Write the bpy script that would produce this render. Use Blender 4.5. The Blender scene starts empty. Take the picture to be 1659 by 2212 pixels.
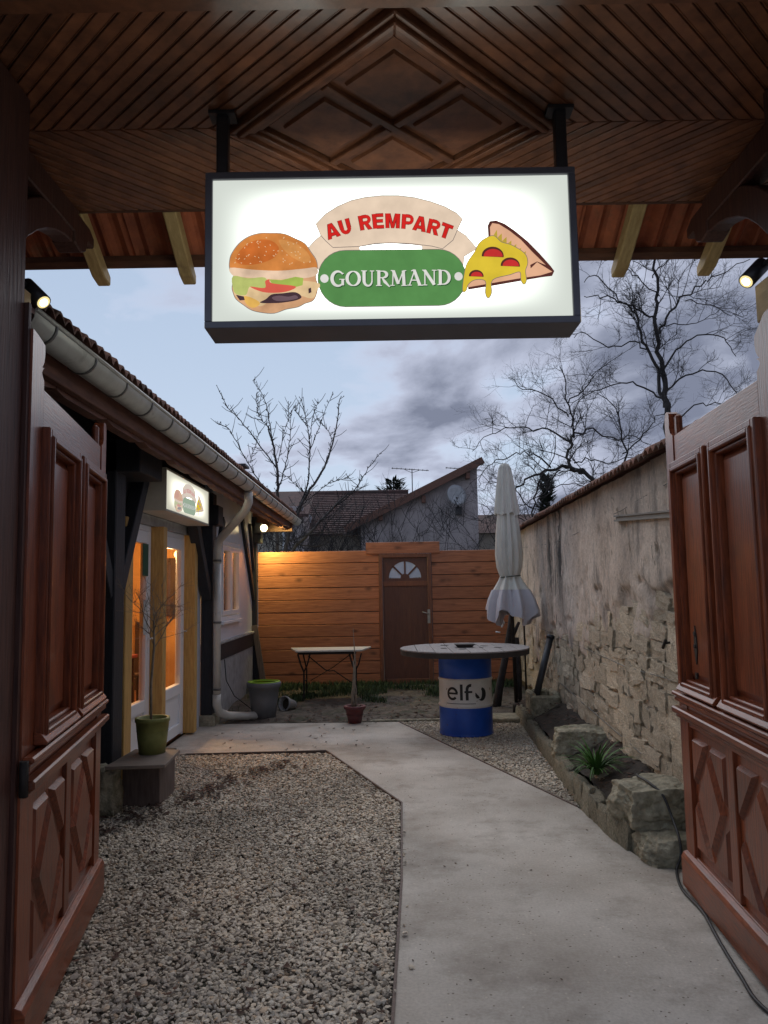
import bpy, bmesh, math, random
import numpy as np
from mathutils import Vector, Matrix, noise
from math import radians, sin, cos, pi, tan, sqrt, atan2

random.seed(7)
S = bpy.context.scene
COL = S.collection

# ------------------------------------------------------------------ camera
cam_d = bpy.data.cameras.new("camera")
cam = bpy.data.objects.new("camera", cam_d)
COL.objects.link(cam)
S.camera = cam
CAM_H, PITCH, ROLL, FPX = 1.57, radians(5.6), radians(0.95), 1680.0
cam_d.sensor_fit = 'HORIZONTAL'
cam_d.sensor_width = 36.0
cam_d.lens = 36.0 * FPX / 1659.0
cam_d.clip_start = 0.05
cam_d.clip_end = 2000
_R0 = Vector((1, 0, 0)); _U0 = Vector((0, -sin(PITCH), cos(PITCH))); _F = Vector((0, cos(PITCH), sin(PITCH)))
_R = _R0 * cos(ROLL) - _U0 * sin(ROLL)
_U = _R0 * sin(ROLL) + _U0 * cos(ROLL)
cam.matrix_world = Matrix(((_R.x, _U.x, -_F.x, 0), (_R.y, _U.y, -_F.y, 0), (_R.z, _U.z, -_F.z, CAM_H), (0, 0, 0, 1)))

def at(px, py, Y):
    """world point at depth Y measured off the photograph"""
    d = _F * FPX + _R * (px - 829.5) - _U * (py - 1106)
    return Vector((0, 0, CAM_H)) + d * (Y / d.y)

def gnd(px, py, z=0.0):
    d = _F * FPX + _R * (px - 829.5) - _U * (py - 1106)
    return Vector((0, 0, CAM_H)) + d * ((z - CAM_H) / d.z)

# ------------------------------------------------------------------ world, sun, exposure
W = bpy.data.worlds.new("World")
S.world = W
W.use_nodes = True
wn = W.node_tree.nodes; wl = W.node_tree.links
wn.clear()
w_out = wn.new('ShaderNodeOutputWorld')
w_bg = wn.new('ShaderNodeBackground')
sky = wn.new('ShaderNodeTexSky')
sky.sky_type = 'NISHITA'
sky.sun_disc = False
SUN_EL, SUN_ROT = radians(50), radians(348)
sky.sun_elevation = SUN_EL
sky.sun_rotation = SUN_ROT
sky.air_density = 1.0; sky.dust_density = 1.5; sky.ozone_density = 2.0
SKY_STRENGTH = 0.15
tc = wn.new('ShaderNodeTexCoord')
sep = wn.new('ShaderNodeSeparateXYZ'); wl.new(tc.outputs['Generated'], sep.inputs[0])
def wmath(op, a, b=None, c=None):
    n = wn.new('ShaderNodeMath'); n.operation = op
    for i, v in enumerate((a, b, c)):
        if v is None: continue
        if isinstance(v, (int, float)): n.inputs[i].default_value = v
        else: wl.new(v, n.inputs[i])
    return n.outputs[0]
zc = wmath('ADD', wmath('MAXIMUM', sep.outputs[2], 0.0), 0.16)
cx = wmath('DIVIDE', sep.outputs[0], zc); cy = wmath('DIVIDE', sep.outputs[1], zc)
cmb = wn.new('ShaderNodeCombineXYZ'); wl.new(cx, cmb.inputs[0]); wl.new(cy, cmb.inputs[1])
mp = wn.new('ShaderNodeMapping'); wl.new(cmb.outputs[0], mp.inputs[0])
CLOUD_OFF = (3.1, 1.35, 0.0)
mp.inputs['Location'].default_value = CLOUD_OFF
mp.inputs['Scale'].default_value = (0.9, 0.62, 1)
n1 = wn.new('ShaderNodeTexNoise'); n1.inputs['Scale'].default_value = 1.75; n1.inputs['Detail'].default_value = 9; n1.inputs['Roughness'].default_value = 0.56; n1.inputs['Distortion'].default_value = 0.25
wl.new(mp.outputs[0], n1.inputs['Vector'])
n2 = wn.new('ShaderNodeTexNoise'); n2.inputs['Scale'].default_value = 0.42; n2.inputs['Detail'].default_value = 2
wl.new(mp.outputs[0], n2.inputs['Vector'])
# more cloud towards the right and towards the horizon, clearer upper left
bias = wmath('ADD', wmath('MULTIPLY', sep.outputs[0], 0.30), 0.035)
low = wmath('MULTIPLY', wmath('SUBTRACT', 0.30, sep.outputs[2]), 0.10)
dens = wmath('ADD', wmath('ADD', wmath('ADD', n1.outputs[0], wmath('MULTIPLY', wmath('SUBTRACT', n2.outputs[0], 0.5), 0.8)), bias), low)
r1 = wn.new('ShaderNodeValToRGB')
r1.color_ramp.elements[0].position = 0.43; r1.color_ramp.elements[0].color = (0, 0, 0, 1)
r1.color_ramp.elements[1].position = 0.53; r1.color_ramp.elements[1].color = (1, 1, 1, 1)
wl.new(dens, r1.inputs[0])
# cloud colour: pale rims, slate cores
r2 = wn.new('ShaderNodeValToRGB')
r2.color_ramp.elements[0].position = 0.45; r2.color_ramp.elements[0].color = (3.9, 4.2, 5.2, 1)
r2.color_ramp.elements[1].position = 0.66; r2.color_ramp.elements[1].color = (1.25, 1.40, 1.92, 1)
wl.new(dens, r2.inputs[0])
skyg = wn.new('ShaderNodeMixRGB'); skyg.blend_type = 'MIX'; skyg.inputs[0].default_value = 0.92
wl.new(sky.outputs[0], skyg.inputs[1])
gr = wn.new('ShaderNodeValToRGB')
gr.color_ramp.elements[0].position = 0.0; gr.color_ramp.elements[0].color = (3.5, 4.05, 4.9, 1)
gr.color_ramp.elements[1].position = 0.55; gr.color_ramp.elements[1].color = (1.95, 2.65, 3.7, 1)
wl.new(sep.outputs[2], gr.inputs[0]); wl.new(gr.outputs[0], skyg.inputs[2])
mx = wn.new('ShaderNodeMixRGB'); wl.new(r1.outputs[0], mx.inputs[0])
wl.new(skyg.outputs[0], mx.inputs[1]); wl.new(r2.outputs[0], mx.inputs[2])
wl.new(mx.outputs[0], w_bg.inputs[0]); w_bg.inputs[1].default_value = SKY_STRENGTH
wl.new(w_bg.outputs[0], w_out.inputs[0])

sun_d = bpy.data.lights.new("sun", 'SUN'); sun_d.energy = 1.3; sun_d.angle = radians(80); sun_d.color = (1.0, 0.93, 0.88)
sun = bpy.data.objects.new("sun", sun_d); COL.objects.link(sun)
sun.rotation_euler = (radians(40), 0, radians(192))
S.view_settings.view_transform = 'Standard'
S.view_settings.look = 'None'
S.view_settings.gamma = 1.0
S.view_settings.use_curve_mapping = False
S.view_settings.exposure = 0.20
S.cycles.max_bounces = 6
S.cycles.transparent_max_bounces = 8
S.cycles.use_denoising = True

# ------------------------------------------------------------------ materials
def new_mat(name):
    m = bpy.data.materials.new(name); m.use_nodes = True
    nt = m.node_tree; nt.nodes.clear()
    o = nt.nodes.new('ShaderNodeOutputMaterial'); b = nt.nodes.new('ShaderNodeBsdfPrincipled')
    nt.links.new(b.outputs[0], o.inputs[0])
    return m, nt, b, o

def mat(name, c1, c2=None, rough=0.7, scale=6.0, stretch=(1, 1, 1), detail=6, bump=0.0, bscale=None, metal=0.0,
        spec=0.5, coat=0.0, rnd=0.0, stain=None, stain_scale=2.0, stain_pos=(0.5, 0.65), distort=0.0, island=0.0, rough_var=0.0):
    m, nt, b, o = new_mat(name)
    N, L = nt.nodes, nt.links
    t = N.new('ShaderNodeTexCoord'); oi = N.new('ShaderNodeObjectInfo')
    ml = N.new('ShaderNodeVectorMath'); ml.operation = 'SCALE'; ml.inputs[0].default_value = (37, 61, 23)
    L.new(oi.outputs['Random'], ml.inputs['Scale'])
    ad = N.new('ShaderNodeVectorMath'); ad.operation = 'ADD'
    L.new(t.outputs['Object'], ad.inputs[0]); L.new(ml.outputs[0], ad.inputs[1])
    mpn = N.new('ShaderNodeMapping'); mpn.inputs['Scale'].default_value = stretch; L.new(ad.outputs[0], mpn.inputs[0])
    nz = N.new('ShaderNodeTexNoise'); nz.inputs['Scale'].default_value = scale; nz.inputs['Detail'].default_value = detail
    nz.inputs['Roughness'].default_value = 0.6; nz.inputs['Distortion'].default_value = distort
    L.new(mpn.outputs[0], nz.inputs['Vector'])
    c2 = c2 or tuple(v * 0.7 for v in c1)
    rp = N.new('ShaderNodeValToRGB')
    rp.color_ramp.elements[0].position = 0.32; rp.color_ramp.elements[0].color = (*c2, 1)
    rp.color_ramp.elements[1].position = 0.68; rp.color_ramp.elements[1].color = (*c1, 1)
    L.new(nz.outputs[0], rp.inputs[0])
    col = rp.outputs[0]
    if stain:
        ns = N.new('ShaderNodeTexNoise'); ns.inputs['Scale'].default_value = stain_scale; ns.inputs['Detail'].default_value = 8
        ns.inputs['Roughness'].default_value = 0.65
        L.new(ad.outputs[0], ns.inputs['Vector'])
        rs = N.new('ShaderNodeValToRGB'); rs.color_ramp.elements[0].position = stain_pos[0]; rs.color_ramp.elements[1].position = stain_pos[1]
        L.new(ns.outputs[0], rs.inputs[0])
        ms = N.new('ShaderNodeMixRGB'); L.new(rs.outputs[0], ms.inputs[0]); L.new(col, ms.inputs[1]); ms.inputs[2].default_value = (*stain, 1)
        col = ms.outputs[0]
    if rnd or island:
        hs = N.new('ShaderNodeHueSaturation')
        if island:
            g = N.new('ShaderNodeNewGeometry'); src = g.outputs['Random Per Island']; amt = island
        else:
            src = oi.outputs['Random']; amt = rnd
        mr = N.new('ShaderNodeMapRange'); mr.inputs[3].default_value = 1 - amt; mr.inputs[4].default_value = 1 + amt
        L.new(src, mr.inputs[0]); L.new(mr.outputs[0], hs.inputs['Value']); L.new(col, hs.inputs['Color'])
        col = hs.outputs[0]
    L.new(col, b.inputs['Base Color'])
    b.inputs['Roughness'].default_value = rough
    if rough_var:
        rr = N.new('ShaderNodeMapRange'); rr.inputs[3].default_value = rough - rough_var; rr.inputs[4].default_value = rough + rough_var
        L.new(nz.outputs[0], rr.inputs[0]); L.new(rr.outputs[0], b.inputs['Roughness'])
    b.inputs['Metallic'].default_value = metal
    b.inputs['Specular IOR Level'].default_value = spec
    b.inputs['Coat Weight'].default_value = coat
    b.inputs['Coat Roughness'].default_value = 0.12
    if bump:
        nb = nz
        if bscale:
            nb = N.new('ShaderNodeTexNoise'); nb.inputs['Scale'].default_value = bscale; nb.inputs['Detail'].default_value = 6
            L.new(mpn.outputs[0], nb.inputs['Vector'])
        bp = N.new('ShaderNodeBump'); bp.inputs['Strength'].default_value = min(1, bump); bp.inputs['Distance'].default_value = 0.01 * max(1, bump)
        L.new(nb.outputs[0], bp.inputs['Height']); L.new(bp.outputs[0], b.inputs['Normal'])
    return m

def emit(name, c, s=1.0):
    m, nt, b, o = new_mat(name); nt.nodes.remove(b)
    e = nt.nodes.new('ShaderNodeEmission'); e.inputs[0].default_value = (*c, 1); e.inputs[1].default_value = s
    nt.links.new(e.outputs[0], o.inputs[0])
    return m

def glassmat(name, tint=(1, 1, 1), refl=1.5, rough=0.0):
    m, nt, b, o = new_mat(name); nt.nodes.remove(b)
    tr = nt.nodes.new('ShaderNodeBsdfTransparent'); tr.inputs[0].default_value = (*tint, 1)
    gl = nt.nodes.new('ShaderNodeBsdfGlossy'); gl.inputs['Roughness'].default_value = rough
    fr = nt.nodes.new('ShaderNodeFresnel'); fr.inputs[0].default_value = refl
    mxx = nt.nodes.new('ShaderNodeMixShader')
    nt.links.new(fr.outputs[0], mxx.inputs[0]); nt.links.new(tr.outputs[0], mxx.inputs[1]); nt.links.new(gl.outputs[0], mxx.inputs[2])
    nt.links.new(mxx.outputs[0], o.inputs[0])
    return m

# varnished gate timber, grain along local z / x
M = {}
M['gate_v'] = mat('varnish_vertical', (0.29, 0.070, 0.025), (0.11, 0.027, 0.012), rough=0.34, scale=9, stretch=(9, 9, 0.7), bump=0.22, coat=0.2, spec=0.38, rnd=0.14, rough_var=.1, stain=(0.075, 0.027, 0.014), stain_scale=3, stain_pos=(.52, .78))
M['gate_h'] = mat('varnish_horizontal', (0.28, 0.071, 0.026), (0.11, 0.028, 0.012), rough=0.34, scale=9, stretch=(1.0, 1.0, 14), bump=0.22, coat=0.2, spec=0.38, rnd=0.14, rough_var=.1, stain=(0.075, 0.027, 0.014), stain_scale=3, stain_pos=(.52, .78))
M['post'] = mat('dark_stained_post', (0.12, 0.05, 0.036), (0.05, 0.022, 0.018), rough=0.5, scale=8, stretch=(8, 8, 0.6), bump=0.4, rnd=0.1)
M['ceil'] = mat('ceiling_varnish', (0.30, 0.118, 0.056), (0.125, 0.048, 0.025), rough=0.30, scale=7, stretch=(1.5, 1.5, 5), bump=0.2, coat=0.25, rnd=0.22)
M['ceil_dark'] = mat('ceiling_shadow_gap', (0.03, 0.014, 0.01), rough=0.7)
M['beam'] = mat('canopy_beam_timber', (0.16, 0.066, 0.034), (0.07, 0.03, 0.018), rough=0.55, scale=8, stretch=(1, 6, 6), bump=0.3)
M['rafter'] = mat('pale_pine_rafter', (0.60, 0.44, 0.20), (0.42, 0.28, 0.11), rough=0.65, scale=6, stretch=(10, 1, 4), bump=0.25, rnd=0.12, stain=(0.22, 0.14, 0.07), stain_scale=5, stain_pos=(0.6, 0.78))
M['tile'] = mat('terracotta_tile', (0.50, 0.145, 0.06), (0.30, 0.085, 0.042), rough=0.8, scale=9, bump=0.4, bscale=60, rnd=0.2, stain=(0.16, 0.10, 0.06), stain_scale=5, stain_pos=(0.55, 0.75))
M['oldtile'] = mat('weathered_tile', (0.25, 0.115, 0.075), (0.13, 0.068, 0.052), rough=0.9, scale=12, bump=0.6, bscale=70, rnd=0.3, stain=(0.07, 0.065, 0.05), stain_scale=7, stain_pos=(0.5, 0.7))
M['black'] = mat('black_timber', (0.024, 0.026, 0.034), (0.012, 0.013, 0.018), rough=0.6, scale=8, stretch=(8, 8, 1), bump=0.35)
M['white'] = mat('white_upvc', (0.84, 0.86, 0.89), (0.78, 0.80, 0.84), rough=0.32, scale=3)
M['panelw'] = mat('white_cladding', (0.78, 0.81, 0.88), (0.70, 0.73, 0.80), rough=0.28, scale=2, bump=0.05)
M['render'] = mat('grey_render', (0.42, 0.42, 0.43), (0.30, 0.30, 0.31), rough=0.9, scale=10, bump=0.5, bscale=80, stain=(0.2, 0.19, 0.16), stain_scale=3, stain_pos=(0.52, 0.75))
M['honey'] = mat('honey_timber', (0.66, 0.42, 0.14), (0.46, 0.26, 0.08), rough=0.5, scale=7, stretch=(8, 8, 0.8), bump=0.2)
M['zinc'] = mat('zinc_gutter', (0.66, 0.65, 0.60), (0.53, 0.52, 0.48), rough=0.42, scale=5, metal=0.25, bump=0.1, stain=(0.22, 0.21, 0.18), stain_scale=6, stain_pos=(0.58, 0.8))
M['zincd'] = mat('zinc_bracket', (0.2, 0.2, 0.19), rough=0.6, metal=0.5)
M['fascia'] = mat('brown_fascia', (0.22, 0.10, 0.065), (0.12, 0.055, 0.04), rough=0.6, scale=6, stretch=(6, .8, 6), bump=0.3)
M['metal_dk'] = mat('dark_metal', (0.055, 0.055, 0.062), (0.04, 0.04, 0.045), rough=0.45, metal=0.3)
M['sign_frame'] = mat('anthracite_sign_frame', (0.14, 0.14, 0.165), (0.11, 0.11, 0.13), rough=0.4, metal=0.3)
M['sign_cream'] = mat('cream_sign_case', (0.66, 0.64, 0.55), (0.56, 0.54, 0.46), rough=0.45)
M['iron'] = mat('rusty_iron', (0.045, 0.036, 0.032), (0.02, 0.018, 0.018), rough=0.7, metal=0.4, scale=20)
M['glass'] = glassmat('window_glass', (0.95, 0.95, 0.95), 1.22)
M['glass_warm'] = glassmat('window_glass_strong', (0.92, 0.90, 0.86), 1.3)
M['concrete'] = None  # below
M['soil'] = mat('dark_soil', (0.060, 0.046, 0.034), (0.026, 0.021, 0.017), rough=0.95, scale=18, bump=1.0, bscale=50)
M['yardsoil'] = mat('littered_yard_soil', (0.15, 0.125, 0.10), (0.055, 0.045, 0.036), rough=0.95, scale=9, bump=1.0, bscale=45, stain=(0.04, 0.05, 0.025), stain_scale=2.5, stain_pos=(0.5, 0.7))
M['ground'] = mat('far_ground', (0.09, 0.085, 0.065), (0.05, 0.055, 0.035), rough=0.95, scale=1.5, bump=0.5, bscale=10)
M['limestone'] = mat('mossy_limestone', (0.40, 0.365, 0.27), (0.19, 0.17, 0.12), rough=0.95, scale=14, bump=2.2, bscale=34, rnd=0.12, stain=(0.10, 0.105, 0.045), stain_scale=5, stain_pos=(0.55, 0.74))
M['rubble'] = mat('rubble_stone', (0.76, 0.65, 0.49), (0.47, 0.39, 0.29), rough=0.95, scale=13, bump=3.0, bscale=24, rnd=0.2, stain=(0.20, 0.18, 0.15), stain_scale=8, stain_pos=(0.55, 0.75))
M['mortar'] = mat('earth_mortar', (0.22, 0.175, 0.125), (0.10, 0.08, 0.055), rough=0.98, scale=18, bump=1.5, bscale=30)
M['blue'] = mat('blue_drum_paint', (0.012, 0.085, 0.46), (0.008, 0.060, 0.35), rough=0.36, scale=4, bump=0.08, stain=(0.055, 0.035, 0.035), stain_scale=13, stain_pos=(0.62, 0.68))
M['drumwhite'] = mat('white_drum_paint', (0.74, 0.72, 0.68), (0.62, 0.60, 0.57), rough=0.4, scale=5, stain=(0.25, 0.16, 0.10), stain_scale=13, stain_pos=(0.63, 0.69))
M['print_black'] = mat('black_print', (0.015, 0.015, 0.017), rough=0.5)
M['tabletop'] = mat('weathered_table_boards', (0.30, 0.275, 0.265), (0.20, 0.18, 0.175), rough=0.75, scale=7, stretch=(9, 1, 9), bump=0.4, rnd=0.1, stain=(0.2, 0.17, 0.15), stain_scale=9, stain_pos=(0.6, 0.75))
M['tableedge'] = mat('dark_table_rim', (0.045, 0.038, 0.035), rough=0.8)
M['marble'] = mat('pale_table_slab', (0.62, 0.60, 0.54), (0.5, 0.48, 0.43), rough=0.5, scale=6, stain=(0.3, 0.3, 0.25), stain_scale=6, stain_pos=(0.6, 0.8))
M['canvas'] = mat('cream_canvas', (0.74, 0.71, 0.63), (0.62, 0.59, 0.53), rough=0.9, scale=5, stretch=(3, 3, 1), bump=0.3, bscale=14, stain=(0.36, 0.34, 0.28), stain_scale=3.5, stain_pos=(0.58, 0.8))
M['canvas_lilac'] = mat('pale_lilac_canvas', (0.62, 0.585, 0.61), (0.53, 0.50, 0.53), rough=0.9, scale=5, bump=0.3, bscale=14)
M['strap'] = mat('dark_tie_strap', (0.10, 0.11, 0.08), rough=0.9)
M['greypot'] = mat('grey_plastic_pot', (0.17, 0.18, 0.195), (0.135, 0.14, 0.155), rough=0.5)
M['lime'] = mat('lime_green_plastic', (0.38, 0.62, 0.03), (0.30, 0.52, 0.02), rough=0.45)
M['greenpot'] = mat('green_glazed_pot', (0.30, 0.31, 0.10), (0.20, 0.215, 0.065), rough=0.5, scale=9, stain=(0.13, 0.14, 0.04), stain_scale=5, stain_pos=(0.5, 0.7))
M['redpot'] = mat('dull_red_pot', (0.15, 0.038, 0.04), (0.10, 0.026, 0.03), rough=0.6)
M['palepot'] = mat('pale_grey_pot', (0.33, 0.33, 0.33), rough=0.6)
M['bark'] = mat('grey_brown_bark', (0.050, 0.043, 0.042), (0.026, 0.022, 0.022), rough=0.95, scale=14, bump=0.6)
M['barkgrey'] = mat('pale_grey_bark', (0.10, 0.092, 0.09), (0.05, 0.046, 0.044), rough=0.95, scale=14, bump=0.6)
M['twig'] = mat('dark_twig', (0.040, 0.036, 0.038), (0.024, 0.022, 0.024), rough=0.9, scale=10)
M['palebark'] = mat('pale_stem', (0.30, 0.25, 0.19), (0.19, 0.155, 0.12), rough=0.9, scale=20)
M['blade'] = mat('green_blade', (0.085, 0.20, 0.035), (0.045, 0.12, 0.022), rough=0.6, island=0.35)
M['grass'] = mat('rough_grass', (0.050, 0.088, 0.030), (0.030, 0.052, 0.020), rough=0.8, island=0.4)
M['leaf'] = mat('dead_leaf', (0.085, 0.040, 0.024), (0.04, 0.022, 0.016), rough=0.9, island=0.45)
M['pine_dark'] = mat('conifer_needles', (0.030, 0.045, 0.030), (0.018, 0.028, 0.02), rough=0.9, island=0.3)
M['housewall'] = mat('pinkish_roughcast', (0.52, 0.46, 0.46), (0.42, 0.37, 0.375), rough=0.95, scale=2.5, bump=0.5, bscale=14, stain=(0.2, 0.18, 0.18), stain_scale=0.9, stain_pos=(0.5, 0.75))
M['housecream'] = mat('cream_roughcast', (0.46, 0.42, 0.35), (0.38, 0.35, 0.30), rough=0.95, scale=2)
M['roofbrown'] = mat('brown_roof_tiles', (0.125, 0.068, 0.06), (0.07, 0.042, 0.04), rough=0.9, scale=3, stretch=(3, 1, 1), bump=0.5, bscale=9, stain=(0.06, 0.05, 0.045), stain_scale=1.5, stain_pos=(0.5, 0.75))
M['woodbox'] = mat('greyed_plank', (0.17, 0.125, 0.105), (0.10, 0.072, 0.062), rough=0.75, scale=6, stretch=(8, 8, 1), bump=0.3)
M['slab'] = mat('bench_board', (0.25, 0.20, 0.165), (0.17, 0.135, 0.11), rough=0.7, scale=6, stretch=(1, 8, 8), bump=0.3)
M['inner'] = mat('orange_room_wall', (0.70, 0.38, 0.13), (0.46, 0.22, 0.07), rough=0.8, scale=2)
M['inner_floor'] = mat('room_floor', (0.28, 0.11, 0.05), rough=0.6)
M['rubber'] = mat('black_cable_rubber', (0.018, 0.018, 0.02), rough=0.5)
M['dish'] = mat('pale_dish', (0.55, 0.56, 0.58), rough=0.5)
M['steel'] = mat('brushed_steel', (0.55, 0.52, 0.46), rough=0.35, metal=0.8)
M['frost'] = mat('frosted_pane', (0.62, 0.70, 0.80), (0.55, 0.63, 0.74), rough=0.22, scale=8, bump=0.2, bscale=60)
M['paper'] = mat('paper_notice', (0.55, 0.56, 0.55), rough=0.8)
M['greencard'] = mat('dark_green_card', (0.02, 0.09, 0.045), rough=0.7)

def fence_mat():
    m, nt, b, o = new_mat('orange_stained_board'); N, L = nt.nodes, nt.links
    t = N.new('ShaderNodeTexCoord'); oi = N.new('ShaderNodeObjectInfo')
    ml = N.new('ShaderNodeVectorMath'); ml.operation = 'SCALE'; ml.inputs[0].default_value = (37, 61, 23); L.new(oi.outputs['Random'], ml.inputs['Scale'])
    ad = N.new('ShaderNodeVectorMath'); ad.operation = 'ADD'; L.new(t.outputs['Object'], ad.inputs[0]); L.new(ml.outputs[0], ad.inputs[1])
    mpn = N.new('ShaderNodeMapping'); mpn.inputs['Scale'].default_value = (0.8, 6, 9); L.new(ad.outputs[0], mpn.inputs[0])
    nz = N.new('ShaderNodeTexNoise'); nz.inputs['Scale'].default_value = 5; nz.inputs['Detail'].default_value = 7; nz.inputs['Distortion'].default_value = 0.6
    L.new(mpn.outputs[0], nz.inputs['Vector'])
    rp = N.new('ShaderNodeValToRGB')
    rp.color_ramp.elements[0].position = 0.3; rp.color_ramp.elements[0].color = (0.32, 0.112, 0.050, 1)
    rp.color_ramp.elements[1].position = 0.7; rp.color_ramp.elements[1].color = (0.51, 0.195, 0.090, 1)
    L.new(nz.outputs[0], rp.inputs[0])
    # knots: sparse voronoi cells, darker with an elongated halo
    mk = N.new('ShaderNodeMapping'); mk.inputs['Scale'].default_value = (2.2, 3, 4.2); L.new(ad.outputs[0], mk.inputs[0])
    vo = N.new('ShaderNodeTexVoronoi'); vo.inputs['Scale'].default_value = 1.35; L.new(mk.outputs[0], vo.inputs['Vector'])
    nw = N.new('ShaderNodeTexNoise'); nw.inputs['Scale'].default_value = 9; L.new(ad.outputs[0], nw.inputs['Vector'])
    sb = N.new('ShaderNodeMath'); sb.operation = 'MULTIPLY_ADD'; sb.inputs[1].default_value = 0.16; L.new(nw.outputs[0], sb.inputs[0]); L.new(vo.outputs['Distance'], sb.inputs[2])
    rk = N.new('ShaderNodeValToRGB'); rk.color_ramp.elements[0].position = 0.13; rk.color_ramp.elements[0].color = (0.25, 0.25, 0.25, 1)
    rk.color_ramp.elements[1].position = 0.32; rk.color_ramp.elements[1].color = (1, 1, 1, 1)
    L.new(sb.outputs[0], rk.inputs[0])
    mm = N.new('ShaderNodeMixRGB'); mm.blend_type = 'MULTIPLY'; mm.inputs[0].default_value = 0.8; L.new(rp.outputs[0], mm.inputs[1]); L.new(rk.outputs[0], mm.inputs[2])
    hs = N.new('ShaderNodeHueSaturation'); mr = N.new('ShaderNodeMapRange'); mr.inputs[3].default_value = 0.86; mr.inputs[4].default_value = 1.12
    L.new(oi.outputs['Random'], mr.inputs[0]); L.new(mr.outputs[0], hs.inputs['Value']); L.new(mm.outputs[0], hs.inputs['Color'])
    L.new(hs.outputs[0], b.inputs['Base Color']); b.inputs['Roughness'].default_value = 0.52
    bp = N.new('ShaderNodeBump'); bp.inputs['Strength'].default_value = 0.3; bp.inputs['Distance'].default_value = 0.01
    L.new(nz.outputs[0], bp.inputs['Height']); L.new(bp.outputs[0], b.inputs['Normal'])
    return m
M['fence'] = fence_mat()

def concrete_mat():
    m, nt, b, o = new_mat('worn_concrete'); N, L = nt.nodes, nt.links
    t = N.new('ShaderNodeTexCoord')
    def nz(s, d=6, r=.6):
        n = N.new('ShaderNodeTexNoise'); n.inputs['Scale'].default_value = s; n.inputs['Detail'].default_value = d; n.inputs['Roughness'].default_value = r
        L.new(t.outputs['Object'], n.inputs['Vector']); return n
    a = nz(1.1, 6); rp = N.new('ShaderNodeValToRGB')
    rp.color_ramp.elements[0].position = 0.30; rp.color_ramp.elements[0].color = (0.31, 0.275, 0.23, 1)
    rp.color_ramp.elements[1].position = 0.66; rp.color_ramp.elements[1].color = (0.55, 0.515, 0.46, 1)
    L.new(a.outputs[0], rp.inputs[0])
    c = nz(70, 3); rc = N.new('ShaderNodeMapRange'); rc.inputs[3].default_value = 0.72; rc.inputs[4].default_value = 1.28; L.new(c.outputs[0], rc.inputs[0])
    mu = N.new('ShaderNodeMixRGB'); mu.blend_type = 'MULTIPLY'; mu.inputs[0].default_value = 1; L.new(rp.outputs[0], mu.inputs[1]); L.new(rc.outputs[0], mu.inputs[2])
    d = nz(1.7, 10, .72); rd = N.new('ShaderNodeValToRGB'); rd.color_ramp.elements[0].position = 0.50; rd.color_ramp.elements[0].color = (0, 0, 0, 1)
    rd.color_ramp.elements[1].position = 0.70; rd.color_ramp.elements[1].color = (.8, .8, .8, 1); L.new(d.outputs[0], rd.inputs[0])
    mx2 = N.new('ShaderNodeMixRGB'); L.new(rd.outputs[0], mx2.inputs[0]); L.new(mu.outputs[0], mx2.inputs[1]); mx2.inputs[2].default_value = (0.20, 0.17, 0.135, 1)
    # crumbs of grit: small voronoi cells, a few of them dark or pale
    vo = N.new('ShaderNodeTexVoronoi'); vo.inputs['Scale'].default_value = 55; L.new(t.outputs['Object'], vo.inputs['Vector'])
    rv = N.new('ShaderNodeValToRGB'); rv.color_ramp.interpolation = 'CONSTANT'
    rv.color_ramp.elements[0].position = 0; rv.color_ramp.elements[0].color = (.45, .42, .38, 1); rv.color_ramp.elements[1].position = 0.05; rv.color_ramp.elements[1].color = (1, 1, 1, 1)
    e = rv.color_ramp.elements.new(0.96); e.color = (1.3, 1.28, 1.22, 1)
    sp = N.new('ShaderNodeSeparateXYZ'); L.new(vo.outputs['Color'], sp.inputs[0]); L.new(sp.outputs[0], rv.inputs[0])
    lt = N.new('ShaderNodeMath'); lt.operation = 'LESS_THAN'; lt.inputs[1].default_value = 0.28; L.new(vo.outputs['Distance'], lt.inputs[0])
    m3 = N.new('ShaderNodeMixRGB'); m3.blend_type = 'MULTIPLY'; L.new(lt.outputs[0], m3.inputs[0]); L.new(mx2.outputs[0], m3.inputs[1]); L.new(rv.outputs[0], m3.inputs[2])
    L.new(m3.outputs[0], b.inputs['Base Color']); b.inputs['Roughness'].default_value = 0.85
    bp = N.new('ShaderNodeBump'); bp.inputs['Strength'].default_value = 0.5; bp.inputs['Distance'].default_value = 0.006
    L.new(c.outputs[0], bp.inputs['Height']); L.new(bp.outputs[0], b.inputs['Normal'])
    return m
M['concrete'] = concrete_mat()

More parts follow.
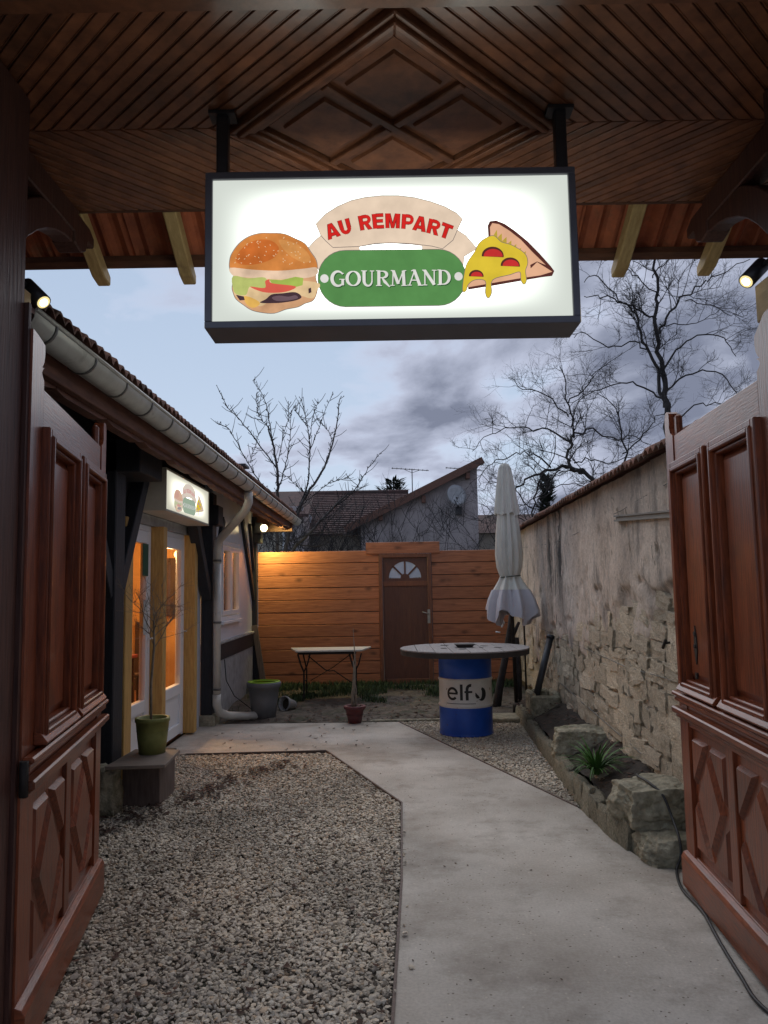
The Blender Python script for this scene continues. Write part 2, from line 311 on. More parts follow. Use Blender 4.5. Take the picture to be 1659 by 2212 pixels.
def plaster_mat():
    m, nt, b, o = new_mat('old_lime_plaster'); N, L = nt.nodes, nt.links
    t = N.new('ShaderNodeTexCoord')
    def nz(s, d=6, r=.6, st=(1, 1, 1), dist=0):
        mp_ = N.new('ShaderNodeMapping'); mp_.inputs['Scale'].default_value = st; L.new(t.outputs['Object'], mp_.inputs[0])
        n = N.new('ShaderNodeTexNoise'); n.inputs['Scale'].default_value = s; n.inputs['Detail'].default_value = d; n.inputs['Roughness'].default_value = r
        n.inputs['Distortion'].default_value = dist
        L.new(mp_.outputs[0], n.inputs['Vector']); return n
    a = nz(1.6, 6); rp = N.new('ShaderNodeValToRGB')
    rp.color_ramp.elements[0].position = 0.3; rp.color_ramp.elements[0].color = (0.54, 0.45, 0.38, 1)
    rp.color_ramp.elements[1].position = 0.7; rp.color_ramp.elements[1].color = (0.82, 0.705, 0.60, 1)
    L.new(a.outputs[0], rp.inputs[0])
    # vertical mould streaks
    s = nz(3.2, 8, .72, (1, 1.6, 0.45), .3); rs = N.new('ShaderNodeValToRGB'); rs.color_ramp.elements[0].position = 0.50; rs.color_ramp.elements[0].color = (0, 0, 0, 1)
    rs.color_ramp.elements[1].position = 0.64; rs.color_ramp.elements[1].color = (.66, .66, .66, 1); L.new(s.outputs[0], rs.inputs[0])
    m1 = N.new('ShaderNodeMixRGB'); L.new(rs.outputs[0], m1.inputs[0]); L.new(rp.outputs[0], m1.inputs[1]); m1.inputs[2].default_value = (0.17, 0.155, 0.145, 1)
    # the two black runs below the leaking coping
    sx = N.new('ShaderNodeSeparateXYZ'); L.new(t.outputs['Object'], sx.inputs[0])
    def band(y0, w):
        d_ = N.new('ShaderNodeMath'); d_.operation = 'SUBTRACT'; L.new(sx.outputs[1], d_.inputs[0]); d_.inputs[1].default_value = y0
        ab = N.new('ShaderNodeMath'); ab.operation = 'ABSOLUTE'; L.new(d_.outputs[0], ab.inputs[0])
        mr = N.new('ShaderNodeMapRange'); mr.inputs[1].default_value = w; mr.inputs[2].default_value = w * .25; L.new(ab.outputs[0], mr.inputs[0]); return mr.outputs[0]
    zf = N.new('ShaderNodeMapRange'); zf.inputs[1].default_value = 1.0; zf.inputs[2].default_value = 1.75; L.new(sx.outputs[2], zf.inputs[0])
    f = nz(7, 8, .75, (1, 1, .35)); fr = N.new('ShaderNodeMapRange'); fr.inputs[1].default_value = .36; fr.inputs[2].default_value = .50; L.new(f.outputs[0], fr.inputs[0])
    ad = N.new('ShaderNodeMath'); ad.operation = 'ADD'; L.new(band(4.30, .28), ad.inputs[0]); L.new(band(4.85, .24), ad.inputs[1])
    mu = N.new('ShaderNodeMath'); mu.operation = 'MULTIPLY'; L.new(ad.outputs[0], mu.inputs[0]); L.new(zf.outputs[0], mu.inputs[1])
    mv = N.new('ShaderNodeMath'); mv.operation = 'MULTIPLY'; mv.use_clamp = True; L.new(mu.outputs[0], mv.inputs[0]); L.new(fr.outputs[0], mv.inputs[1])
    m2 = N.new('ShaderNodeMixRGB'); L.new(mv.outputs[0], m2.inputs[0]); L.new(m1.outputs[0], m2.inputs[1]); m2.inputs[2].default_value = (0.05, 0.046, 0.044, 1)
    ch = nz(13, 5, .6, (1, 1, .45), .8); rch = N.new('ShaderNodeValToRGB'); rch.color_ramp.elements[0].position = .62; rch.color_ramp.elements[0].color = (0, 0, 0, 1); rch.color_ramp.elements[1].position = .68; rch.color_ramp.elements[1].color = (.75, .75, .75, 1)
    L.new(ch.outputs[0], rch.inputs[0]); mc = N.new('ShaderNodeMixRGB'); L.new(rch.outputs[0], mc.inputs[0]); L.new(m2.outputs[0], mc.inputs[1]); mc.inputs[2].default_value = (0.22, 0.175, 0.125, 1); m2 = mc
    g = nz(40, 4); rg = N.new('ShaderNodeMapRange'); rg.inputs[3].default_value = .6; rg.inputs[4].default_value = 1.38; L.new(g.outputs[0], rg.inputs[0])
    m3 = N.new('ShaderNodeMixRGB'); m3.blend_type = 'MULTIPLY'; m3.inputs[0].default_value = 1; L.new(m2.outputs[0], m3.inputs[1]); L.new(rg.outputs[0], m3.inputs[2])
    L.new(m3.outputs[0], b.inputs['Base Color']); b.inputs['Roughness'].default_value = 0.95
    b2 = nz(30, 10, .8, (1, 1, .7)); bp = N.new('ShaderNodeBump'); bp.inputs['Strength'].default_value = 1; bp.inputs['Distance'].default_value = 0.03
    L.new(b2.outputs[0], bp.inputs['Height']); L.new(bp.outputs[0], b.inputs['Normal'])
    return m
M['plaster'] = plaster_mat()

def gravel_mat():
    m, nt, b, o = new_mat('pale_gravel'); N, L = nt.nodes, nt.links
    g = N.new('ShaderNodeNewGeometry'); rp = N.new('ShaderNodeValToRGB')
    cols = [(0, (0.30, 0.23, 0.165)), (.15, (0.66, 0.57, 0.44)), (.35, (0.50, 0.44, 0.365)), (.55, (0.74, 0.65, 0.51)), (.75, (0.37, 0.315, 0.26)), (.9, (0.80, 0.73, 0.60)), (1, (0.56, 0.41, 0.27))]
    cr = rp.color_ramp; cr.elements[0].position = cols[0][0]; cr.elements[0].color = (*cols[0][1], 1); cr.elements[1].position = 1; cr.elements[1].color = (*cols[-1][1], 1)
    for p_, c_ in cols[1:-1]:
        e = cr.elements.new(p_); e.color = (*c_, 1)
    L.new(g.outputs['Random Per Island'], rp.inputs[0])
    t = N.new('ShaderNodeTexCoord'); n = N.new('ShaderNodeTexNoise'); n.inputs['Scale'].default_value = 1.3; n.inputs['Detail'].default_value = 5; L.new(t.outputs['Object'], n.inputs['Vector'])
    mr = N.new('ShaderNodeMapRange'); mr.inputs[1].default_value = .3; mr.inputs[2].default_value = .7; mr.inputs[3].default_value = .66; mr.inputs[4].default_value = 1.15; L.new(n.outputs[0], mr.inputs[0])
    mu = N.new('ShaderNodeMixRGB'); mu.blend_type = 'MULTIPLY'; mu.inputs[0].default_value = 1; L.new(rp.outputs[0], mu.inputs[1]); L.new(mr.outputs[0], mu.inputs[2])
    L.new(mu.outputs[0], b.inputs['Base Color']); b.inputs['Roughness'].default_value = .8
    n2_ = N.new('ShaderNodeTexNoise'); n2_.inputs['Scale'].default_value = 120; L.new(t.outputs['Object'], n2_.inputs['Vector'])
    bp = N.new('ShaderNodeBump'); bp.inputs['Strength'].default_value = .4; bp.inputs['Distance'].default_value = .003; L.new(n2_.outputs[0], bp.inputs['Height']); L.new(bp.outputs[0], b.inputs['Normal'])
    return m
M['gravel'] = gravel_mat()

# ------------------------------------------------------------------ mesh helpers
class MB:
    def __init__(s, xf=None):
        s.v = []; s.f = []; s.sm = []; s.xf = xf
    def add(s, vs, fs, smooth=False):
        o = len(s.v)
        s.v += [tuple(v) for v in vs]
        s.f += [tuple(i + o for i in f) for f in fs]
        s.sm += [smooth] * len(fs)
        return s
    def box(s, x0, x1, y0, y1, z0, z1):
        return s.add([(x0, y0, z0), (x1, y0, z0), (x1, y1, z0), (x0, y1, z0), (x0, y0, z1), (x1, y0, z1), (x1, y1, z1), (x0, y1, z1)],
                     [(0, 3, 2, 1), (4, 5, 6, 7), (0, 1, 5, 4), (1, 2, 6, 5), (2, 3, 7, 6), (3, 0, 4, 7)])
    def prism(s, pts, axis, a0, a1):
        """pts: 2D outline; axis 'x': pts=(y,z), 'y': (x,z), 'z': (x,y)"""
        def mk(p, a):
            return (a, p[0], p[1]) if axis == 'x' else ((p[0], a, p[1]) if axis == 'y' else (p[0], p[1], a))
        n = len(pts)
        vs = [mk(p, a0) for p in pts] + [mk(p, a1) for p in pts]
        fs = [tuple(range(n))[::-1], tuple(range(n, 2 * n))] + [(i, (i + 1) % n, n + (i + 1) % n, n + i) for i in range(n)]
        return s.add(vs, fs)
    def frustum(s, base, top, axis, a0, a1):
        def mk(p, a):
            return (a, p[0], p[1]) if axis == 'x' else ((p[0], a, p[1]) if axis == 'y' else (p[0], p[1], a))
        n = len(base)
        vs = [mk(p, a0) for p in base] + [mk(p, a1) for p in top]
        fs = [tuple(range(n))[::-1], tuple(range(n, 2 * n))] + [(i, (i + 1) % n, n + (i + 1) % n, n + i) for i in range(n)]
        return s.add(vs, fs)
    def tube(s, pts, r, n=8, cap=True, smooth=True):
        pts = [Vector(p) for p in pts]
        rs = r if isinstance(r, (list, tuple)) else [r] * len(pts)
        vs = []; fs = []
        up = None
        for i, p in enumerate(pts):
            d = (pts[min(i + 1, len(pts) - 1)] - pts[max(i - 1, 0)])
            if d.length < 1e-9: d = Vector((0, 0, 1))
            d.normalize()
            if up is None:
                up = Vector((0, 0, 1)) if abs(d.z) < 0.9 else Vector((1, 0, 0))
            a = d.cross(up)
            if a.length < 1e-6: a = d.orthogonal()
            a.normalize(); bb = a.cross(d).normalized(); up = bb
            for k in range(n):
                t = 2 * pi * k / n
                vs.append(p + a * (cos(t) * rs[i]) + bb * (sin(t) * rs[i]))
        for i in range(len(pts) - 1):
            for k in range(n):
                fs.append((i * n + k, i * n + (k + 1) % n, (i + 1) * n + (k + 1) % n, (i + 1) * n + k))
        s.add(vs, fs, smooth)
        if cap:
            o = len(s.v) - len(vs)
            s.f += [tuple(o + k for k in range(n)), tuple(o + (len(pts) - 1) * n + k for k in range(n))[::-1]]
            s.sm += [False, False]
        return s
    def lathe(s, prof, c=(0, 0), n=24, smooth=True):
        vs = []; fs = []
        for (r, z) in prof:
            for k in range(n):
                t = 2 * pi * k / n
                vs.append((c[0] + r * cos(t), c[1] + r * sin(t), z))
        for i in range(len(prof) - 1):
            for k in range(n):
                fs.append((i * n + k, i * n + (k + 1) % n, (i + 1) * n + (k + 1) % n, (i + 1) * n + k))
        return s.add(vs, fs, smooth)
    def poly(s, pts):
        return s.add(pts, [tuple(range(len(pts)))])
    def mesh(s, name, origin=(0, 0, 0), bevel=0, fix=True):
        me = bpy.data.meshes.new(name)
        o = Vector(origin)
        vs = [(s.xf @ Vector(v)) if s.xf else Vector(v) for v in s.v]
        me.from_pydata([v - o for v in vs], [], s.f)
        me.polygons.foreach_set('use_smooth', s.sm)
        if bevel or fix:
            bm = bmesh.new(); bm.from_mesh(me)
            if fix: bmesh.ops.recalc_face_normals(bm, faces=bm.faces)
            if bevel:
                es = [e for e in bm.edges if len(e.link_faces) == 2 and e.calc_face_angle(0) > 0.6]
                if es: bmesh.ops.bevel(bm, geom=es, offset=bevel, segments=1, affect='EDGES', clamp_overlap=True)
            bm.to_mesh(me); bm.free()
        me.update()
        return me
    def build(s, name, m, parent=None, bevel=0, label=None, fix=True, origin=None, **kw):
        o = Vector(origin) if origin is not None else (world_loc(parent) if parent else Vector((0, 0, 0)))
        if origin is None and parent is None and s.v:
            vs = [(s.xf @ Vector(v)) if s.xf else Vector(v) for v in s.v]
            o = Vector((sum(v.x for v in vs) / len(vs), sum(v.y for v in vs) / len(vs), min(v.z for v in vs)))
        me = s.mesh(name, o, bevel, fix)
        me.materials.append(M[m] if isinstance(m, str) else m)
        ob = bpy.data.objects.new(name, me); COL.objects.link(ob)
        if parent: ob.parent = parent; ob.location = o - world_loc(parent)
        else: ob.location = o
        if label: ob['label'] = label
        return tag(ob, **kw)

def world_loc(o):
    v = Vector((0, 0, 0))
    while o: v = v + o.location; o = o.parent
    return v
def tag(o, lab=None, cat=None, group=None, kind=None):
    if lab: o['label'] = lab
    if cat: o['category'] = cat
    if group: o['group'] = group
    if kind: o['kind'] = kind
    return o
def thing(name, loc, lab, cat, group=None):
    o = bpy.data.objects.new(name, None); COL.objects.link(o); o.location = loc; o.empty_display_size = 0.1
    return tag(o, lab, cat, group)
def piece(name, me, m, parent, loc, rot=(0, 0, 0), scale=(1, 1, 1)):
    if not me.materials: me.materials.append(M[m] if isinstance(m, str) else m)
    ob = bpy.data.objects.new(name, me); COL.objects.link(ob)
    if parent: ob.parent = parent; ob.location = Vector(loc) - world_loc(parent)
    else: ob.location = loc
    ob.rotation_euler = rot; ob.scale = scale
    return ob
def frame_xf(P0, P1, side=1):
    """local (u along P0->P1, w = depth towards 'side', z up)"""
    d = Vector((P1[0] - P0[0], P1[1] - P0[1], 0)); L_ = d.length; d.normalize()
    n = Vector((d.y, -d.x, 0)) * side
    return Matrix(((d.x, n.x, 0, P0[0]), (d.y, n.y, 0, P0[1]), (0, 0, 1, 0), (0, 0, 0, 1))), L_

# ================================================================== GROUND
def sheet(name, poly, z, m, lab=None, kind='structure', thick=0.03):
    mb = MB().prism(poly, 'z', z - thick, z)
    return mb.build(name, m, None, kind=kind, lab=lab, origin=(0, 0, 0))
MB().add([(-120, -40, -0.09), (120, -40, -0.09), (120, 260, -0.09), (-120, 260, -0.09)], [(0, 1, 2, 3)]).build('ground', 'ground', kind='structure', lab='bare brown ground beyond the courtyard fence')

PATH = [(-0.10, -3.0), (-0.03, 2.0), (0.0, 2.98), (0.063, 4.38), (0.095, 5.88), (-0.60, 7.78), (-2.25, 7.72), (-2.25, 9.42), (0.136, 9.36), (1.336, 5.72),
        (1.40, 5.3), (1.40, 4.9), (1.45, 4.62), (1.62, 4.45), (1.85, 4.35), (2.4, 4.3), (2.4, -3.0)]
def grid_poly(name, poly, z, m, lab, step=0.25, **kw):
    mb = MB(); mb.poly([(x, y, z) for x, y in poly])
    mb.poly([(x, y, z - 0.06) for x, y in poly])
    n = len(poly)
    for i in range(n):
        a, b_ = poly[i], poly[(i + 1) % n]
        mb.poly([(a[0], a[1], z), (b_[0], b_[1], z), (b_[0], b_[1], z - 0.06), (a[0], a[1], z - 0.06)])
    me = mb.mesh(name)
    bm = bmesh.new(); bm.from_mesh(me); bmesh.ops.remove_doubles(bm, verts=bm.verts, dist=1e-5); bmesh.ops.triangulate(bm, faces=bm.faces); bm.to_mesh(me); bm.free()
    me.materials.append(M[m]); ob = bpy.data.objects.new(name, me); COL.objects.link(ob)
    return tag(ob, lab, kind='structure')
grid_poly('concrete_path', PATH, 0.0, 'concrete', 'grey concrete path running from the gate to the fence door')
sheet('gravel_base', [(-2.6, -3.0), (-0.10, -3.0), (-0.03, 2.0), (0.0, 2.98), (0.063, 4.38), (0.095, 5.88), (-0.60, 7.78), (-2.25, 7.72), (-2.6, 7.72)], -0.018, 'yardsoil', 'dark soil showing between the gravel stones')
sheet('gravel_base', [(0.136, 9.36), (1.336, 5.72), (1.40, 6.2), (1.50, 7.25), (1.60, 9.3), (1.60, 9.5), (0.2, 9.5)], -0.018, 'yardsoil', 'dark soil under the gravel patch below the drum table')

# rough yard at the back
mb = MB(); nx, ny = 60, 50
vs = []; fs = []
for j in range(ny + 1):
    for i in range(nx + 1):
        x = -2.4 + 4.8 * i / nx; y = 9.42 + 3.6 * j / ny
        z = 0.004 + 0.035 * noise.noise(Vector((x * 1.8, y * 1.8, 3))) + 0.02 * noise.noise(Vector((x * 7, y * 7, 1))) + 0.012 * (y - 9.4)
        if y < 9.6: z = min(z, 0.0)
        vs.append((x, y, z))
for j in range(ny):
    for i in range(nx):
        a = j * (nx + 1) + i; fs.append((a, a + 1, a + nx + 2, a + nx + 1))
mb.add(vs, fs, True).build('yard_soil', 'yardsoil', kind='structure', lab='rough leaf-littered soil strip before the orange fence', origin=(0, 0, 0), fix=False)

# planting bed soil, raised behind the kerb stones
mb = MB(); vs = []; fs = []; nx, ny = 14, 60
for j in range(ny + 1):
    for i in range(nx + 1):
        y = 4.92 + 4.93 * j / ny
        xk = 1.38 + 0.035 * (y - 4.7) + .06; xw = 2.08 + .036 * (y - 12.6) + 0.06
        t = i / nx; x = xk + (xw - xk) * t
        z = 0.13 + 0.20 * t + 0.03 * noise.noise(Vector((x * 5, y * 5, 0)))
        vs.append((x, y, z))
for j in range(ny):
    for i in range(nx):
        a = j * (nx + 1) + i; fs.append((a, a + 1, a + nx + 2, a + nx + 1))
mb.add(vs, fs, True).build('planting_bed', 'soil', kind='structure', lab='dark raised planting bed along the stone wall', origin=(0, 0, 0), fix=False)

def edge_x(y):
    pts = [(-0.10, -3.0), (-0.03, 2.0), (0.0, 2.98), (0.063, 4.38), (0.095, 5.88), (-0.60, 7.78)]
    for (x0, y0), (x1, y1) in zip(pts, pts[1:]):
        if y0 <= y <= y1: return x0 + (x1 - x0) * (y - y0) / (y1 - y0)
    return -9
# gravel stones as one mass each
def stones(name, inside, bbox, n, smin, smax, z, lab, mt='gravel'):
    rng = np.random.default_rng(3)
    ph = (1 + 5 ** .5) / 2
    ico = np.array([(-1, ph, 0), (1, ph, 0), (-1, -ph, 0), (1, -ph, 0), (0, -1, ph), (0, 1, ph), (0, -1, -ph), (0, 1, -ph), (ph, 0, -1), (ph, 0, 1), (-ph, 0, -1), (-ph, 0, 1)], float)
    ico /= np.linalg.norm(ico[0])
    fc = np.array([(0, 11, 5), (0, 5, 1), (0, 1, 7), (0, 7, 10), (0, 10, 11), (1, 5, 9), (5, 11, 4), (11, 10, 2), (10, 7, 6), (7, 1, 8), (3, 9, 4), (3, 4, 2), (3, 2, 6), (3, 6, 8), (3, 8, 9), (4, 9, 5), (2, 4, 11), (6, 2, 10), (8, 6, 7), (9, 8, 1)])
    P = []
    while len(P) < n:
        x = rng.uniform(bbox[0], bbox[1], n); y = rng.uniform(bbox[2], bbox[3], n)
        for a, b_ in zip(x, y):
            if inside(a, b_): P.append((a, b_))
            if len(P) >= n: break
    P = np.array(P)
    q = rng.normal(size=(n, 4)) * [1, .35, .35, 1]; q /= np.linalg.norm(q, axis=1)[:, None]
    w_, x_, y_, z_ = q.T
    Rm = np.stack([1 - 2 * (y_**2 + z_**2), 2 * (x_ * y_ - z_ * w_), 2 * (x_ * z_ + y_ * w_), 2 * (x_ * y_ + z_ * w_), 1 - 2 * (x_**2 + z_**2), 2 * (y_ * z_ - x_ * w_), 2 * (x_ * z_ - y_ * w_), 2 * (y_ * z_ + x_ * w_), 1 - 2 * (x_**2 + y_**2)], 1).reshape(n, 3, 3)
    sc = rng.uniform(smin, smax, (n, 1)) * rng.uniform([.8, .6, .35], [1.5, 1.1, .7], (n, 3))
    V = ico[None] * (1 + rng.uniform(-.26, .2, (n, 12, 1))) * sc[:, None, :]
    V = np.einsum('nij,nkj->nki', Rm, V)
    V[:, :, 2] *= 0.75
    V[:, :, 0] += P[:, 0:1]; V[:, :, 1] += P[:, 1:2]; V[:, :, 2] += (np.where((P[:, 0] > np.array([edge_x(b_) for b_ in P[:, 1]])) & (P[:, 0] < .6) & (P[:, 1] < 5.5), .010, z))[:, None] + rng.uniform(-.006, .012, (n, 1))
    V = V.reshape(-1, 3); Fc = (fc[None] + (np.arange(n) * 12)[:, None, None]).reshape(-1)
    me = bpy.data.meshes.new(name); me.vertices.add(len(V)); me.vertices.foreach_set('co', V.ravel())
    me.loops.add(len(Fc)); me.loops.foreach_set('vertex_index', Fc)
    nf = len(Fc) // 3; me.polygons.add(nf); me.polygons.foreach_set('loop_start', np.arange(0, len(Fc), 3)); me.polygons.foreach_set('loop_total', np.full(nf, 3))
    me.polygons.foreach_set('use_smooth', np.zeros(nf, bool))
    me.update(); me.validate(); me.materials.append(M[mt])
    ob = bpy.data.objects.new(name, me); COL.objects.link(ob)
    return tag(ob, lab, kind='stuff')
LB = lambda y: -1.9 if y > 6.1 else -2.4
stones('gravel', lambda x, y: x < edge_x(y) - .012 + (.35 * random.random() ** 5 if random.random() < .06 else 0) and x > (-2.3) and (x > -1.05 - 0.29 * y * .55 or y > 3), (-2.3, 0.1, 1.6, 7.7), 62000, .0075, .0160, -0.012, 'pale mixed gravel filling the left half of the entrance')
def in_r(x, y):
    if not (5.75 < y < 9.42): return False
    xl = 1.336 + (0.136 - 1.336) * (y - 5.72) / (9.36 - 5.72); xr = 1.38 + (1.60 - 1.38) * (y - 5.8) / 3.5
    return xl + .02 < x < xr
stones('gravel', in_r, (0.1, 1.62, 5.75, 9.42), 13000, .008, .015, -0.012, 'fine brownish gravel around the blue drum table')

# flush metal strips between gravel and path
def strip(pts, lab):
    mb = MB()
    for (a, b_) in zip(pts, pts[1:]):
        d = Vector((b_[0] - a[0], b_[1] - a[1], 0)).normalized(); nrm = Vector((-d.y, d.x, 0)) * .006
        A, B = Vector((*a, 0)), Vector((*b_, 0))
        vs = [A - nrm, B - nrm, B + nrm, A + nrm]
        mb.add([v + Vector((0, 0, -.04)) for v in vs] + [v + Vector((0, 0, .009)) for v in vs], [(0, 3, 2, 1), (4, 5, 6, 7), (0, 1, 5, 4), (1, 2, 6, 5), (2, 3, 7, 6), (3, 0, 4, 7)])
    mb.build('edging_strip', 'woodbox', lab=lab, cat='edging', group='thin edging strips between path and gravel')
strip([(-0.03, 2.0), (0.0, 2.98), (0.063, 4.38), (0.095, 5.88), (-0.60, 7.78), (-1.96, 7.72)], 'bent edging strip between the left gravel and the path')
strip([(0.136, 9.36), (1.336, 5.72)], 'straight edging strip beside the drum table gravel')

# dead leaves and twigs lying about
def leaves(name, spots, lab, m='leaf'):
    mb = MB()
    for (x, y, z, s_) in spots:
        a = random.uniform(0, 2 * pi); w = s_ * random.uniform(.35, .6); curl = random.uniform(.1, .5) * s_
        c, sn = cos(a), sin(a)
        pts = [(-s_, 0, curl * .6), (-s_ * .3, w, .25 * curl), (s_ * .4, w * .7, 0.1 * curl), (s_, 0, curl), (s_ * .35, -w * .8, .05), (-s_ * .4, -w, .3 * curl)]
        pts[4] = (pts[4][0], pts[4][1], .05 * curl)
        vs = [(x + c * p[0] - sn * p[1], y + sn * p[0] + c * p[1], z + p[2]) for p in pts]
        vs.append((x, y, z + .002))
        mb.add(vs, [(6, i, (i + 1) % 6) for i in range(6)], False)
    mb.build(name, m, kind='stuff', lab=lab, fix=False, origin=(0, 0, 0))
sp = []
for i in range(210):
    t = random.random(); x = -2.0 + 1.1 * t + random.gauss(0, .10); y = 5.2 + 2.1 * t + random.gauss(0, .16)
    sp.append((x, y, .010, random.uniform(.018, .042)))
for i in range(420):
    y = random.uniform(2.4, 7.6); x = random.uniform(-1.7, min(edge_x(y), .1)); sp.append((x, y, .01, random.uniform(.01, .026)))
leaves('dead_leaves', sp, 'brown dead leaves scattered over the left gravel')
sp = []
for i in range(900):
    x = random.uniform(-2.0, 1.9); y = 9.45 + 3.0 * random.random() ** 1.5; sp.append((x, y, .012 + .012 * (y - 9.4), random.uniform(.015, .04)))
leaves('leaf_litter', sp, 'damp leaf litter on the soil before the fence')
sp = []
for i in range(45):
    x = random.uniform(-1.9, 0); y = random.uniform(7.85, 9.3); sp.append((x, y, .004, random.uniform(.008, .03)))
for i in range(60):
    y = random.uniform(2.6, 7.5); x = random.uniform(max(edge_x(y), 0), 1.35); sp.append((x, y, .003, random.uniform(.004, .011)))
leaves('path_litter', sp, 'few dark leaves and crumbs on the concrete path')
sp = [(random.uniform(1.5, 1.85), random.uniform(4.8, 9.6), .25, random.uniform(.015, .04)) for i in range(260)]
sp = [(x, y, .15 + .2 * (x - 1.45) / .5, s_) for x, y, z, s_ in sp]
leaves('bed_litter', sp, 'brown leaves lying in the planting bed by the wall')

# grass tufts along the fence
def grass(name, spots, lab, m='grass', hh=(.02, .10), wdt=.006):
    mb = MB()
    for (x, y, z) in spots:
        h = random.uniform(*hh); a = random.uniform(0, 2 * pi); lean = random.uniform(.1, .7) * h
        dx, dy = cos(a) * lean, sin(a) * lean; px_, py_ = -sin(a) * wdt, cos(a) * wdt
        mb.add([(x - px_, y - py_, z), (x + px_, y + py_, z), (x + dx * .4 + px_ * .7, y + dy * .4 + py_ * .7, z + h * .6), (x + dx * .4 - px_ * .7, y + dy * .4 - py_ * .7, z + h * .6), (x + dx, y + dy, z + h)],
               [(0, 1, 2, 3), (3, 2, 4)])
    mb.build(name, m, kind='stuff', lab=lab, fix=False, origin=(0, 0, 0))
sp = []
while len(sp) < 13000:
    x = random.uniform(-2.0, 2.0); y = random.uniform(10.2, 12.58)
    dn = noise.noise(Vector((x * 1.9, y * 1.9, 7))) * 1.5 + (y - 11.35) * .85
    if 0.0 < x < .8: dn -= .45
    if dn > random.uniform(.0, .75): sp.append((x, y, .01 + .012 * (y - 9.4)))
grass('grass', sp, 'rough dark grass growing along the foot of the fence')

# ================================================================== BACK FENCE AND DOOR
FY = 12.6
fence = thing('wooden_fence', (0, FY, 0), 'orange stained fence of wide horizontal boards closing the yard', 'fence')
BP = 0.1965
def board_mesh(L_, h, seed):
    rnd = random.Random(seed); mb = MB(); n = 14
    vs = []; fs = []
    for i in range(n + 1):
        x = -L_ / 2 + L_ * i / n; e0 = .0022 * noise.noise(Vector((x * 3, seed, 0))); e1 = .0022 * noise.noise(Vector((x * 3, seed + 9, 0)))
        yb = .004 * noise.noise(Vector((x * 1.1, seed, 5)))
        for (y, z) in ((.0 + yb, .004 + e0), (.0 + yb, h - .004 + e1), (.006 + yb, h + e1), (.03 + yb, h + e1), (.03 + yb, e0), (.006 + yb, e0)):
            vs.append((x, y, z))
    for i in range(n):
        for k in range(6):
            a = i * 6 + k; b_ = i * 6 + (k + 1) % 6; fs.append((a, b_, b_ + 6, a + 6))
    fs.append((0, 1, 2, 3, 4, 5)); fs.append(tuple(n * 6 + k for k in range(6)))
    return mb.add(vs, fs).mesh('fence_board')
for k in range(11):
    z0 = 2.19 - (k + 1) * BP
    piece('board', board_mesh(1.945, BP - .009, k), 'fence', fence, (-2.05 + 1.945 / 2, FY + random.uniform(-.003, .003), z0))
    piece('board', board_mesh(1.48, BP - .009, 40 + k), 'fence', fence, (0.755 + 1.48 / 2, FY + random.uniform(-.003, .003), z0 - .018))
piece('lintel_board', board_mesh(1.19, .185, 77), 'fence', fence, (0.292, FY - .033, 2.125))['label'] = 'short raised board above the fence door'
mb = MB()
for x in (-2.0, -1.0, -.15, .8, 1.5, 2.15): mb.box(x, x + .07, FY + .035, FY + .1, -.05, 2.15)
mb.build('fence_post', 'fence', fence)
MB().box(-2.05, -.105, FY + .0315, FY + .034, -.03, 2.17).box(.75, 2.2, FY + .0315, FY + .034, -.03, 2.15).build('gap_blackout_sheet', 'metal_dk', fence)  # added dark sheets blocking the brightness behind, so board gaps read as shade

door = thing('fence_door', (0.32, FY, 0), 'brown garden door with fan-shaped frosted light in the orange fence', 'door')
dw0, dw1 = -0.10, 0.745
M['doorw'] = mat('brown_door_wood', (0.155, 0.062, 0.036), (0.098, 0.040, 0.025), rough=0.45, scale=7, stretch=(9, 9, .7), bump=0.25)
M['doorf'] = mat('door_frame_wood', (0.24, 0.088, 0.04), (0.16, 0.058, 0.03), rough=0.5, scale=7, stretch=(6, 6, 1), bump=0.2)
MB().box(dw0, dw0 + .06, FY - .03, FY + .07, 0, 2.12).box(dw1 - .06, dw1, FY - .03, FY + .07, 0, 2.12).box(dw0 + .06, dw1 - .06, FY - .03, FY + .07, 2.06, 2.12).build('door_frame', 'doorf', door, bevel=.004)
MB().box(dw0 + .063, dw1 - .063, FY + .012, FY + .05, .13, 1.60).build('lower_panel', 'doorw', door, bevel=.003)
mb = MB()
for i in range(1, 8):
    x = dw0 + .063 + i * (dw1 - dw0 - .126) / 8
    mb.box(x - .003, x + .003, FY + .009, FY + .013, .2, 1.58)
mb.build('panel_bead', 'doorw', door)
MB().box(dw0 + .063, dw1 - .063, FY - .002, FY + .05, 1.60, 1.68).build('middle_rail', 'doorf', door, bevel=.004)
MB().box(dw0 + .063, dw1 - .063, FY - .005, FY + .05, .03, .13).build('bottom_rail', 'doorf', door, bevel=.004)
MB().box(dw0 + .18, dw1 - .06, FY - .16, FY - .03, -.01, .045).build('threshold', 'limestone', door, bevel=.004)
# fan light: plate with four wedge openings is built as ribs + arch around panes
fcx, fcz, fr = (dw0 + dw1) / 2, 1.725, .262
def arc(r, a0, a1, n=10): return [(fcx + r * cos(a0 + (a1 - a0) * i / n), fcz + r * 1.04 * sin(a0 + (a1 - a0) * i / n)) for i in range(n + 1)]
top_out = [(dw1 - .063, 1.68), (dw1 - .063, 2.06), (dw0 + .063, 2.06), (dw0 + .063, 1.68)]
mb = MB()
a_ = arc(fr, 0, pi, 20)
xr, xl = dw1 - .063, dw0 + .063
q = [(xr, fcz)] + [(xr, 2.06)] + [(xl, 2.06)] + [(xl, fcz)]
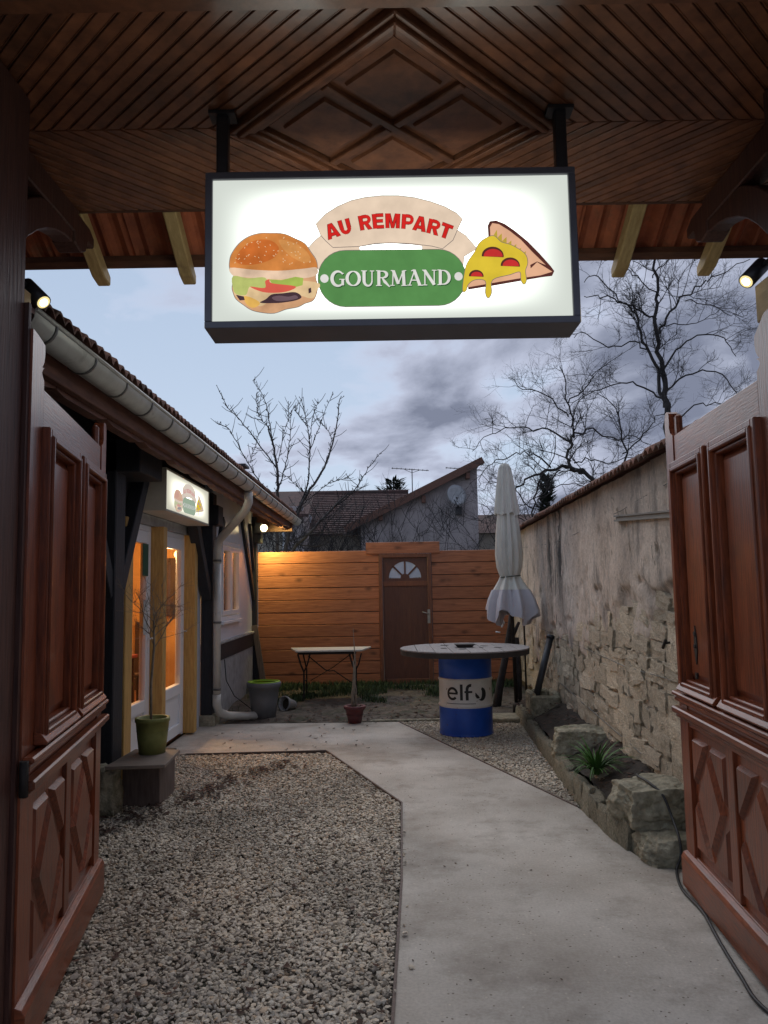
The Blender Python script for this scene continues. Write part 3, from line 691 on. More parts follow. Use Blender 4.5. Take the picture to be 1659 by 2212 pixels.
# spandrel strips between arch and rectangle
for i in range(20):
    p0, p1 = a_[i], a_[i + 1]
    def outp(p):
        dx, dz = p[0] - fcx, p[1] - fcz
        t = min(((xr - fcx) / abs(dx)) if abs(dx) > 1e-6 else 99, ((2.06 - fcz) / dz) if dz > 1e-6 else 99)
        return (fcx + dx * t, fcz + dz * t)
    o0, o1 = outp(p0), outp(p1)
    pts = [p0, o0]
    if abs(abs(o0[0] - fcx) - (xr - fcx)) < 1e-6 and abs(o1[1] - 2.06) < 1e-6: pts.append((xr, 2.06))
    elif abs(o0[1] - 2.06) < 1e-6 and abs(abs(o1[0] - fcx) - (xr - fcx)) < 1e-6: pts.append((xl, 2.06))
    pts += [o1, p1]
    mb.prism(pts, 'y', FY + .012, FY + .05)
mb.box(xl, xr, FY + .012, FY + .05, 1.68, fcz)
mb.build('fan_surround', 'doorw', door)
for k in (1, 2, 3):
    a = k * pi / 4; d = Vector((cos(a), sin(a))); nrm = Vector((-d.y, d.x)) * .014
    MB().prism([(fcx + d.x * .05 - nrm.x, fcz + d.y * .05 - nrm.y), (fcx + d.x * (fr + .005) - nrm.x, fcz + d.y * (fr + .005) * 1.03 - nrm.y), (fcx + d.x * (fr + .005) + nrm.x, fcz + d.y * (fr + .005) * 1.03 + nrm.y), (fcx + d.x * .05 + nrm.x, fcz + d.y * .05 + nrm.y)], 'y', FY + .008, FY + .045).build('fan_rib', 'doorw', door)
MB().prism([(fcx + .075 * cos(a), fcz + .075 * sin(a)) for a in [i * pi / 8 for i in range(9)]], 'y', FY + .009, FY + .045).build('fan_hub', 'doorw', door)
for k in range(4):
    a0, a1 = k * pi / 4 + .06, (k + 1) * pi / 4 - .06
    MB().prism([(fcx + .07 * cos(a0), fcz + .07 * sin(a0))] + arc(fr - .002, a0, a1, 6) + [(fcx + .07 * cos(a1), fcz + .07 * sin(a1))], 'y', FY + .022, FY + .03).build('pane', 'frost', door)
MB().box(dw1 - .075, dw1 - .03, FY - .036, FY - .028, 1.0, 1.22).build('handle_plate', 'steel', door, bevel=.002)
MB().tube([(dw1 - .05, FY - .035, 1.15), (dw1 - .05, FY - .08, 1.15), (dw1 - .16, FY - .085, 1.185)], .009, 8).build('handle', 'steel', door)

# ================================================================== RIGHT STONE WALL
def wx(y): return 2.08 + .036 * (y - 12.6)
wall = thing('courtyard_wall', (wx(4.2), 4.2, 0), 'old lime-plastered rubble wall with exposed stones low down, right of the yard', 'wall')
mb = MB()
y0, y1 = 4.0, 13.2
mb.add([(wx(y0) + .045, y0, -.1), (wx(y1) + .045, y1, -.1), (wx(y1) + .4, y1, -.1), (wx(y0) + .4, y0, -.1), (wx(y0) + .045, y0, 2.38), (wx(y1) + .045, y1, 2.38), (wx(y1) + .4, y1, 2.38), (wx(y0) + .4, y0, 2.38)],
       [(0, 3, 2, 1), (4, 5, 6, 7), (0, 1, 5, 4), (1, 2, 6, 5), (2, 3, 7, 6), (3, 0, 4, 7)])
mb.build('wall_core', 'mortar', wall)
def zb(y): return max(.62, 1.36 - .115 * (y - 4.9)) if y > 4.9 else 1.36
def stone_mesh(seed, rd=.12, jit=.055, cuts=3):
    rnd = random.Random(seed); bm = bmesh.new(); bmesh.ops.create_cube(bm, size=1.0); bmesh.ops.subdivide_edges(bm, edges=bm.edges, cuts=cuts, use_grid_fill=True)
    sk = rnd.uniform(-.2, .2); sk2 = rnd.uniform(-.22, .22)
    for v in bm.verts:
        c = v.co; l = max(abs(c.x), abs(c.y), abs(c.z)) * 2
        sph = c.normalized() * .62
        v.co = c.lerp(sph, rd)
        v.co.y += sk * v.co.z; v.co.z += sk2 * v.co.y
        v.co += Vector([rnd.uniform(-jit, jit) for _ in range(3)])
    me = bpy.data.meshes.new('rubble_stone'); bm.to_mesh(me); bm.free()
    me.polygons.foreach_set('use_smooth', [seed >= 60] * len(me.polygons)); return me
SM = [stone_mesh(i) for i in range(16)]
cnt = 0
z = .16
rows = []
while z < 1.5:
    h = random.uniform(.075, .15); rows.append((z, h)); z += h
for (z, h) in rows:
    y = 4.05 + random.uniform(0, .2)
    while y < 12.5:
        w = random.choice((.11, .15, .2, .26, .34)) * random.uniform(.85, 1.15) * (1 + .05 * (y - 5)); hh = h * random.uniform(.7, 1.35)
        if z + h / 2 < zb(y) + .12 and cnt < 298:
            yc = y + w / 2; px_ = wx(yc) + .044 + random.uniform(-.016, .012)
            piece('stone', random.choice(SM), 'rubble', wall, (px_, yc, z + h / 2 + random.uniform(-.025, .025)), (random.uniform(-.13, .13), random.uniform(-.08, .08), -.036 + random.uniform(-.06, .06)),
                  (.13, w * 1.05, hh * 1.02)); cnt += 1
        y += w
# plaster skin as a relief sheet that thins out to nothing over the stones
mb = MB(); vs = []; fs = []; ny, nz_ = 470, 118
for j in range(nz_ + 1):
    z = .15 + (2.385 - .15) * j / nz_
    for i in range(ny + 1):
        y = 4.02 + (12.95 - 4.02) * i / ny
        b_ = zb(y)
        mk = (z - b_) / .55 + .12 + .85 * noise.noise(Vector((y * 1.7, z * 2.4, 2))) + .55 * noise.noise(Vector((y * 5.5, z * 7, 5)))
        mk = max(0., min(1., mk * 1.6 + .1)); mk = mk * mk * (3 - 2 * mk)
        rel = .022 * noise.noise(Vector((y * 2.3, z * 2.6, 9))) + .010 * noise.noise(Vector((y * 9, z * 7, 4))) + .005 * noise.noise(Vector((y * 26, z * 15, 1)))
        pit = noise.noise(Vector((y * 6.5, z * 4.2, 14)))
        if pit > .42: rel += (pit - .42) * .09
        off = .014 - mk * .046
        if mk < .8 and noise.noise(Vector((y * 7.5, z * 11, 21))) > .33: rel += .035
        vs.append((wx(y) + off + rel, y, z))
for j in range(nz_):
    for i in range(ny):
        a = j * (ny + 1) + i; fs.append((a, a + 1, a + ny + 2, a + ny + 1))
mb.add(vs, fs, True).build('plaster', 'plaster', wall, fix=False)
# coping of small interlocking tiles
def coping_mesh():
    mb = MB(); nu, nv = 16, 3; w, L_ = .215, .34; vs = []; fs = []
    for lay in (0, 1):
        for j in range(nv + 1):
            for i in range(nu + 1):
                u = i / nu; y = (u - .5) * w
                prof = .036 * abs(sin(u * 2 * pi)) ** .8 + (.004 if u < .06 else 0)
                vs.append((-L_ * (1 - j / nv), y, prof + .0 + (.15 * j / nv) - (.012 if lay else 0)))
    K = (nv + 1) * (nu + 1)
    for j in range(nv):
        for i in range(nu):
            a = j * (nu + 1) + i; fs.append((a, a + nu + 1, a + nu + 2, a + 1)); fs.append((K + a, K + a + 1, K + a + nu + 2, K + a + nu + 1))
    for i in range(nu): fs.append((i, i + 1, K + i + 1, K + i))
    for j in range(nv):
        a = j * (nu + 1); fs.append((a, K + a, K + a + nu + 1, a + nu + 1)); a += nu; fs.append((a, a + nu + 1, K + a + nu + 1, K + a))
    return mb.add(vs, fs).mesh('coping_tile')
cm = coping_mesh()
for k in range(41):
    y = 4.1 + k * .213
    piece('coping_tile', cm, 'oldtile', wall, (wx(y) + .18, y, 2.372 + random.uniform(-.006, .006)), (random.uniform(-.03, .03), random.uniform(-.03, .02), -.036 + random.uniform(-.03, .03)))
mb = MB(); 
mb.tube([(wx(y) + .2, y, 2.54 + .008 * sin(y * 29)) for y in [4.0 + .1 * i for i in range(92)]], .055, 8).build('ridge_bedding', 'oldtile', wall)
# fixings on the wall: rail, wires, hook
rl = MB(); yr0, yr1, zr0, zr1 = 4.5, 6.0, 1.955, 2.055
def slope_bar(mb_, dx0, dx1, h0, h1):
    V8 = []
    for hz in (h0, h1):
        for (yy, zz) in ((yr0, zr0), (yr1, zr1)):
            V8 += [(wx(yy) + dx0, yy, zz + hz), (wx(yy) + dx1, yy, zz + hz)]
    mb_.add(V8, [(0, 1, 3, 2), (4, 6, 7, 5), (0, 4, 5, 1), (2, 3, 7, 6), (0, 2, 6, 4), (1, 5, 7, 3)])
slope_bar(rl, -.065, -.03, 0, .012); slope_bar(rl, -.065, -.03, .034, .046); slope_bar(rl, -.05, -.0, .0125, .0335)
rl.build('wall_rail', 'zincd', lab='grey metal rail fixed high on the plaster wall near the gate', cat='rail')
def wire(pts, lab, r=.003):
    P = [(wx(y) - .03, y, z) for y, z in pts]; Q = []
    for a, b_ in zip(P, P[1:]):
        for i in range(6):
            t = i / 6; Q.append(Vector(a).lerp(Vector(b_), t) + Vector((0, 0, random.uniform(-.004, .004))))
    Q.append(Vector(P[-1])); MB().tube(Q, r, 4).build('wire', 'zincd', lab=lab, cat='wire')
wire([(12.5, 2.16), (9.0, 2.05), (7.6, 2.07), (5.9, 2.13), (4.3, 2.22)], 'thin wire strung high across the plaster wall')
wire([(12.0, 1.10), (8.8, 1.0), (6.0, .95), (4.4, .98)], 'thin wire strung low across the rubble wall')
wire([(8.7, .50), (6.5, .40), (5.3, .36)], 'dark line running along the foot of the wall', .005)
MB().tube([(wx(8.75) - .03, 8.75, 2.3), (wx(8.75) - .035, 8.75, 1.1)], .004, 4).build('cable', 'zincd', lab='thin vertical cable down the wall under the black stain', cat='cable')
MB().tube([(wx(4.9) - .07, 4.9, 1.20), (wx(4.9) + .02, 4.93, 1.21)], .007, 8).tube([(wx(4.9) - .07, 4.88, 1.22), (wx(4.9) - .075, 4.92, 1.17)], .010, 8).build('wall_tap', 'iron', lab='small dark tap sticking out of the wall beside the right gate leaf', cat='tap')

# ================================================================== LEFT BUILDING
bld = thing('restaurant_building', (-2.1, 3.2, 0), 'low timber-framed restaurant with black posts and white cladding left of the yard', 'building')
# walls
MB().box(-2.40, -2.25, 3.0, 6.45, 0.0, 2.9).build('side_wall', 'black', bld)
MB().box(-2.26, -2.20, 8.885, 9.32, .0, 2.30).build('side_panel', 'panelw', bld)
MB().box(-2.30, -2.12, 9.5, 9.98, .93, 2.95).box(-2.30, -2.12, 11.30, 12.52, .93, 2.95).box(-2.30, -2.12, 9.98, 11.30, 2.24, 2.95).box(-2.30, -2.12, 9.98, 11.30, .93, 1.17).build('clad_wall', 'panelw', bld)
MB().box(-2.30, -2.10, 9.5, 12.52, -.05, .70).build('plinth_wall', 'render', bld)
MB().box(-2.24, -2.085, 9.55, 12.42, .70, .90).build('sill_beam', 'black', bld, bevel=.006)
MB().box(-2.22, -2.07, 9.55, 12.42, .902, .932).build('sill_cap', 'render', bld, bevel=.004)
MB().box(-2.42, -2.20, 6.2, 12.6, 2.30, 2.95).build('head_beam', 'black', bld, bevel=.005)
MB().box(-2.30, -2.215, 6.40, 8.95, 2.202, 2.298).build('door_head', 'render', bld)
def post(y0, y1, x0=-2.2, x1=-2.06, z0=.12, z1=2.75): MB().box(x0, x1, y0, y1, z0, z1).build('post', 'black', bld, bevel=.008)
post(5.95, 6.17); post(9.32, 9.53); post(12.42, 12.56, -2.16, -2.05, -.02)
def brace(ya, za, yb, zb_, w=.11, x0=-2.185, x1=-2.075):
    d = Vector((yb - ya, zb_ - za)).normalized(); n_ = Vector((-d.y, d.x)) * w / 2
    MB().prism([(ya - n_.x, za - n_.y), (yb - n_.x, zb_ - n_.y), (yb + n_.x, zb_ + n_.y), (ya + n_.x, za + n_.y)], 'x', x0, x1).build('brace', 'black', bld, bevel=.006)
brace(6.14, 1.56, 6.86, 2.68, .13); brace(5.98, 1.56, 5.3, 2.68, .13)
brace(9.34, 1.50, 8.55, 2.45, .13); brace(9.5, 1.55, 10.1, 2.5, .12)
brace(12.45, 1.45, 11.45, 2.62, .12); brace(12.45, 1.9, 12.1, 2.6, .07)
MB().box(-2.2, -1.88, 5.95, 6.55, 2.50, 2.76).build('beam_end', 'black', bld, bevel=.008)
MB().box(-2.2, -1.99, 9.30, 9.58, 2.36, 2.6).build('beam_end', 'black', bld, bevel=.008)
MB().box(-2.16, -1.97, 12.40, 12.60, 2.32, 2.62).build('beam_end', 'black', bld, bevel=.008)
for (ya, yb_) in ((5.9, 6.25), (9.27, 9.6)): MB().box(-2.28, -2.02, ya, yb_, -.03, .12).build('post_footing', 'limestone', bld, bevel=.015)
# soffit, fascia, roof
MB().add([(-1.62, 3.1, 2.66), (-1.62, 13.2, 2.66), (-2.25, 13.2, 2.92), (-2.25, 3.1, 2.92), (-1.62, 3.1, 2.70), (-1.62, 13.2, 2.70), (-2.25, 13.2, 2.96), (-2.25, 3.1, 2.96)],
         [(0, 3, 2, 1), (4, 5, 6, 7), (0, 1, 5, 4), (1, 2, 6, 5), (2, 3, 7, 6), (3, 0, 4, 7)]).build('soffit', 'black', bld)
MB().box(-1.63, -1.585, 3.1, 13.2, 2.60, 2.72).build('fascia_board', 'fascia', bld, bevel=.004)
mb = MB()
for i in range(14):
    y0 = 3.1 + i * .72; mb.prism([(y0, 2.59), (y0 + .1, 2.572), (y0 + .6, 2.572), (y0 + .71, 2.592), (y0 + .71, 2.61), (y0, 2.61)], 'x', -1.70, -1.632)
mb.build('fascia_trim', 'fascia', bld)
MB().add([(-1.50, 3.0, 2.775), (-1.50, 13.25, 2.775), (-4.4, 13.25, 4.2), (-4.4, 3.0, 4.2), (-1.50, 3.0, 2.80), (-1.50, 13.25, 2.80), (-4.4, 13.25, 4.23), (-4.4, 3.0, 4.23)],
         [(0, 3, 2, 1), (4, 5, 6, 7), (0, 1, 5, 4), (1, 2, 6, 5), (2, 3, 7, 6), (3, 0, 4, 7)]).build('roof_deck', 'fascia', bld)
MB().box(-4.5, -4.35, 3.0, 13.2, 0, 4.2).build('rear_wall', 'render', bld)
MB().box(-2.3, -1.55, 13.05, 13.2, 2.55, 2.95).build('barge_board', 'fascia', bld)
def rt_mesh(w=.215, L_=.36, amp=.040):
    mb = MB(); nu, nv = 12, 1; vs = []; fs = []
    for lay in (0, 1):
        for j in range(nv + 1):
            for i in range(nu + 1):
                u = i / nu; vs.append((-L_ * j / nv, (u - .5) * w, amp * abs(sin(u * 2 * pi)) + .49 * L_ * j / nv - (.014 if lay else 0) + (.012 if j == 0 else 0)))
    K = (nv + 1) * (nu + 1)
    for i in range(nu):
        fs.append((i, i + 1, nu + 2 + i, nu + 1 + i)); fs.append((K + i, K + nu + 1 + i, K + nu + 2 + i, K + i + 1)); fs.append((i, K + i, K + i + 1, i + 1))
    fs.append((0, nu + 1, K + nu + 1, K)); fs.append((nu, K + nu, K + 2 * nu + 1, 2 * nu + 1))
    return mb.add(vs, fs).mesh('roof_tile')
rtm = rt_mesh()
for k in range(47):
    for r_ in range(3):
        piece('roof_tile', rtm, 'oldtile', bld, (-1.475 - r_ * .30, 3.1 + k * .215, 2.81 + r_ * .150 + random.uniform(-.005, .005)), (random.uniform(-.02, .02), random.uniform(-.02, .02), random.uniform(-.02, .02)))
# roof vent
rv = thing('roof_vent', (-2.0, 9.9, 3.0), 'small black metal vent cowl standing on the restaurant roof edge', 'vent')
pv = at(512, 1018, 10.3)
rv.location = (pv.x, pv.y, pv.z - .12)
MB().box(pv.x - .09, pv.x + .09, 10.2, 10.4, pv.z - .10, pv.z + .02).build('vent_body', 'metal_dk', rv)
MB().box(pv.x - .14, pv.x + .14, 10.15, 10.45, pv.z + .05, pv.z + .08).box(pv.x - .08, pv.x - .06, 10.25, 10.3, pv.z + .0, pv.z + .05).box(pv.x + .06, pv.x + .08, 10.25, 10.3, pv.z + .0, pv.z + .05).build('vent_cap', 'metal_dk', rv)

# gutter and downpipe
gut = thing('gutter', (-1.5, 3.1, 2.65), 'half-round zinc gutter with seams along the restaurant eave', 'gutter')
prof = []
GR = .070
for i in range(11): a = pi + pi * i / 10; prof.append((GR * cos(a), GR * sin(a)))
prof = [(-GR, .02)] + prof + [(GR, .012), (GR + .012, .018), (GR + .014, .006), (GR + .004, -.002)]
vs = []; fs = []; n = len(prof); ys = [3.12, 13.3]
for y in ys:
    for (a, b_) in prof: vs.append((-1.50 + a, y, 2.735 + b_))
for k in range(n - 1): fs.append((k, k + 1, n + k + 1, n + k))
g = MB().add(vs, fs, True).build('trough', 'zinc', gut, fix=False)
sm_ = g.modifiers.new('th', 'SOLIDIFY'); sm_.thickness = .003
def band(y, r=GR + .006, w=.02, nm='gutter_bracket'):
    vs = []; fs = []
    for j, yy in enumerate((y - w / 2, y + w / 2)):
        for i in range(13):
            a = pi * .97 + pi * 1.08 * i / 12; vs.append((-1.50 + r * cos(a), yy, 2.735 + r * sin(a)))
    for i in range(12): fs.append((i, i + 1, 14 + i, 13 + i))
    o = MB().add(vs, fs, True).build(nm, 'zincd', gut, fix=False); m_ = o.modifiers.new('th', 'SOLIDIFY'); m_.thickness = .004
for i in range(21): band(3.32 + .47 * i)
pp = thing('downpipe', (-2.0, 9.45, 0), 'grey zinc downpipe with swan neck in front of the black post', 'pipe')
px0 = -2.0
MB().tube([(-1.5, 8.55, 2.66), (-1.5, 8.58, 2.55), (-1.55, 8.65, 2.46), (-1.66, 8.8, 2.38), (-1.90, 9.15, 2.22), (-1.98, 9.27, 2.16), (px0, 9.30, 2.05), (px0, 9.30, 1.9)], .048, 12).build('swan_neck', 'zinc', pp)
MB().tube([(px0, 9.30, 1.92), (px0, 9.30, .33)], .044, 12).build('pipe_shaft', 'zinc', pp)
MB().tube([(px0, 9.30, .36), (px0, 9.30, .24), (px0 + .02, 9.34, .15), (px0 + .10, 9.45, .09), (px0 + .30, 9.62, .055), (px0 + .42, 9.7, .05)], .05, 12).build('pipe_shoe', 'zinc', pp)
for z in (1.93, 1.2, .42): MB().tube([(px0, 9.30, z - .012), (px0, 9.30, z + .012)], .052, 12).build('pipe_collar', 'zincd', pp)
MB().tube([(px0 + .06, 9.45, .75), (px0 + .07, 9.5, .5), (px0 + .15, 9.6, .3), (px0 + .35, 9.7, .12), (px0 + .45, 9.75, .03)], .006, 5).build('cable', 'rubber', lab='thin black cable hanging beside the foot of the downpipe', cat='cable')

# glazed doors
def upvc_door(name, y0, y1, zt, lab, x=-2.25):
    d = thing(name, (x, y0, 0), lab, 'door')
    fw = .055
    MB().box(x - .06, x, y0, y0 + fw, 0.02, zt).box(x - .06, x, y1 - fw, y1, .02, zt).box(x - .06, x, y0 + fw, y1 - fw, zt - fw, zt).build('door_frame', 'white', d, bevel=.004)
    a, b_ = y0 + fw + .004, y1 - fw - .004; sw = .11
    MB().box(x - .05, x + .012, a, a + sw, .05, zt - fw - .004).box(x - .05, x + .012, b_ - sw, b_, .05, zt - fw - .004).box(x - .05, x + .012, a + sw, b_ - sw, zt - fw - .12, zt - fw - .004).box(x - .05, x + .012, a + sw, b_ - sw, .47, .58).box(x - .05, x + .012, a + sw, b_ - sw, .05, .16).build('door_leaf', 'white', d, bevel=.005)
    MB().box(x - .035, x - .012, a + sw, b_ - sw, .162, .468).build('kick_panel', 'white', d)
    MB().add([(x - .02, a + sw - .005, .575), (x - .02, b_ - sw + .005, .575), (x - .02, b_ - sw + .005, zt - fw - .115), (x - .02, a + sw - .005, zt - fw - .115)], [(0, 1, 2, 3)]).build('glass_pane', 'glass', d)
    MB().box(x + .012, x + .022, b_ - .075, b_ - .045, 1.0, 1.2).tube([(x + .02, b_ - .06, 1.14), (x + .06, b_ - .06, 1.14), (x + .062, b_ - .17, 1.14)], .008, 6).build('handle', 'white', d)
    return d
upvc_door('glazed_door', 6.40, 7.49, 2.20, 'white framed glazed door nearest the gate, behind the potted bare shrub')
upvc_door('glazed_door', 7.63, 8.74, 2.20, 'white framed glazed door with white kick panel right of the honey timber post')
for y0, y1, l in ((6.42, 6.60, 'narrow honey-coloured timber jamb beside the first black post'), (7.50, 7.62, 'honey-coloured timber post between the two glazed doors'), (8.75, 8.87, 'honey-coloured timber post right of the second glazed door')):
    MB().box(-2.30, -2.13, y0, y1, .02, 2.20).build('timber_post', 'honey', bevel=.006, lab=l, cat='post', group='honey timber posts framing the glazed doors')
# window
win = thing('window', (-2.12, 9.98, 1.17), 'white framed window in the white clad wall, right of the downpipe', 'window')
x = -2.12
def ring(mb, x0, x1, y0, y1, z0, z1, w):
    mb.box(x0, x1, y0, y0 + w, z0, z1).box(x0, x1, y1 - w, y1, z0, z1).box(x0, x1, y0 + w, y1 - w, z1 - w, z1).box(x0, x1, y0 + w, y1 - w, z0, z0 + w); return mb
ring(MB(), x - .08, x + .02, 9.99, 11.29, 1.18, 2.23, .06).build('window_frame', 'white', win, bevel=.004)
ring(MB(), x - .06, x + .03, 10.06, 10.63, 1.25, 2.16, .06).build('sash', 'white', win, bevel=.004)
ring(MB(), x - .06, x + .03, 10.65, 11.22, 1.25, 2.16, .06).build('sash', 'white', win, bevel=.004)
MB().box(x - .02, x - .01, 10.12, 10.57, 1.31, 2.10).build('glass_pane', 'glass_warm', win); MB().box(x - .02, x - .01, 10.71, 11.16, 1.31, 2.10).build('glass_pane', 'glass_warm', win)
MB().box(x - .02, x + .06, 9.97, 11.31, 1.14, 1.178).build('window_sill', 'white', win, bevel=.004)
# lit room behind
room = thing('dining_room', (-3.3, 8.5, 0), 'warm orange lit dining room seen through the glazed doors', 'room')
MB().box(-4.30, -4.25, 4.6, 12.5, 0.05, 2.75).build('back_wall', 'inner', room)
MB().box(-4.25, -2.32, 12.45, 12.5, .05, 2.75).box(-4.25, -2.42, 4.6, 4.65, .05, 2.75).build('end_wall', 'inner', room)
MB().box(-4.3, -2.31, 4.6, 12.5, -.02, .045).build('floor_slab', 'inner_floor', room)
MB().box(-4.3, -2.43, 4.6, 12.5, 2.75, 2.8).build('ceiling_panel', 'inner', room)
M['dkpanel'] = mat('dark_room_wood', (0.07, 0.03, 0.016), rough=0.6)
for (y0, y1, z1) in ((8.6, 9.1, 2.0), (9.8, 10.3, 2.2), (10.9, 11.25, 1.5), (7.4, 7.7, 2.3), (11.7, 12.0, 2.1)):
    MB().box(-4.24, -4.1, y0, y1, .05, z1).build('wall_panel', 'dkpanel', room, bevel=.005)
for (x0, x1, z0, z1) in ((-3.05, -2.85, .05, 2.3), (-2.62, -2.5, .05, 2.0), (-3.5, -3.3, 1.2, 2.1), (-3.95, -3.7, .05, 1.1)):
    MB().box(x0, x1, 12.36, 12.445, z0, z1).build('wall_panel', 'dkpanel', room, bevel=.005)
def chair(x, y, l):
    c = thing('dining_chair', (x, y, .045), l, 'chair', 'dark dining chairs inside the lit room')
    MB().box(x - .2, x + .2, y - .2, y + .2, .46, .5).build('seat', 'dkpanel', c, bevel=.01)
    MB().box(x - .2, x - .17, y - .2, y + .2, .5, .95).build('backrest', 'dkpanel', c, bevel=.01)
    for dx in (-.17, .17):
        for dy in (-.17, .17): MB().box(x + dx - .015, x + dx + .015, y + dy - .015, y + dy + .015, .05, .46).build('leg', 'dkpanel', c)
chair(-3.3, 9.3, 'dark dining chair just inside the glazed doors'); chair(-3.5, 10.4, 'dark dining chair deeper in the lit room')
tb = thing('dining_table', (-3.6, 9.85, .045), 'dining table with red top inside the lit room', 'table')
M['redtop'] = mat('red_tabletop', (0.30, 0.03, 0.03), rough=0.4)
MB().box(-4.0, -3.2, 9.55, 10.15, .74, .78).build('tabletop', 'redtop', tb, bevel=.006)
for dx in (-3.95, -3.25):
    for dy in (9.6, 10.1): MB().box(dx - .02, dx + .02, dy - .02, dy + .02, .05, .74).build('leg', 'dkpanel', tb)
E_bulb = emit('warm_bulb', (1.0, 0.50, 0.12), 9)
for (x, y, z, l) in ((-3.0, 8.75, 2.12, 'small glowing pendant bulb nearest the glazed door'), (-3.25, 9.05, 2.1, 'small glowing pendant bulb farther inside the room'), (-3.0, 11.2, 2.1, 'small glowing pendant bulb behind the window')):
    t = thing('pendant_lamp', (x, y, z), l, 'lamp', 'pendant bulbs glowing inside the room')
    MB().tube([(x, y, z + .05), (x, y, 2.75)], .004, 4).build('cord', 'iron', t)
    MB().lathe([(.001, z - .04), (.025, z - .03), (.035, z), (.028, z + .03), (.012, z + .05), (.001, z + .052)], (x, y), 12).build('bulb', E_bulb, t)
    ld = bpy.data.lights.new('room_light', 'POINT'); ld.energy = 44; ld.color = (1, .62, .27); ld.shadow_soft_size = .05
    lo = bpy.data.objects.new('room_light', ld); COL.objects.link(lo); lo.location = (x - .1, y, z - .12)
nt_ = MB().box(-2.232, -2.229, 7.21, 7.33, 1.18, 1.50).build('paper_notice', 'paper', lab='pale paper notice stuck on the first glazed door', cat='notice')
gc = MB().box(-2.232, -2.229, 7.17, 7.34, 1.72, 2.02).build('door_card', 'greencard', lab='dark green card hanging in the top corner of the first glazed door', cat='card')

# ================================================================== LIGHT BOX SIGNS
def homog(src):
    A = []; B = []
    for (x, y), (u, v) in zip(src, ((0, 1), (1, 1), (1, 0), (0, 0))):
        A.append([x, y, 1, 0, 0, 0, -u * x, -u * y]); B.append(u); A.append([0, 0, 0, x, y, 1, -v * x, -v * y]); B.append(v)
    h = list(np.linalg.solve(np.array(A, float), np.array(B, float))) + [1]
    return lambda x, y: ((h[0] * x + h[1] * y + h[2]) / (h[6] * x + h[7] * y + 1), (h[3] * x + h[4] * y + h[5]) / (h[6] * x + h[7] * y + 1))
ART = homog([(50, 97), (1578, 48), (1598, 655), (47, 692)])
EM = {}
def face_mat(name, s_mid, s_edge, tint):
    m, nt, b, o = new_mat(name); nt.nodes.remove(b); N, L = nt.nodes, nt.links
    t = N.new('ShaderNodeTexCoord'); sx = N.new('ShaderNodeSeparateXYZ'); L.new(t.outputs['Generated'], sx.inputs[0])
    def hump(sock):
        a = N.new('ShaderNodeMath'); a.operation = 'SUBTRACT'; L.new(sock, a.inputs[0]); a.inputs[1].default_value = .5
        c_ = N.new('ShaderNodeMath'); c_.operation = 'ABSOLUTE'; L.new(a.outputs[0], c_.inputs[0])
        p = N.new('ShaderNodeMath'); p.operation = 'MULTIPLY'; L.new(c_.outputs[0], p.inputs[0]); p.inputs[1].default_value = 2
        q_ = N.new('ShaderNodeMath'); q_.operation = 'POWER'; L.new(p.outputs[0], q_.inputs[0]); q_.inputs[1].default_value = 3
        r_ = N.new('ShaderNodeMath'); r_.operation = 'SUBTRACT'; r_.inputs[0].default_value = 1; L.new(q_.outputs[0], r_.inputs[1]); return r_.outputs[0]
    return m, nt, N, L, o, sx, hump
def lit_face(name, s_mid, s_edge, tint=(.93, 1.0, .95), axis=0):
    m, nt, N, L, o, sx, hump = face_mat(name, s_mid, s_edge, tint)
    mu = N.new('ShaderNodeMath'); mu.operation = 'MULTIPLY'; L.new(hump(sx.outputs[axis]), mu.inputs[0]); L.new(hump(sx.outputs[2]), mu.inputs[1])
    pw = N.new('ShaderNodeMath'); pw.operation = 'POWER'; L.new(mu.outputs[0], pw.inputs[0]); pw.inputs[1].default_value = 2.2
    m5 = N.new('ShaderNodeMath'); m5.operation = 'MULTIPLY_ADD'; L.new(pw.outputs[0], m5.inputs[0]); m5.inputs[1].default_value = s_mid
    m6 = N.new('ShaderNodeMath'); m6.operation = 'MULTIPLY_ADD'; L.new(mu.outputs[0], m6.inputs[0]); m6.inputs[1].default_value = .2; m6.inputs[2].default_value = s_edge
    L.new(m6.outputs[0], m5.inputs[2])
    e = N.new('ShaderNodeEmission'); e.inputs[0].default_value = (*tint, 1); L.new(m5.outputs[0], e.inputs[1]); L.new(e.outputs[0], o.inputs[0])
    return m
SIGN_S = 1.0
def ec(name, c, s=1.0):
    if name not in EM:
        EM[name] = m = emit('backlit_' + name, c, s * SIGN_S); nt = m.node_tree; N, L = nt.nodes, nt.links
        t = N.new('ShaderNodeTexCoord'); n = N.new('ShaderNodeTexNoise'); n.inputs['Scale'].default_value = 16; n.inputs['Detail'].default_value = 4; L.new(t.outputs['Object'], n.inputs['Vector'])
        r = N.new('ShaderNodeMapRange'); r.inputs[1].default_value = .3; r.inputs[2].default_value = .7; r.inputs[3].default_value = .58 if 'bun' in name or 'lettuce' in name or 'cheese' in name else .74; r.inputs[4].default_value = .88; L.new(n.outputs[0], r.inputs[0]); L.new(r.outputs[0], N['Emission'].inputs[1])
    return EM[name]
C_OUT = (0.20, 0.16, 0.15)

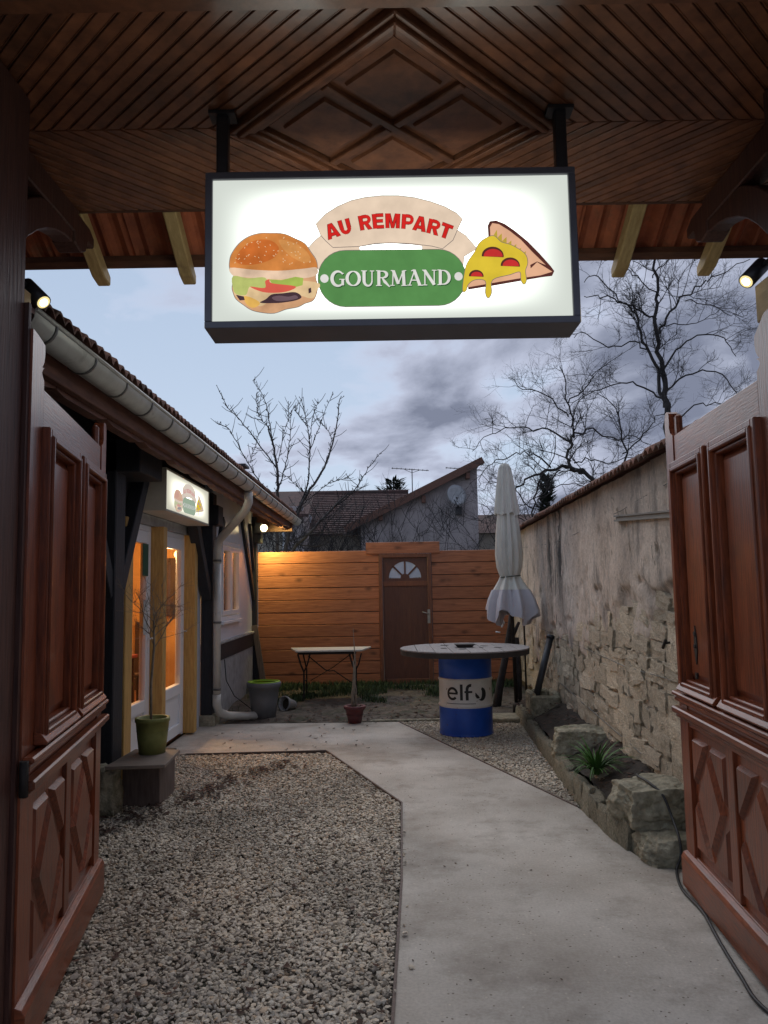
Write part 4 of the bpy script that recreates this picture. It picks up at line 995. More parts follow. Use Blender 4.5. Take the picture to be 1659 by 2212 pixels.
# --- letters: strokes as polygons in a unit box (width per letter) ------------
def stroke(p, w):
    p = [Vector(a) for a in p]; L_, R_ = [], []
    for i, a in enumerate(p):
        d = (p[min(i + 1, len(p) - 1)] - p[max(i - 1, 0)]).normalized(); n_ = Vector((-d.y, d.x))
        ww = w[i] if isinstance(w, (list, tuple)) else w
        L_.append(a + n_ * ww / 2); R_.append(a - n_ * ww / 2)
    return [(L_[i], L_[i + 1], R_[i + 1], R_[i]) for i in range(len(p) - 1)]
def arcp(cx, cy, rx, ry, a0, a1, n=14): return [(cx + rx * cos(radians(a0 + (a1 - a0) * i / n)), cy + ry * sin(radians(a0 + (a1 - a0) * i / n))) for i in range(n + 1)]
def bulge(n, lo, hi): return [lo + (hi - lo) * sin(pi * i / n) for i in range(n + 1)]
T, t_, sf = .17, .065, .055
def serif(x, y, w=.2): return stroke([(x - w / 2, y), (x + w / 2, y)], sf)
def decor(ch):
    q = []
    if ch == 'G': q += stroke(arcp(.40, .5, .33, .46, 38, 330, 22), [.07 + .12 * abs(sin(pi * i / 22)) for i in range(23)]) + stroke([(.66, .08), (.66, .46)], T * .85) + serif(.62, .46, .3) + serif(.66, .84, .10); w = .82
    elif ch == 'O': q += stroke(arcp(.42, .5, .34, .45, 0, 360, 28), [.06 + .12 * abs(cos(2 * pi * i / 28)) for i in range(29)]); w = .84
    elif ch == 'U': q += stroke([(.18, .96), (.18, .35)], T) + stroke(arcp(.40, .35, .22, .33, 180, 360, 12), [T - .1 * i / 12 for i in range(13)]) + stroke([(.62, .35), (.62, .96)], t_) + serif(.18, .97, .32) + serif(.62, .97, .24); w = .82
    elif ch == 'R': q += stroke([(.18, .02), (.18, .97)], T) + stroke([(.18, .94)] + arcp(.38, .73, .24, .21, 90, -90, 10) + [(.18, .52)], [t_] + bulge(10, t_, T) + [t_]) + stroke([(.36, .52), (.52, .25), (.78, -.06)], [t_, T, t_]) + serif(.18, .02, .32) + serif(.14, .97, .22); w = .78
    elif ch == 'M': q += stroke([(.16, .02), (.20, .97)], t_) + stroke([(.20, .97), (.48, .12)], T) + stroke([(.48, .12), (.76, .97)], t_) + stroke([(.76, .97), (.80, .02)], T) + serif(.15, .02, .24) + serif(.80, .02, .30) + serif(.14, .97, .16) + serif(.84, .97, .16); w = .98
    elif ch == 'A': q += stroke([(.12, .02), (.42, 1.0)], t_) + stroke([(.38, 1.0), (.70, .02)], T) + stroke([(.20, .34), (.62, .34)], t_) + serif(.12, .02, .24) + serif(.72, .02, .28) + stroke([(.22, .93), (.40, 1.02)], t_); w = .82
    elif ch == 'N': q += stroke([(.16, .02), (.16, .97)], t_) + stroke([(.14, .97), (.68, .04)], T) + stroke([(.68, .04), (.68, .97)], t_) + serif(.16, .02, .26) + serif(.10, .97, .18) + serif(.68, .97, .26); w = .84
    elif ch == 'D': q += stroke([(.18, .02), (.18, .97)], T) + stroke([(.14, .94)] + arcp(.34, .5, .34, .44, 90, -90, 14) + [(.14, .06)], [t_] + bulge(14, t_, T) + [t_]) + serif(.12, .97, .2) + serif(.12, .03, .2); w = .80
    return q, w

def make_art(parent, mapf, yface, step, outw, small=False, em=ec, pre=''):
    """mapf(x,y) -> function returning world (a,b) for sign-photo coords; yface -> depth fn"""
    layer = [0]
    def put(name, polys, m, dz=0):
        mb = MB()
        for p in polys: mb.poly([yface(*mapf(x, y), layer[0] + dz) for x, y in p])
        return mb.build(name, m, parent, fix=False)
    def grow(p, g):
        c = Vector((sum(a[0] for a in p) / len(p), sum(a[1] for a in p) / len(p))); out = []
        for i, a in enumerate(p):
            a0, a1 = Vector(p[i - 1]), Vector(p[(i + 1) % len(p)]); d = (a1 - a0).normalized(); n_ = Vector((d.y, -d.x)); v = Vector(a)
            if (v - c).dot(n_) < 0 and i == 0: pass
            out.append(v + n_ * g)
        ar = lambda q: abs(sum(q[i - 1][0] * q[i][1] - q[i][0] * q[i - 1][1] for i in range(len(q))))
        if ar(out) < ar(p): out = [Vector(a) * 2 - b_ for a, b_ in zip(p, out)]
        return [tuple(a) for a in out]
    def soft(p, k=4):
        n = len(p); out = []
        for i in range(n):
            p0, p1, p2, p3 = (Vector(p[(i + d) % n]) for d in (-1, 0, 1, 2))
            for j in range(k):
                t = j / k; out.append(tuple(.5 * ((2 * p1) + (p2 - p0) * t + (2 * p0 - 5 * p1 + 4 * p2 - p3) * t * t + (3 * p1 - p0 - 3 * p2 + p3) * t ** 3)))
        return out
    def shape(name, p, m, outline=True):
        if name in ('burger_base', 'burger_cheese', 'top_bun', 'bun_rim', 'lettuce', 'tomato_slice', 'patty', 'pizza_cheese', 'bun_shade', 'bun_glow', 'cheese_fold', 'patty_light'): p = soft(p)
        if outline:
            put(name + '_outline', [grow(p, outw)], em('outline', C_OUT)); layer[0] += 1
        o = put(name, [p], m); layer[0] += 1; return o
    # arched banner: two tiers
    def arcpts(cx, cy, rx, ry, a0, a1, n=16): return arcp(cx, cy, rx, -ry, a0, a1, n)
    lower = [(447, 385), (478, 350), (510, 322), (600, 290), (1090, 290), (1130, 315), (1180, 370), (1123, 404), (1118, 470), (944, 470), (944, 362)] + [(900, 355), (810, 350), (740, 355), (673, 367), (673, 384), (673, 470), (500, 470), (470, 404)]
    shape('lower_banner', lower, em('beige', (0.84, 0.66, 0.50)))
    up = [(488, 275), (530, 232), (580, 200), (640, 174), (700, 160), (770, 152), (840, 151), (910, 158), (980, 174), (1040, 194), (1090, 220), (1117, 246), (1095, 290), (1075, 335), (1030, 372), (985, 361), (900, 352), (810, 349), (740, 353), (673, 366), (560, 372), (530, 345), (508, 321)]
    shape('upper_banner', up, em('beige', (0.84, 0.66, 0.50)))
    # AU REMPART along an arc
    bold = {'A': ([[(0, 0), (.24, 0), (.30, .2), (.58, .2), (.64, 0), (.90, 0), (.58, 1), (.31, 1)]], [[(.36, .38), (.53, .38), (.445, .72)]], .90),
            'U': ([stroke_poly for stroke_poly in []], None, .84)}
    def L_(ch):
        b_ = .23
        if ch == 'A': return [[(0, 0), (.24, 0), (.52, 1), (.33, 1)], [(.66, 0), (.92, 0), (.6, 1), (.42, 1)], [(.22, .17), (.7, .17), (.64, .36), (.28, .36)], [(.33, 1), (.38, .8), (.55, .8), (.6, 1)]], .92
        if ch == 'U': return [[(.06, 1), (.06, .38), (.30, .38), (.30, 1)], [(.56, 1), (.56, .38), (.80, .38), (.80, 1)]] + stroke(arcp(.43, .38, .25, .28, 180, 360, 10), .24), .88
        if ch == 'R': return [[(.06, 0), (.30, 0), (.30, 1), (.06, 1)], [(.30, .8), (.55, .8), (.55, 1), (.30, 1)], [(.30, .38), (.55, .38), (.55, .57), (.30, .57)], [(.40, .40), (.62, .43), (.88, 0), (.60, 0)]] + stroke(arcp(.54, .69, .2, .205, 90, -90, 8), .21), .88
        if ch == 'E': return [[(.06, 0), (.30, 0), (.30, 1), (.06, 1)], [(.3, .8), (.78, .8), (.78, 1), (.3, 1)], [(.3, .41), (.74, .41), (.74, .6), (.3, .6)], [(.3, 0), (.8, 0), (.8, .2), (.3, .2)]], .84
        if ch == 'M': return [[(.06, 0), (.28, 0), (.28, 1), (.06, 1)], [(.78, 0), (1.0, 0), (1.0, 1), (.78, 1)], [(.28, 1), (.28, .68), (.45, 0), (.53, 0), (.53, .3), (.36, 1)], [(.78, 1), (.78, .68), (.61, 0), (.53, 0), (.53, .3), (.70, 1)]], 1.07
        if ch == 'P': return [[(.06, 0), (.30, 0), (.30, 1), (.06, 1)], [(.30, .8), (.52, .8), (.52, 1), (.30, 1)], [(.30, .33), (.52, .33), (.52, .52), (.30, .52)]] + stroke(arcp(.52, .665, .2, .235, 90, -90, 8), .2), .8
        if ch == 'T': return [[(.28, 0), (.52, 0), (.52, .8), (.28, .8)], [(.02, .8), (.78, .8), (.78, 1), (.02, 1)]], .8
    txt = 'AU REMPART'; hh = 62; cxx, cyy, RR = 808, 972, 718   # baseline arc of the lettering
    total = sum((.45 if c == ' ' else L_(c)[1] + .035) for c in txt) * hh * 1.03
    ang = -total / 2 / RR - .012
    reds = []; outs = []
    for c in txt:
        if c == ' ': ang += .45 * hh * 1.03 / RR; continue
        pl, w = L_(c)
        for p in pl:
            pts = []
            for (a, b_) in p:
                th = ang + a * hh * 1.03 / RR; r_ = RR - 34 + b_ * hh
                pts.append((cxx + sin(th) * r_, cyy - cos(th) * r_ ))
            reds.append(pts)
        ang += (w + .035) * hh * 1.03 / RR
    for k, p in enumerate(reds):
        pass
    mb = MB()
    if not small:
        for p in reds: mb.poly([yface(*mapf(x, y), layer[0]) for x, y in grow(p, 2.2)])
        mb.build('red_letters_outline', em('darkred', (0.13, 0.02, 0.02)), parent, fix=False); layer[0] += 1
    mb = MB()
    for k, p in enumerate(reds): mb.poly([yface(*mapf(x, y), layer[0] + .02 * k) for x, y in p])
    mb.build('red_letters', em('red', (0.68, 0.022, 0.018)), parent, fix=False); layer[0] += 1.5
    # green pill
    pill = arcp(613, 502, 117, -119, 90, 270, 14)[::-1] 
    pill = [(613 + 117 * cos(radians(a)), 504 + 118 * sin(radians(a))) for a in range(90, 271, 12)] + [(1013 + 117 * cos(radians(a)), 495 + 118 * sin(radians(a))) for a in range(-90, 91, 12)]
    shape('green_pill', pill, em('green', (0.105, 0.28, 0.085)))
    for (x, y) in ((523, 505), (1099, 490)): put('white_dot', [[(x + 18 * cos(a), y + 18 * sin(a)) for a in [i * pi / 8 for i in range(16)]]], em('paleletter', (0.80, 0.78, 0.74)))
    txt = 'GOURMAND'; ws = [decor(c)[1] for c in txt]; h2 = 66; k_ = (1068 - 550) / sum(ws); xx = 550
    polys = []; shad = []
    for c, w in zip(txt, ws):
        q, _ = decor(c)
        for p in q:
            polys.append([(xx + a.x * k_, 538 - (xx - 550) * .022 - a.y * h2) for a in p]); shad.append([(xx + a.x * k_ + 3.5, 538 - (xx - 550) * .022 - a.y * h2 + 4) for a in p])
        xx += w * k_
    mb = MB()
    for k, p in enumerate(shad): mb.poly([yface(*mapf(x, y), layer[0] + .01 * k) for x, y in p])
    mb.build('letter_shadow', em('darkgreen', (0.03, 0.10, 0.035)), parent, fix=False); layer[0] += 2.5
    mb = MB()
    for k, p in enumerate(polys): mb.poly([yface(*mapf(x, y), layer[0] + .01 * k) for x, y in p])
    mb.build('white_letters', em('paleletter', (0.80, 0.78, 0.74)), parent, fix=False); layer[0] += 3
    # burger
    bun_all = [(122, 440), (130, 408), (160, 365), (200, 335), (245, 320), (290, 318), (350, 320), (400, 340), (440, 360), (465, 395), (488, 430), (492, 470), (485, 500), (494, 540), (485, 580), (470, 600), (440, 610), (410, 625), (360, 635), (310, 652), (260, 650), (215, 640), (180, 618), (150, 595), (138, 570), (133, 545), (140, 500), (123, 470)]
    shape('burger_base', bun_all, em('bun_low', (0.74, 0.41, 0.22)))
    shape('burger_cheese', [(136, 520), (170, 505), (480, 520), (488, 560), (470, 590), (400, 575), (360, 605), (300, 600), (250, 625), (200, 600), (150, 585), (138, 560)], em('cheese', (0.84, 0.60, 0.33)), False)
    shape('top_bun', [(123, 440), (131, 408), (161, 366), (201, 336), (246, 321), (290, 319), (350, 321), (399, 341), (439, 361), (464, 396), (487, 431), (489, 468), (430, 470), (330, 480), (220, 478), (132, 470)], em('bun', (0.72, 0.26, 0.065)), False)
    shape('bun_shade', [(150, 440), (160, 400), (200, 362), (250, 345), (300, 350), (330, 380), (310, 420), (250, 445), (190, 452)], em('bun_shade', (0.66, 0.17, 0.035)), False)
    shape('bun_glow', [(330, 345), (390, 355), (440, 385), (465, 425), (440, 440), (390, 420), (350, 385)], em('bun_glow', (0.78, 0.34, 0.10)), False)
    shape('bun_rim', [(124, 465), (220, 472), (330, 475), (430, 466), (489, 460), (491, 490), (440, 505), (330, 510), (200, 505), (140, 500)], em('bunrim', (0.86, 0.62, 0.44)), False)
    shape('lettuce', [(136, 500), (200, 508), (272, 505), (276, 545), (230, 552), (205, 545), (190, 578), (150, 575), (136, 550)], em('lettuce', (0.50, 0.55, 0.17)), False)
    put('lettuce', [[(290, 512), (340, 515), (400, 500), (434, 505), (430, 535), (395, 545), (330, 535), (300, 530)]], em('lettuce2', (0.40, 0.52, 0.10))); layer[0] += 1
    shape('tomato_slice', [(208, 543), (270, 548), (272, 520), (290, 512), (300, 528), (400, 540), (372, 560), (320, 568), (260, 565)], em('tomato', (0.72, 0.12, 0.08)), False)
    shape('patty', [(250, 608), (275, 595), (300, 575), (345, 570), (400, 565), (426, 585), (400, 600), (340, 610), (300, 612), (262, 612)], em('patty', (0.065, 0.035, 0.045)), False)
    shape('patty_light', [(300, 588), (330, 580), (370, 584), (400, 578), (410, 590), (370, 600), (320, 602)], em('patty_light', (0.16, 0.10, 0.12)), False)
    shape('cheese_fold', [(180, 585), (215, 590), (250, 612), (225, 632), (195, 620)], em('cheese_fold', (0.86, 0.50, 0.12)), False)
    put('patty_bit', [[(148, 578), (182, 585), (186, 600), (165, 602)]], em('patty', (0.065, 0.035, 0.045))); put('patty_bit', [[(455, 550), (466, 545), (468, 565), (456, 570)]], em('patty', (0.065, 0.035, 0.045)))
    if not small:
        rs = random.Random(4); sd = []
        for i in range(62):
            a = rs.uniform(0, pi); r_ = sqrt(rs.uniform(0.02, 1)); x, y = 306 + 165 * r_ * cos(a), 455 - 125 * r_ * sin(a); an = rs.uniform(0, pi)
            if y > 448: continue
            sd.append([(x + 4 * cos(an + b_) * (1 if k % 2 == 0 else .45), y + 4 * sin(an + b_) * (1 if k % 2 == 0 else .45)) for k, b_ in enumerate((0, pi / 2, pi, 3 * pi / 2))])
        layer[0] += 1; put('sesame_seeds', sd, em('seed', (0.88, 0.62, 0.36)))['kind'] = 'stuff'; layer[0] += 1
    # pizza slice
    shape('pizza_crust', [(1228, 320), (1226, 275), (1235, 256), (1262, 252), (1300, 266), (1345, 296), (1400, 340), (1450, 390), (1500, 445), (1515, 465), (1505, 486), (1460, 492), (1360, 510), (1250, 530), (1140, 548), (1130, 480)], em('crust_dark', (0.10, 0.03, 0.025)), False)
    shape('pizza_base', [(1238, 325), (1236, 282), (1246, 264), (1275, 268), (1320, 295), (1370, 333), (1420, 385), (1478, 440), (1440, 425), (1410, 440), (1412, 455), (1440, 428), (1506, 468), (1455, 484), (1350, 500), (1250, 518), (1138, 538), (1150, 470)], em('crust', (0.80, 0.45, 0.28)), False)
    saw = [(1250, 318)]
    for i in range(7): saw += [(1266 + i * 21, 292 + i * 15), (1268 + i * 20, 326 + i * 14)]
    saw += [(1392, 400), (1380, 395), (1300, 360)]
    shape('pizza_crust_spikes', saw, em('mustard', (0.52, 0.38, 0.05)), False)
    shape('pizza_cheese', [(1226, 325), (1255, 320), (1285, 345), (1330, 358), (1385, 392), (1398, 430), (1388, 465), (1392, 505), (1382, 522), (1370, 505), (1365, 470), (1320, 482), (1245, 505), (1240, 560), (1226, 582), (1215, 560), (1215, 510), (1170, 505), (1140, 525), (1130, 552), (1116, 550), (1126, 470), (1140, 430), (1168, 390), (1190, 350)], em('pizza_yellow', (0.75, 0.55, 0.045)))
    for (x, y, r_, sgn) in ((1247, 392, 48, 1), (1323, 432, 42, 1), (1175, 478, 32, 1)):
        put('tomato_rim', [[(x + r_ * cos(radians(a)), y + 12 - r_ * .82 * sin(radians(a))) for a in range(-8, 196, 12)]], em('crust_dark', (0.10, 0.03, 0.025)), 0)
        put('tomato_round', [[(x + 2 + (r_ - 7) * cos(radians(a)), y + 12 - (r_ - 8) * .74 * sin(radians(a))) for a in range(-6, 190, 12)]], em('tomato_red', (0.60, 0.035, 0.035)), 1)

sg = thing('hanging_light_box_sign', (0.04, 2.85, 3.12), 'large lit hanging box sign reading AU REMPART GOURMAND with burger and pizza', 'sign')
sx0, sx1, sz0, sz1, sy0, sy1 = -0.643, 0.730, 2.522, 3.118, 2.75, 2.93
fwid = .026
def fr_ring(y0, y1): return MB().box(sx0, sx1, y0, y1, sz0, sz0 + fwid).box(sx0, sx1, y0, y1, sz1 - fwid, sz1).box(sx0, sx0 + fwid, y0, y1, sz0 + fwid, sz1 - fwid).box(sx1 - fwid, sx1, y0, y1, sz0 + fwid, sz1 - fwid)
fr_ring(sy0, sy1).build('sign_case', 'sign_frame', sg, bevel=.002)
face = lit_face('lit_sign_face', 2.6, .60, (.94, 1.0, .92))
MB().box(sx0 + fwid + .001, sx1 - fwid - .001, sy0 + .012, sy0 + .02, sz0 + fwid + .001, sz1 - fwid - .001).build('lit_face', face, sg)
MB().box(sx0 + fwid + .001, sx1 - fwid - .001, sy1 - .02, sy1 - .012, sz0 + fwid + .001, sz1 - fwid - .001).build('lit_face', face, sg)
fu0, fu1, fv0, fv1 = sx0 + fwid, sx1 - fwid, sz0 + fwid, sz1 - fwid
make_art(sg, ART, lambda u, v, l: (fu0 + (fu1 - fu0) * u, sy0 + .0112 - l * .0002, fv0 + (fv1 - fv0) * v), .0002, 2.6)
for x in (-.595, .70):
    MB().box(x - .022, x + .022, 2.815, 2.86, 3.112, 3.385).build('hanger', 'metal_dk', sg, bevel=.004)
    MB().box(x - .05, x + .05, 2.80, 2.875, 3.383, 3.396).build('hanger_plate', 'metal_dk', sg)

s2 = thing('wall_light_box_sign', (-2.0, 7.75, 2.3), 'small lit box sign with faded restaurant logo above the glazed doors', 'sign')
qx, qy0, qy1, qz0, qz1 = -1.945, 6.90, 8.61, 2.292, 2.685
MB().box(-2.19, qx, qy0, qy1, qz0, qz0 + .02).box(-2.19, qx, qy0, qy1, qz1 - .02, qz1).box(-2.19, qx, qy0, qy0 + .02, qz0 + .02, qz1 - .02).box(-2.19, qx, qy1 - .02, qy1, qz0 + .02, qz1 - .02).build('sign_case', 'sign_cream', s2, bevel=.002)
MB().box(qx - .015, qx - .007, qy0 + .021, qy1 - .021, qz0 + .021, qz1 - .021).build('lit_face', lit_face('lit_small_face', 1.5, .50, (1.0, .97, .80), 1), s2)
EM2 = {}
def ec2(name, c, s=1.0):
    if name not in EM2:
        g_ = .45; c = tuple(v * (1 - g_) + g_ * .62 for v in c) if name not in ('pizza_yellow',) else c
        EM2[name] = emit('faded_' + name, c, .8)
    return EM2[name]
make_art(s2, lambda x, y: (.5 + (x - 812) / 2000., .5 - (y - 385) / 560.), lambda u, v, l: (qx - .0065 + l * .0002, qy0 + .02 + (qy1 - qy0 - .04) * u, qz0 + .02 + (qz1 - qz0 - .04) * v), .0002, 3, small=True, em=ec2)

# ================================================================== GATE LEAVES
def gate_leaf(P0, P1, side, lab, z_h, lock=False):
    xf, L_ = frame_xf(P0, P1, side)
    g = thing('gate_leaf', (P0[0], P0[1], 0), lab, 'gate', 'carved wooden gate leaves swung open into the yard')
    th = .045
    zt = 2.35
    B = lambda: MB(xf)
    # stiles and rails (w: 0 = visible face, negative = back)
    # hinge stile with curved horn
    horn = [(0, .03), (.17, .03), (.17, zt)]
    for i in range(7): a = i / 6; horn.append((.17 - .035 * sin(a * pi) , zt + .03 + a * .05))
    for i in range(9): a = -pi / 2 + pi * .62 * i / 8; horn.append((.12 + .055 * cos(a), zt + .145 + .055 * sin(a) * 1.3))
    horn += [(.07, z_h), (0, z_h)]
    def pr(pts, w0, w1, nm, m='gate_v', bev=.004):
        mb = MB(xf); mb.prism(pts, 'y', w0, w1); return mb.build(nm, m, g, bevel=bev)
    pr(horn, -th, 0, 'hinge_stile')
    free = [(L_ - .13, .03), (L_, .03), (L_, 2.47)]
    for i in range(7): a = i * pi / 6; free.append((L_ - .04 + .04 * cos(a), 2.465 + .03 * sin(a)))
    free += [(L_ - .08, 2.43), (L_ - .075, 2.40), (L_ - .09, 2.37), (L_ - .13, 2.35)]
    pr(free, -th - .002, .004, 'free_stile')
    B().box(L_ - .165, L_ - .105, -th, -.012, 2.345, 2.462).build('scroll_block', 'gate_h', g, bevel=.012)
    B().box(.171, L_ - .131, -th, -.001, 2.19, zt).build('top_rail', 'gate_h', g, bevel=.004)
    B().box(.171, L_ - .131, -th, -.001, .84, 1.02).build('lock_rail', 'gate_h', g, bevel=.004)
    B().box(.171, L_ - .131, -th, -.001, .03, .2).build('bottom_rail', 'gate_h', g, bevel=.004)
    um = (.17 + L_ - .13) / 2
    B().box(um - .045, um + .045, -th, -.0012, .201, 2.189).build('centre_stile', 'gate_v', g, bevel=.004)
    for (u0, u1) in ((.171, um - .046), (um + .046, L_ - .131)):
        # upper panel: recessed board with raised field and bolection moulding
        B().box(u0, u1, -th + .008, -.024, 1.021, 2.189).build('panel_board', 'gate_v', g)
        b0 = [(u0 + .055, 1.09), (u1 - .055, 1.09), (u1 - .055, 2.13), (u0 + .055, 2.13)]; b1 = [(u0 + .085, 1.12), (u1 - .085, 1.12), (u1 - .085, 2.10), (u0 + .085, 2.10)]
        mb = MB(xf); mb.frustum(b0, b1, 'y', -.024, -.008); mb.build('raised_field', 'gate_v', g)
        mo = MB(xf)
        for (e, w, hgt) in ((-.012, .030, .030), (.018, .022, .040), (.040, .016, .018)):
            a0, a1, c0, c1 = u0 + e, u1 - e, 1.03 + e, 2.19 - e
            mo.box(a0, a0 + w, -.023, hgt, c0, c1).box(a1 - w, a1, -.023, hgt, c0, c1).box(a0 + w, a1 - w, -.023, hgt, c0, c0 + w).box(a0 + w, a1 - w, -.023, hgt, c1 - w, c1)
        mo.build('panel_moulding', 'gate_v', g, bevel=.005)
        mb = MB(xf); mb.prism([(0, 1.022), (.044, 1.022), (.050, 1.03), (.026, 1.062), (.0, 1.068)], 'x', u0 - .02, u1 + .02)
        mb.v = [(v[0], v[1], v[2]) for v in mb.v]; mb.build('panel_sill', 'gate_h', g, bevel=.002)
        # lower panel with diamond-point carving
        B().box(u0, u1, -th + .008, -.02, .201, .839).build('panel_board', 'gate_v', g)
        uc, zc_ = (u0 + u1) / 2, .52; hw, hh_ = (u1 - u0) / 2 - .03, .275
        lz = [(uc - hw * .80, zc_), (uc, zc_ - hh_ * .86), (uc + hw * .80, zc_), (uc, zc_ + hh_ * .86)]
        mb = MB(xf); mb.frustum(lz, [(uc + (p[0] - uc) * .84, zc_ + (p[1] - zc_) * .84) for p in lz], 'y', -.02, .002); mb.build('carved_diamond', 'gate_v', g)
        for su in (-1, 1):
            for sz_ in (-1, 1):
                tr = [(uc + su * hw, zc_ + sz_ * hh_), (uc + su * hw, zc_ + sz_ * hh_ * .14), (uc + su * hw * .10, zc_ + sz_ * hh_)]
                c0 = (sum(p[0] for p in tr) / 3, sum(p[1] for p in tr) / 3)
                mb = MB(xf); mb.frustum(tr, [(c0[0] + (p[0] - c0[0]) * .80, c0[1] + (p[1] - c0[1]) * .80) for p in tr], 'y', -.02, .001); mb.build('carved_triangle', 'gate_v', g)
    # mid mouldings
    for (z0, z1, w) in ((.985, 1.008, .042), (.955, .984, .028), (.895, .93, .046), (.872, .893, .026)):
        B().box(-.005, L_ + .003, 0, w, z0, z1).build('rail_moulding', 'gate_h', g, bevel=.007)
    mb = MB(xf); mb.prism([(-.001, .02), (.034, .02), (.034, .165), (.022, .185), (-.001, .195)], 'x', -.004, L_ + .002); mb.build('kick_board', 'gate_h', g, bevel=.002)
    for z0 in (.94,): B().tube([(-.012, .012, z0 - .06), (-.012, .012, z0 + .06)], .016, 8).build('hinge', 'iron', g)
    if lock:
        B().prism([(L_ - .30 - .022, 1.24), (L_ - .30, 1.17), (L_ - .30 + .022, 1.24), (L_ - .30 + .018, 1.30), (L_ - .30, 1.36), (L_ - .30 - .018, 1.30)], 'y', -.008, -.003).build('lock_plate', 'iron', g)
        B().tube([(L_ - .30, -.008, 1.26), (L_ - .30, .004, 1.26)], .010, 8).tube([(L_ - .30, -.008, 1.32), (L_ - .30, .002, 1.32)], .012, 8).box(L_ - .31, L_ - .29, -.008, .002, 1.10, 1.13).build('handle', 'iron', g)
    return g
gate_leaf((-1.262, 2.745), (-1.527, 4.222), 1, 'left wooden gate leaf standing open before the restaurant wall', 2.53)
gate_leaf((1.437, 2.775), (1.549, 4.195), -1, 'right wooden gate leaf with iron lock, open against the stone wall', 2.58, True)

# ================================================================== GATEWAY CANOPY
can = thing('gateway_canopy', (0.05, 2.9, 0), 'wooden gateway roof with chevron boarded ceiling over the entrance', 'gateway')
CX, CY, HA, CZ = 0.06, 2.925, .655, 3.40
# ceiling boards in chevrons around the diamond
PB = .0715
def qb(c0, c1, sx_, sy_, x_lim, nm='ceiling_board'):
    mb = MB(); H2 = HA
    def strip_(ca, cb, z0, z1, ins=0):
        pts = [(ca, .003), (cb, .003), (cb - H2, H2), (ca - H2, H2)]
        pts = [(min(max(p[0], 0), x_lim), p[1]) for p in pts]
        mb.prism([(CX + sx_ * p[0], CY + sy_ * p[1]) for p in pts], 'z', z0, z1)
    strip_(c0 + .001, c0 + .0565, CZ - .001, CZ + .018)
    strip_(c0 + .0605, c0 + .0685, CZ + .003, CZ + .018)
    mb.build(nm, 'ceil', can, bevel=.0016)
for sx_ in (-1, 1):
    lim = 1.62
    for sy_ in (-1, 1):
        c = HA
        while c < lim + .62:
            qb(c, c + PB, sx_, sy_, 5); c += PB
MB().box(-3.0, 3.1, CY - HA, CY + HA, CZ + .0185, CZ + .05).build('ceiling_backing', 'ceil_dark', can)
# diamond frame mouldings
def dstrip(c0, c1, z0, z1, nm, m='ceil'):
    for k in range(4):
        a = [(1, 0), (0, 1), (-1, 0), (0, -1)]
        p, q_ = a[k], a[(k + 1) % 4]
        pts = [(CX + p[0] * c0, CY + p[1] * c0), (CX + p[0] * c1, CY + p[1] * c1), (CX + q_[0] * c1, CY + q_[1] * c1), (CX + q_[0] * c0, CY + q_[1] * c0)]
        MB().prism(pts, 'z', z0, z1).build(nm, m, can, bevel=.004)
dstrip(.622, .652, CZ - .030, CZ + .017, 'diamond_moulding')
dstrip(.590, .620, CZ - .045, CZ + .017, 'diamond_moulding')
dstrip(.545, .586, CZ - .028, CZ + .017, 'diamond_moulding')
dstrip(.515, .541, CZ - .014, CZ + .017, 'diamond_moulding')
for (dx, dy) in ((0, 1), (1, 0), (0, -1), (-1, 0)):
    c = (CX + dx * .2575, CY + dy * .2575)
    def dm(h_): return [(c[0] + h_, c[1]), (c[0], c[1] + h_), (c[0] - h_, c[1]), (c[0], c[1] - h_)]
    MB().prism(dm(.236), 'z', CZ + .004, CZ + .0175).build('diamond_panel', 'ceil', can)
    MB().frustum(dm(.178), dm(.170), 'z', CZ + .0035, CZ - .008).build('raised_panel', 'ceil', can)
for (ax, ay) in ((1, 1), (1, -1)):
    d = Vector((ax, ay)).normalized(); n_ = Vector((-d.y, d.x)) * .018; r_ = .36
    ext = [(-r_, -.019), (.019, r_)] if ax == ay else [(-r_, r_)]
    for (s0, s1) in ([(-r_, r_)] if ay == 1 else [(-r_, -.0185), (.0185, r_)]):
        MB().prism([(CX + d.x * s0 - n_.x, CY + d.y * s0 - n_.y), (CX + d.x * s1 - n_.x, CY + d.y * s1 - n_.y), (CX + d.x * s1 + n_.x, CY + d.y * s1 + n_.y), (CX + d.x * s0 + n_.x, CY + d.y * s0 + n_.y)], 'z', CZ - .016, CZ + .017).build('cross_bar', 'ceil', can, bevel=.004)
# edge beams
MB().box(-2.4, 2.5, CY - HA - .07, CY - HA - .004, CZ - .03, CZ + .22).build('edge_beam', 'ceil', can, bevel=.006)
MB().box(-2.4, 2.5, CY + HA + .001, CY + HA + .022, CZ - .004, CZ + .06).build('edge_trim', 'beam', can, bevel=.004)
MB().box(-2.5, -2.25, CY - .75, CY + .75, CZ - .16, CZ - .003).box(2.36, 2.6, CY - .75, CY + .75, CZ - .16, CZ - .003).build('side_beam', 'post', can)
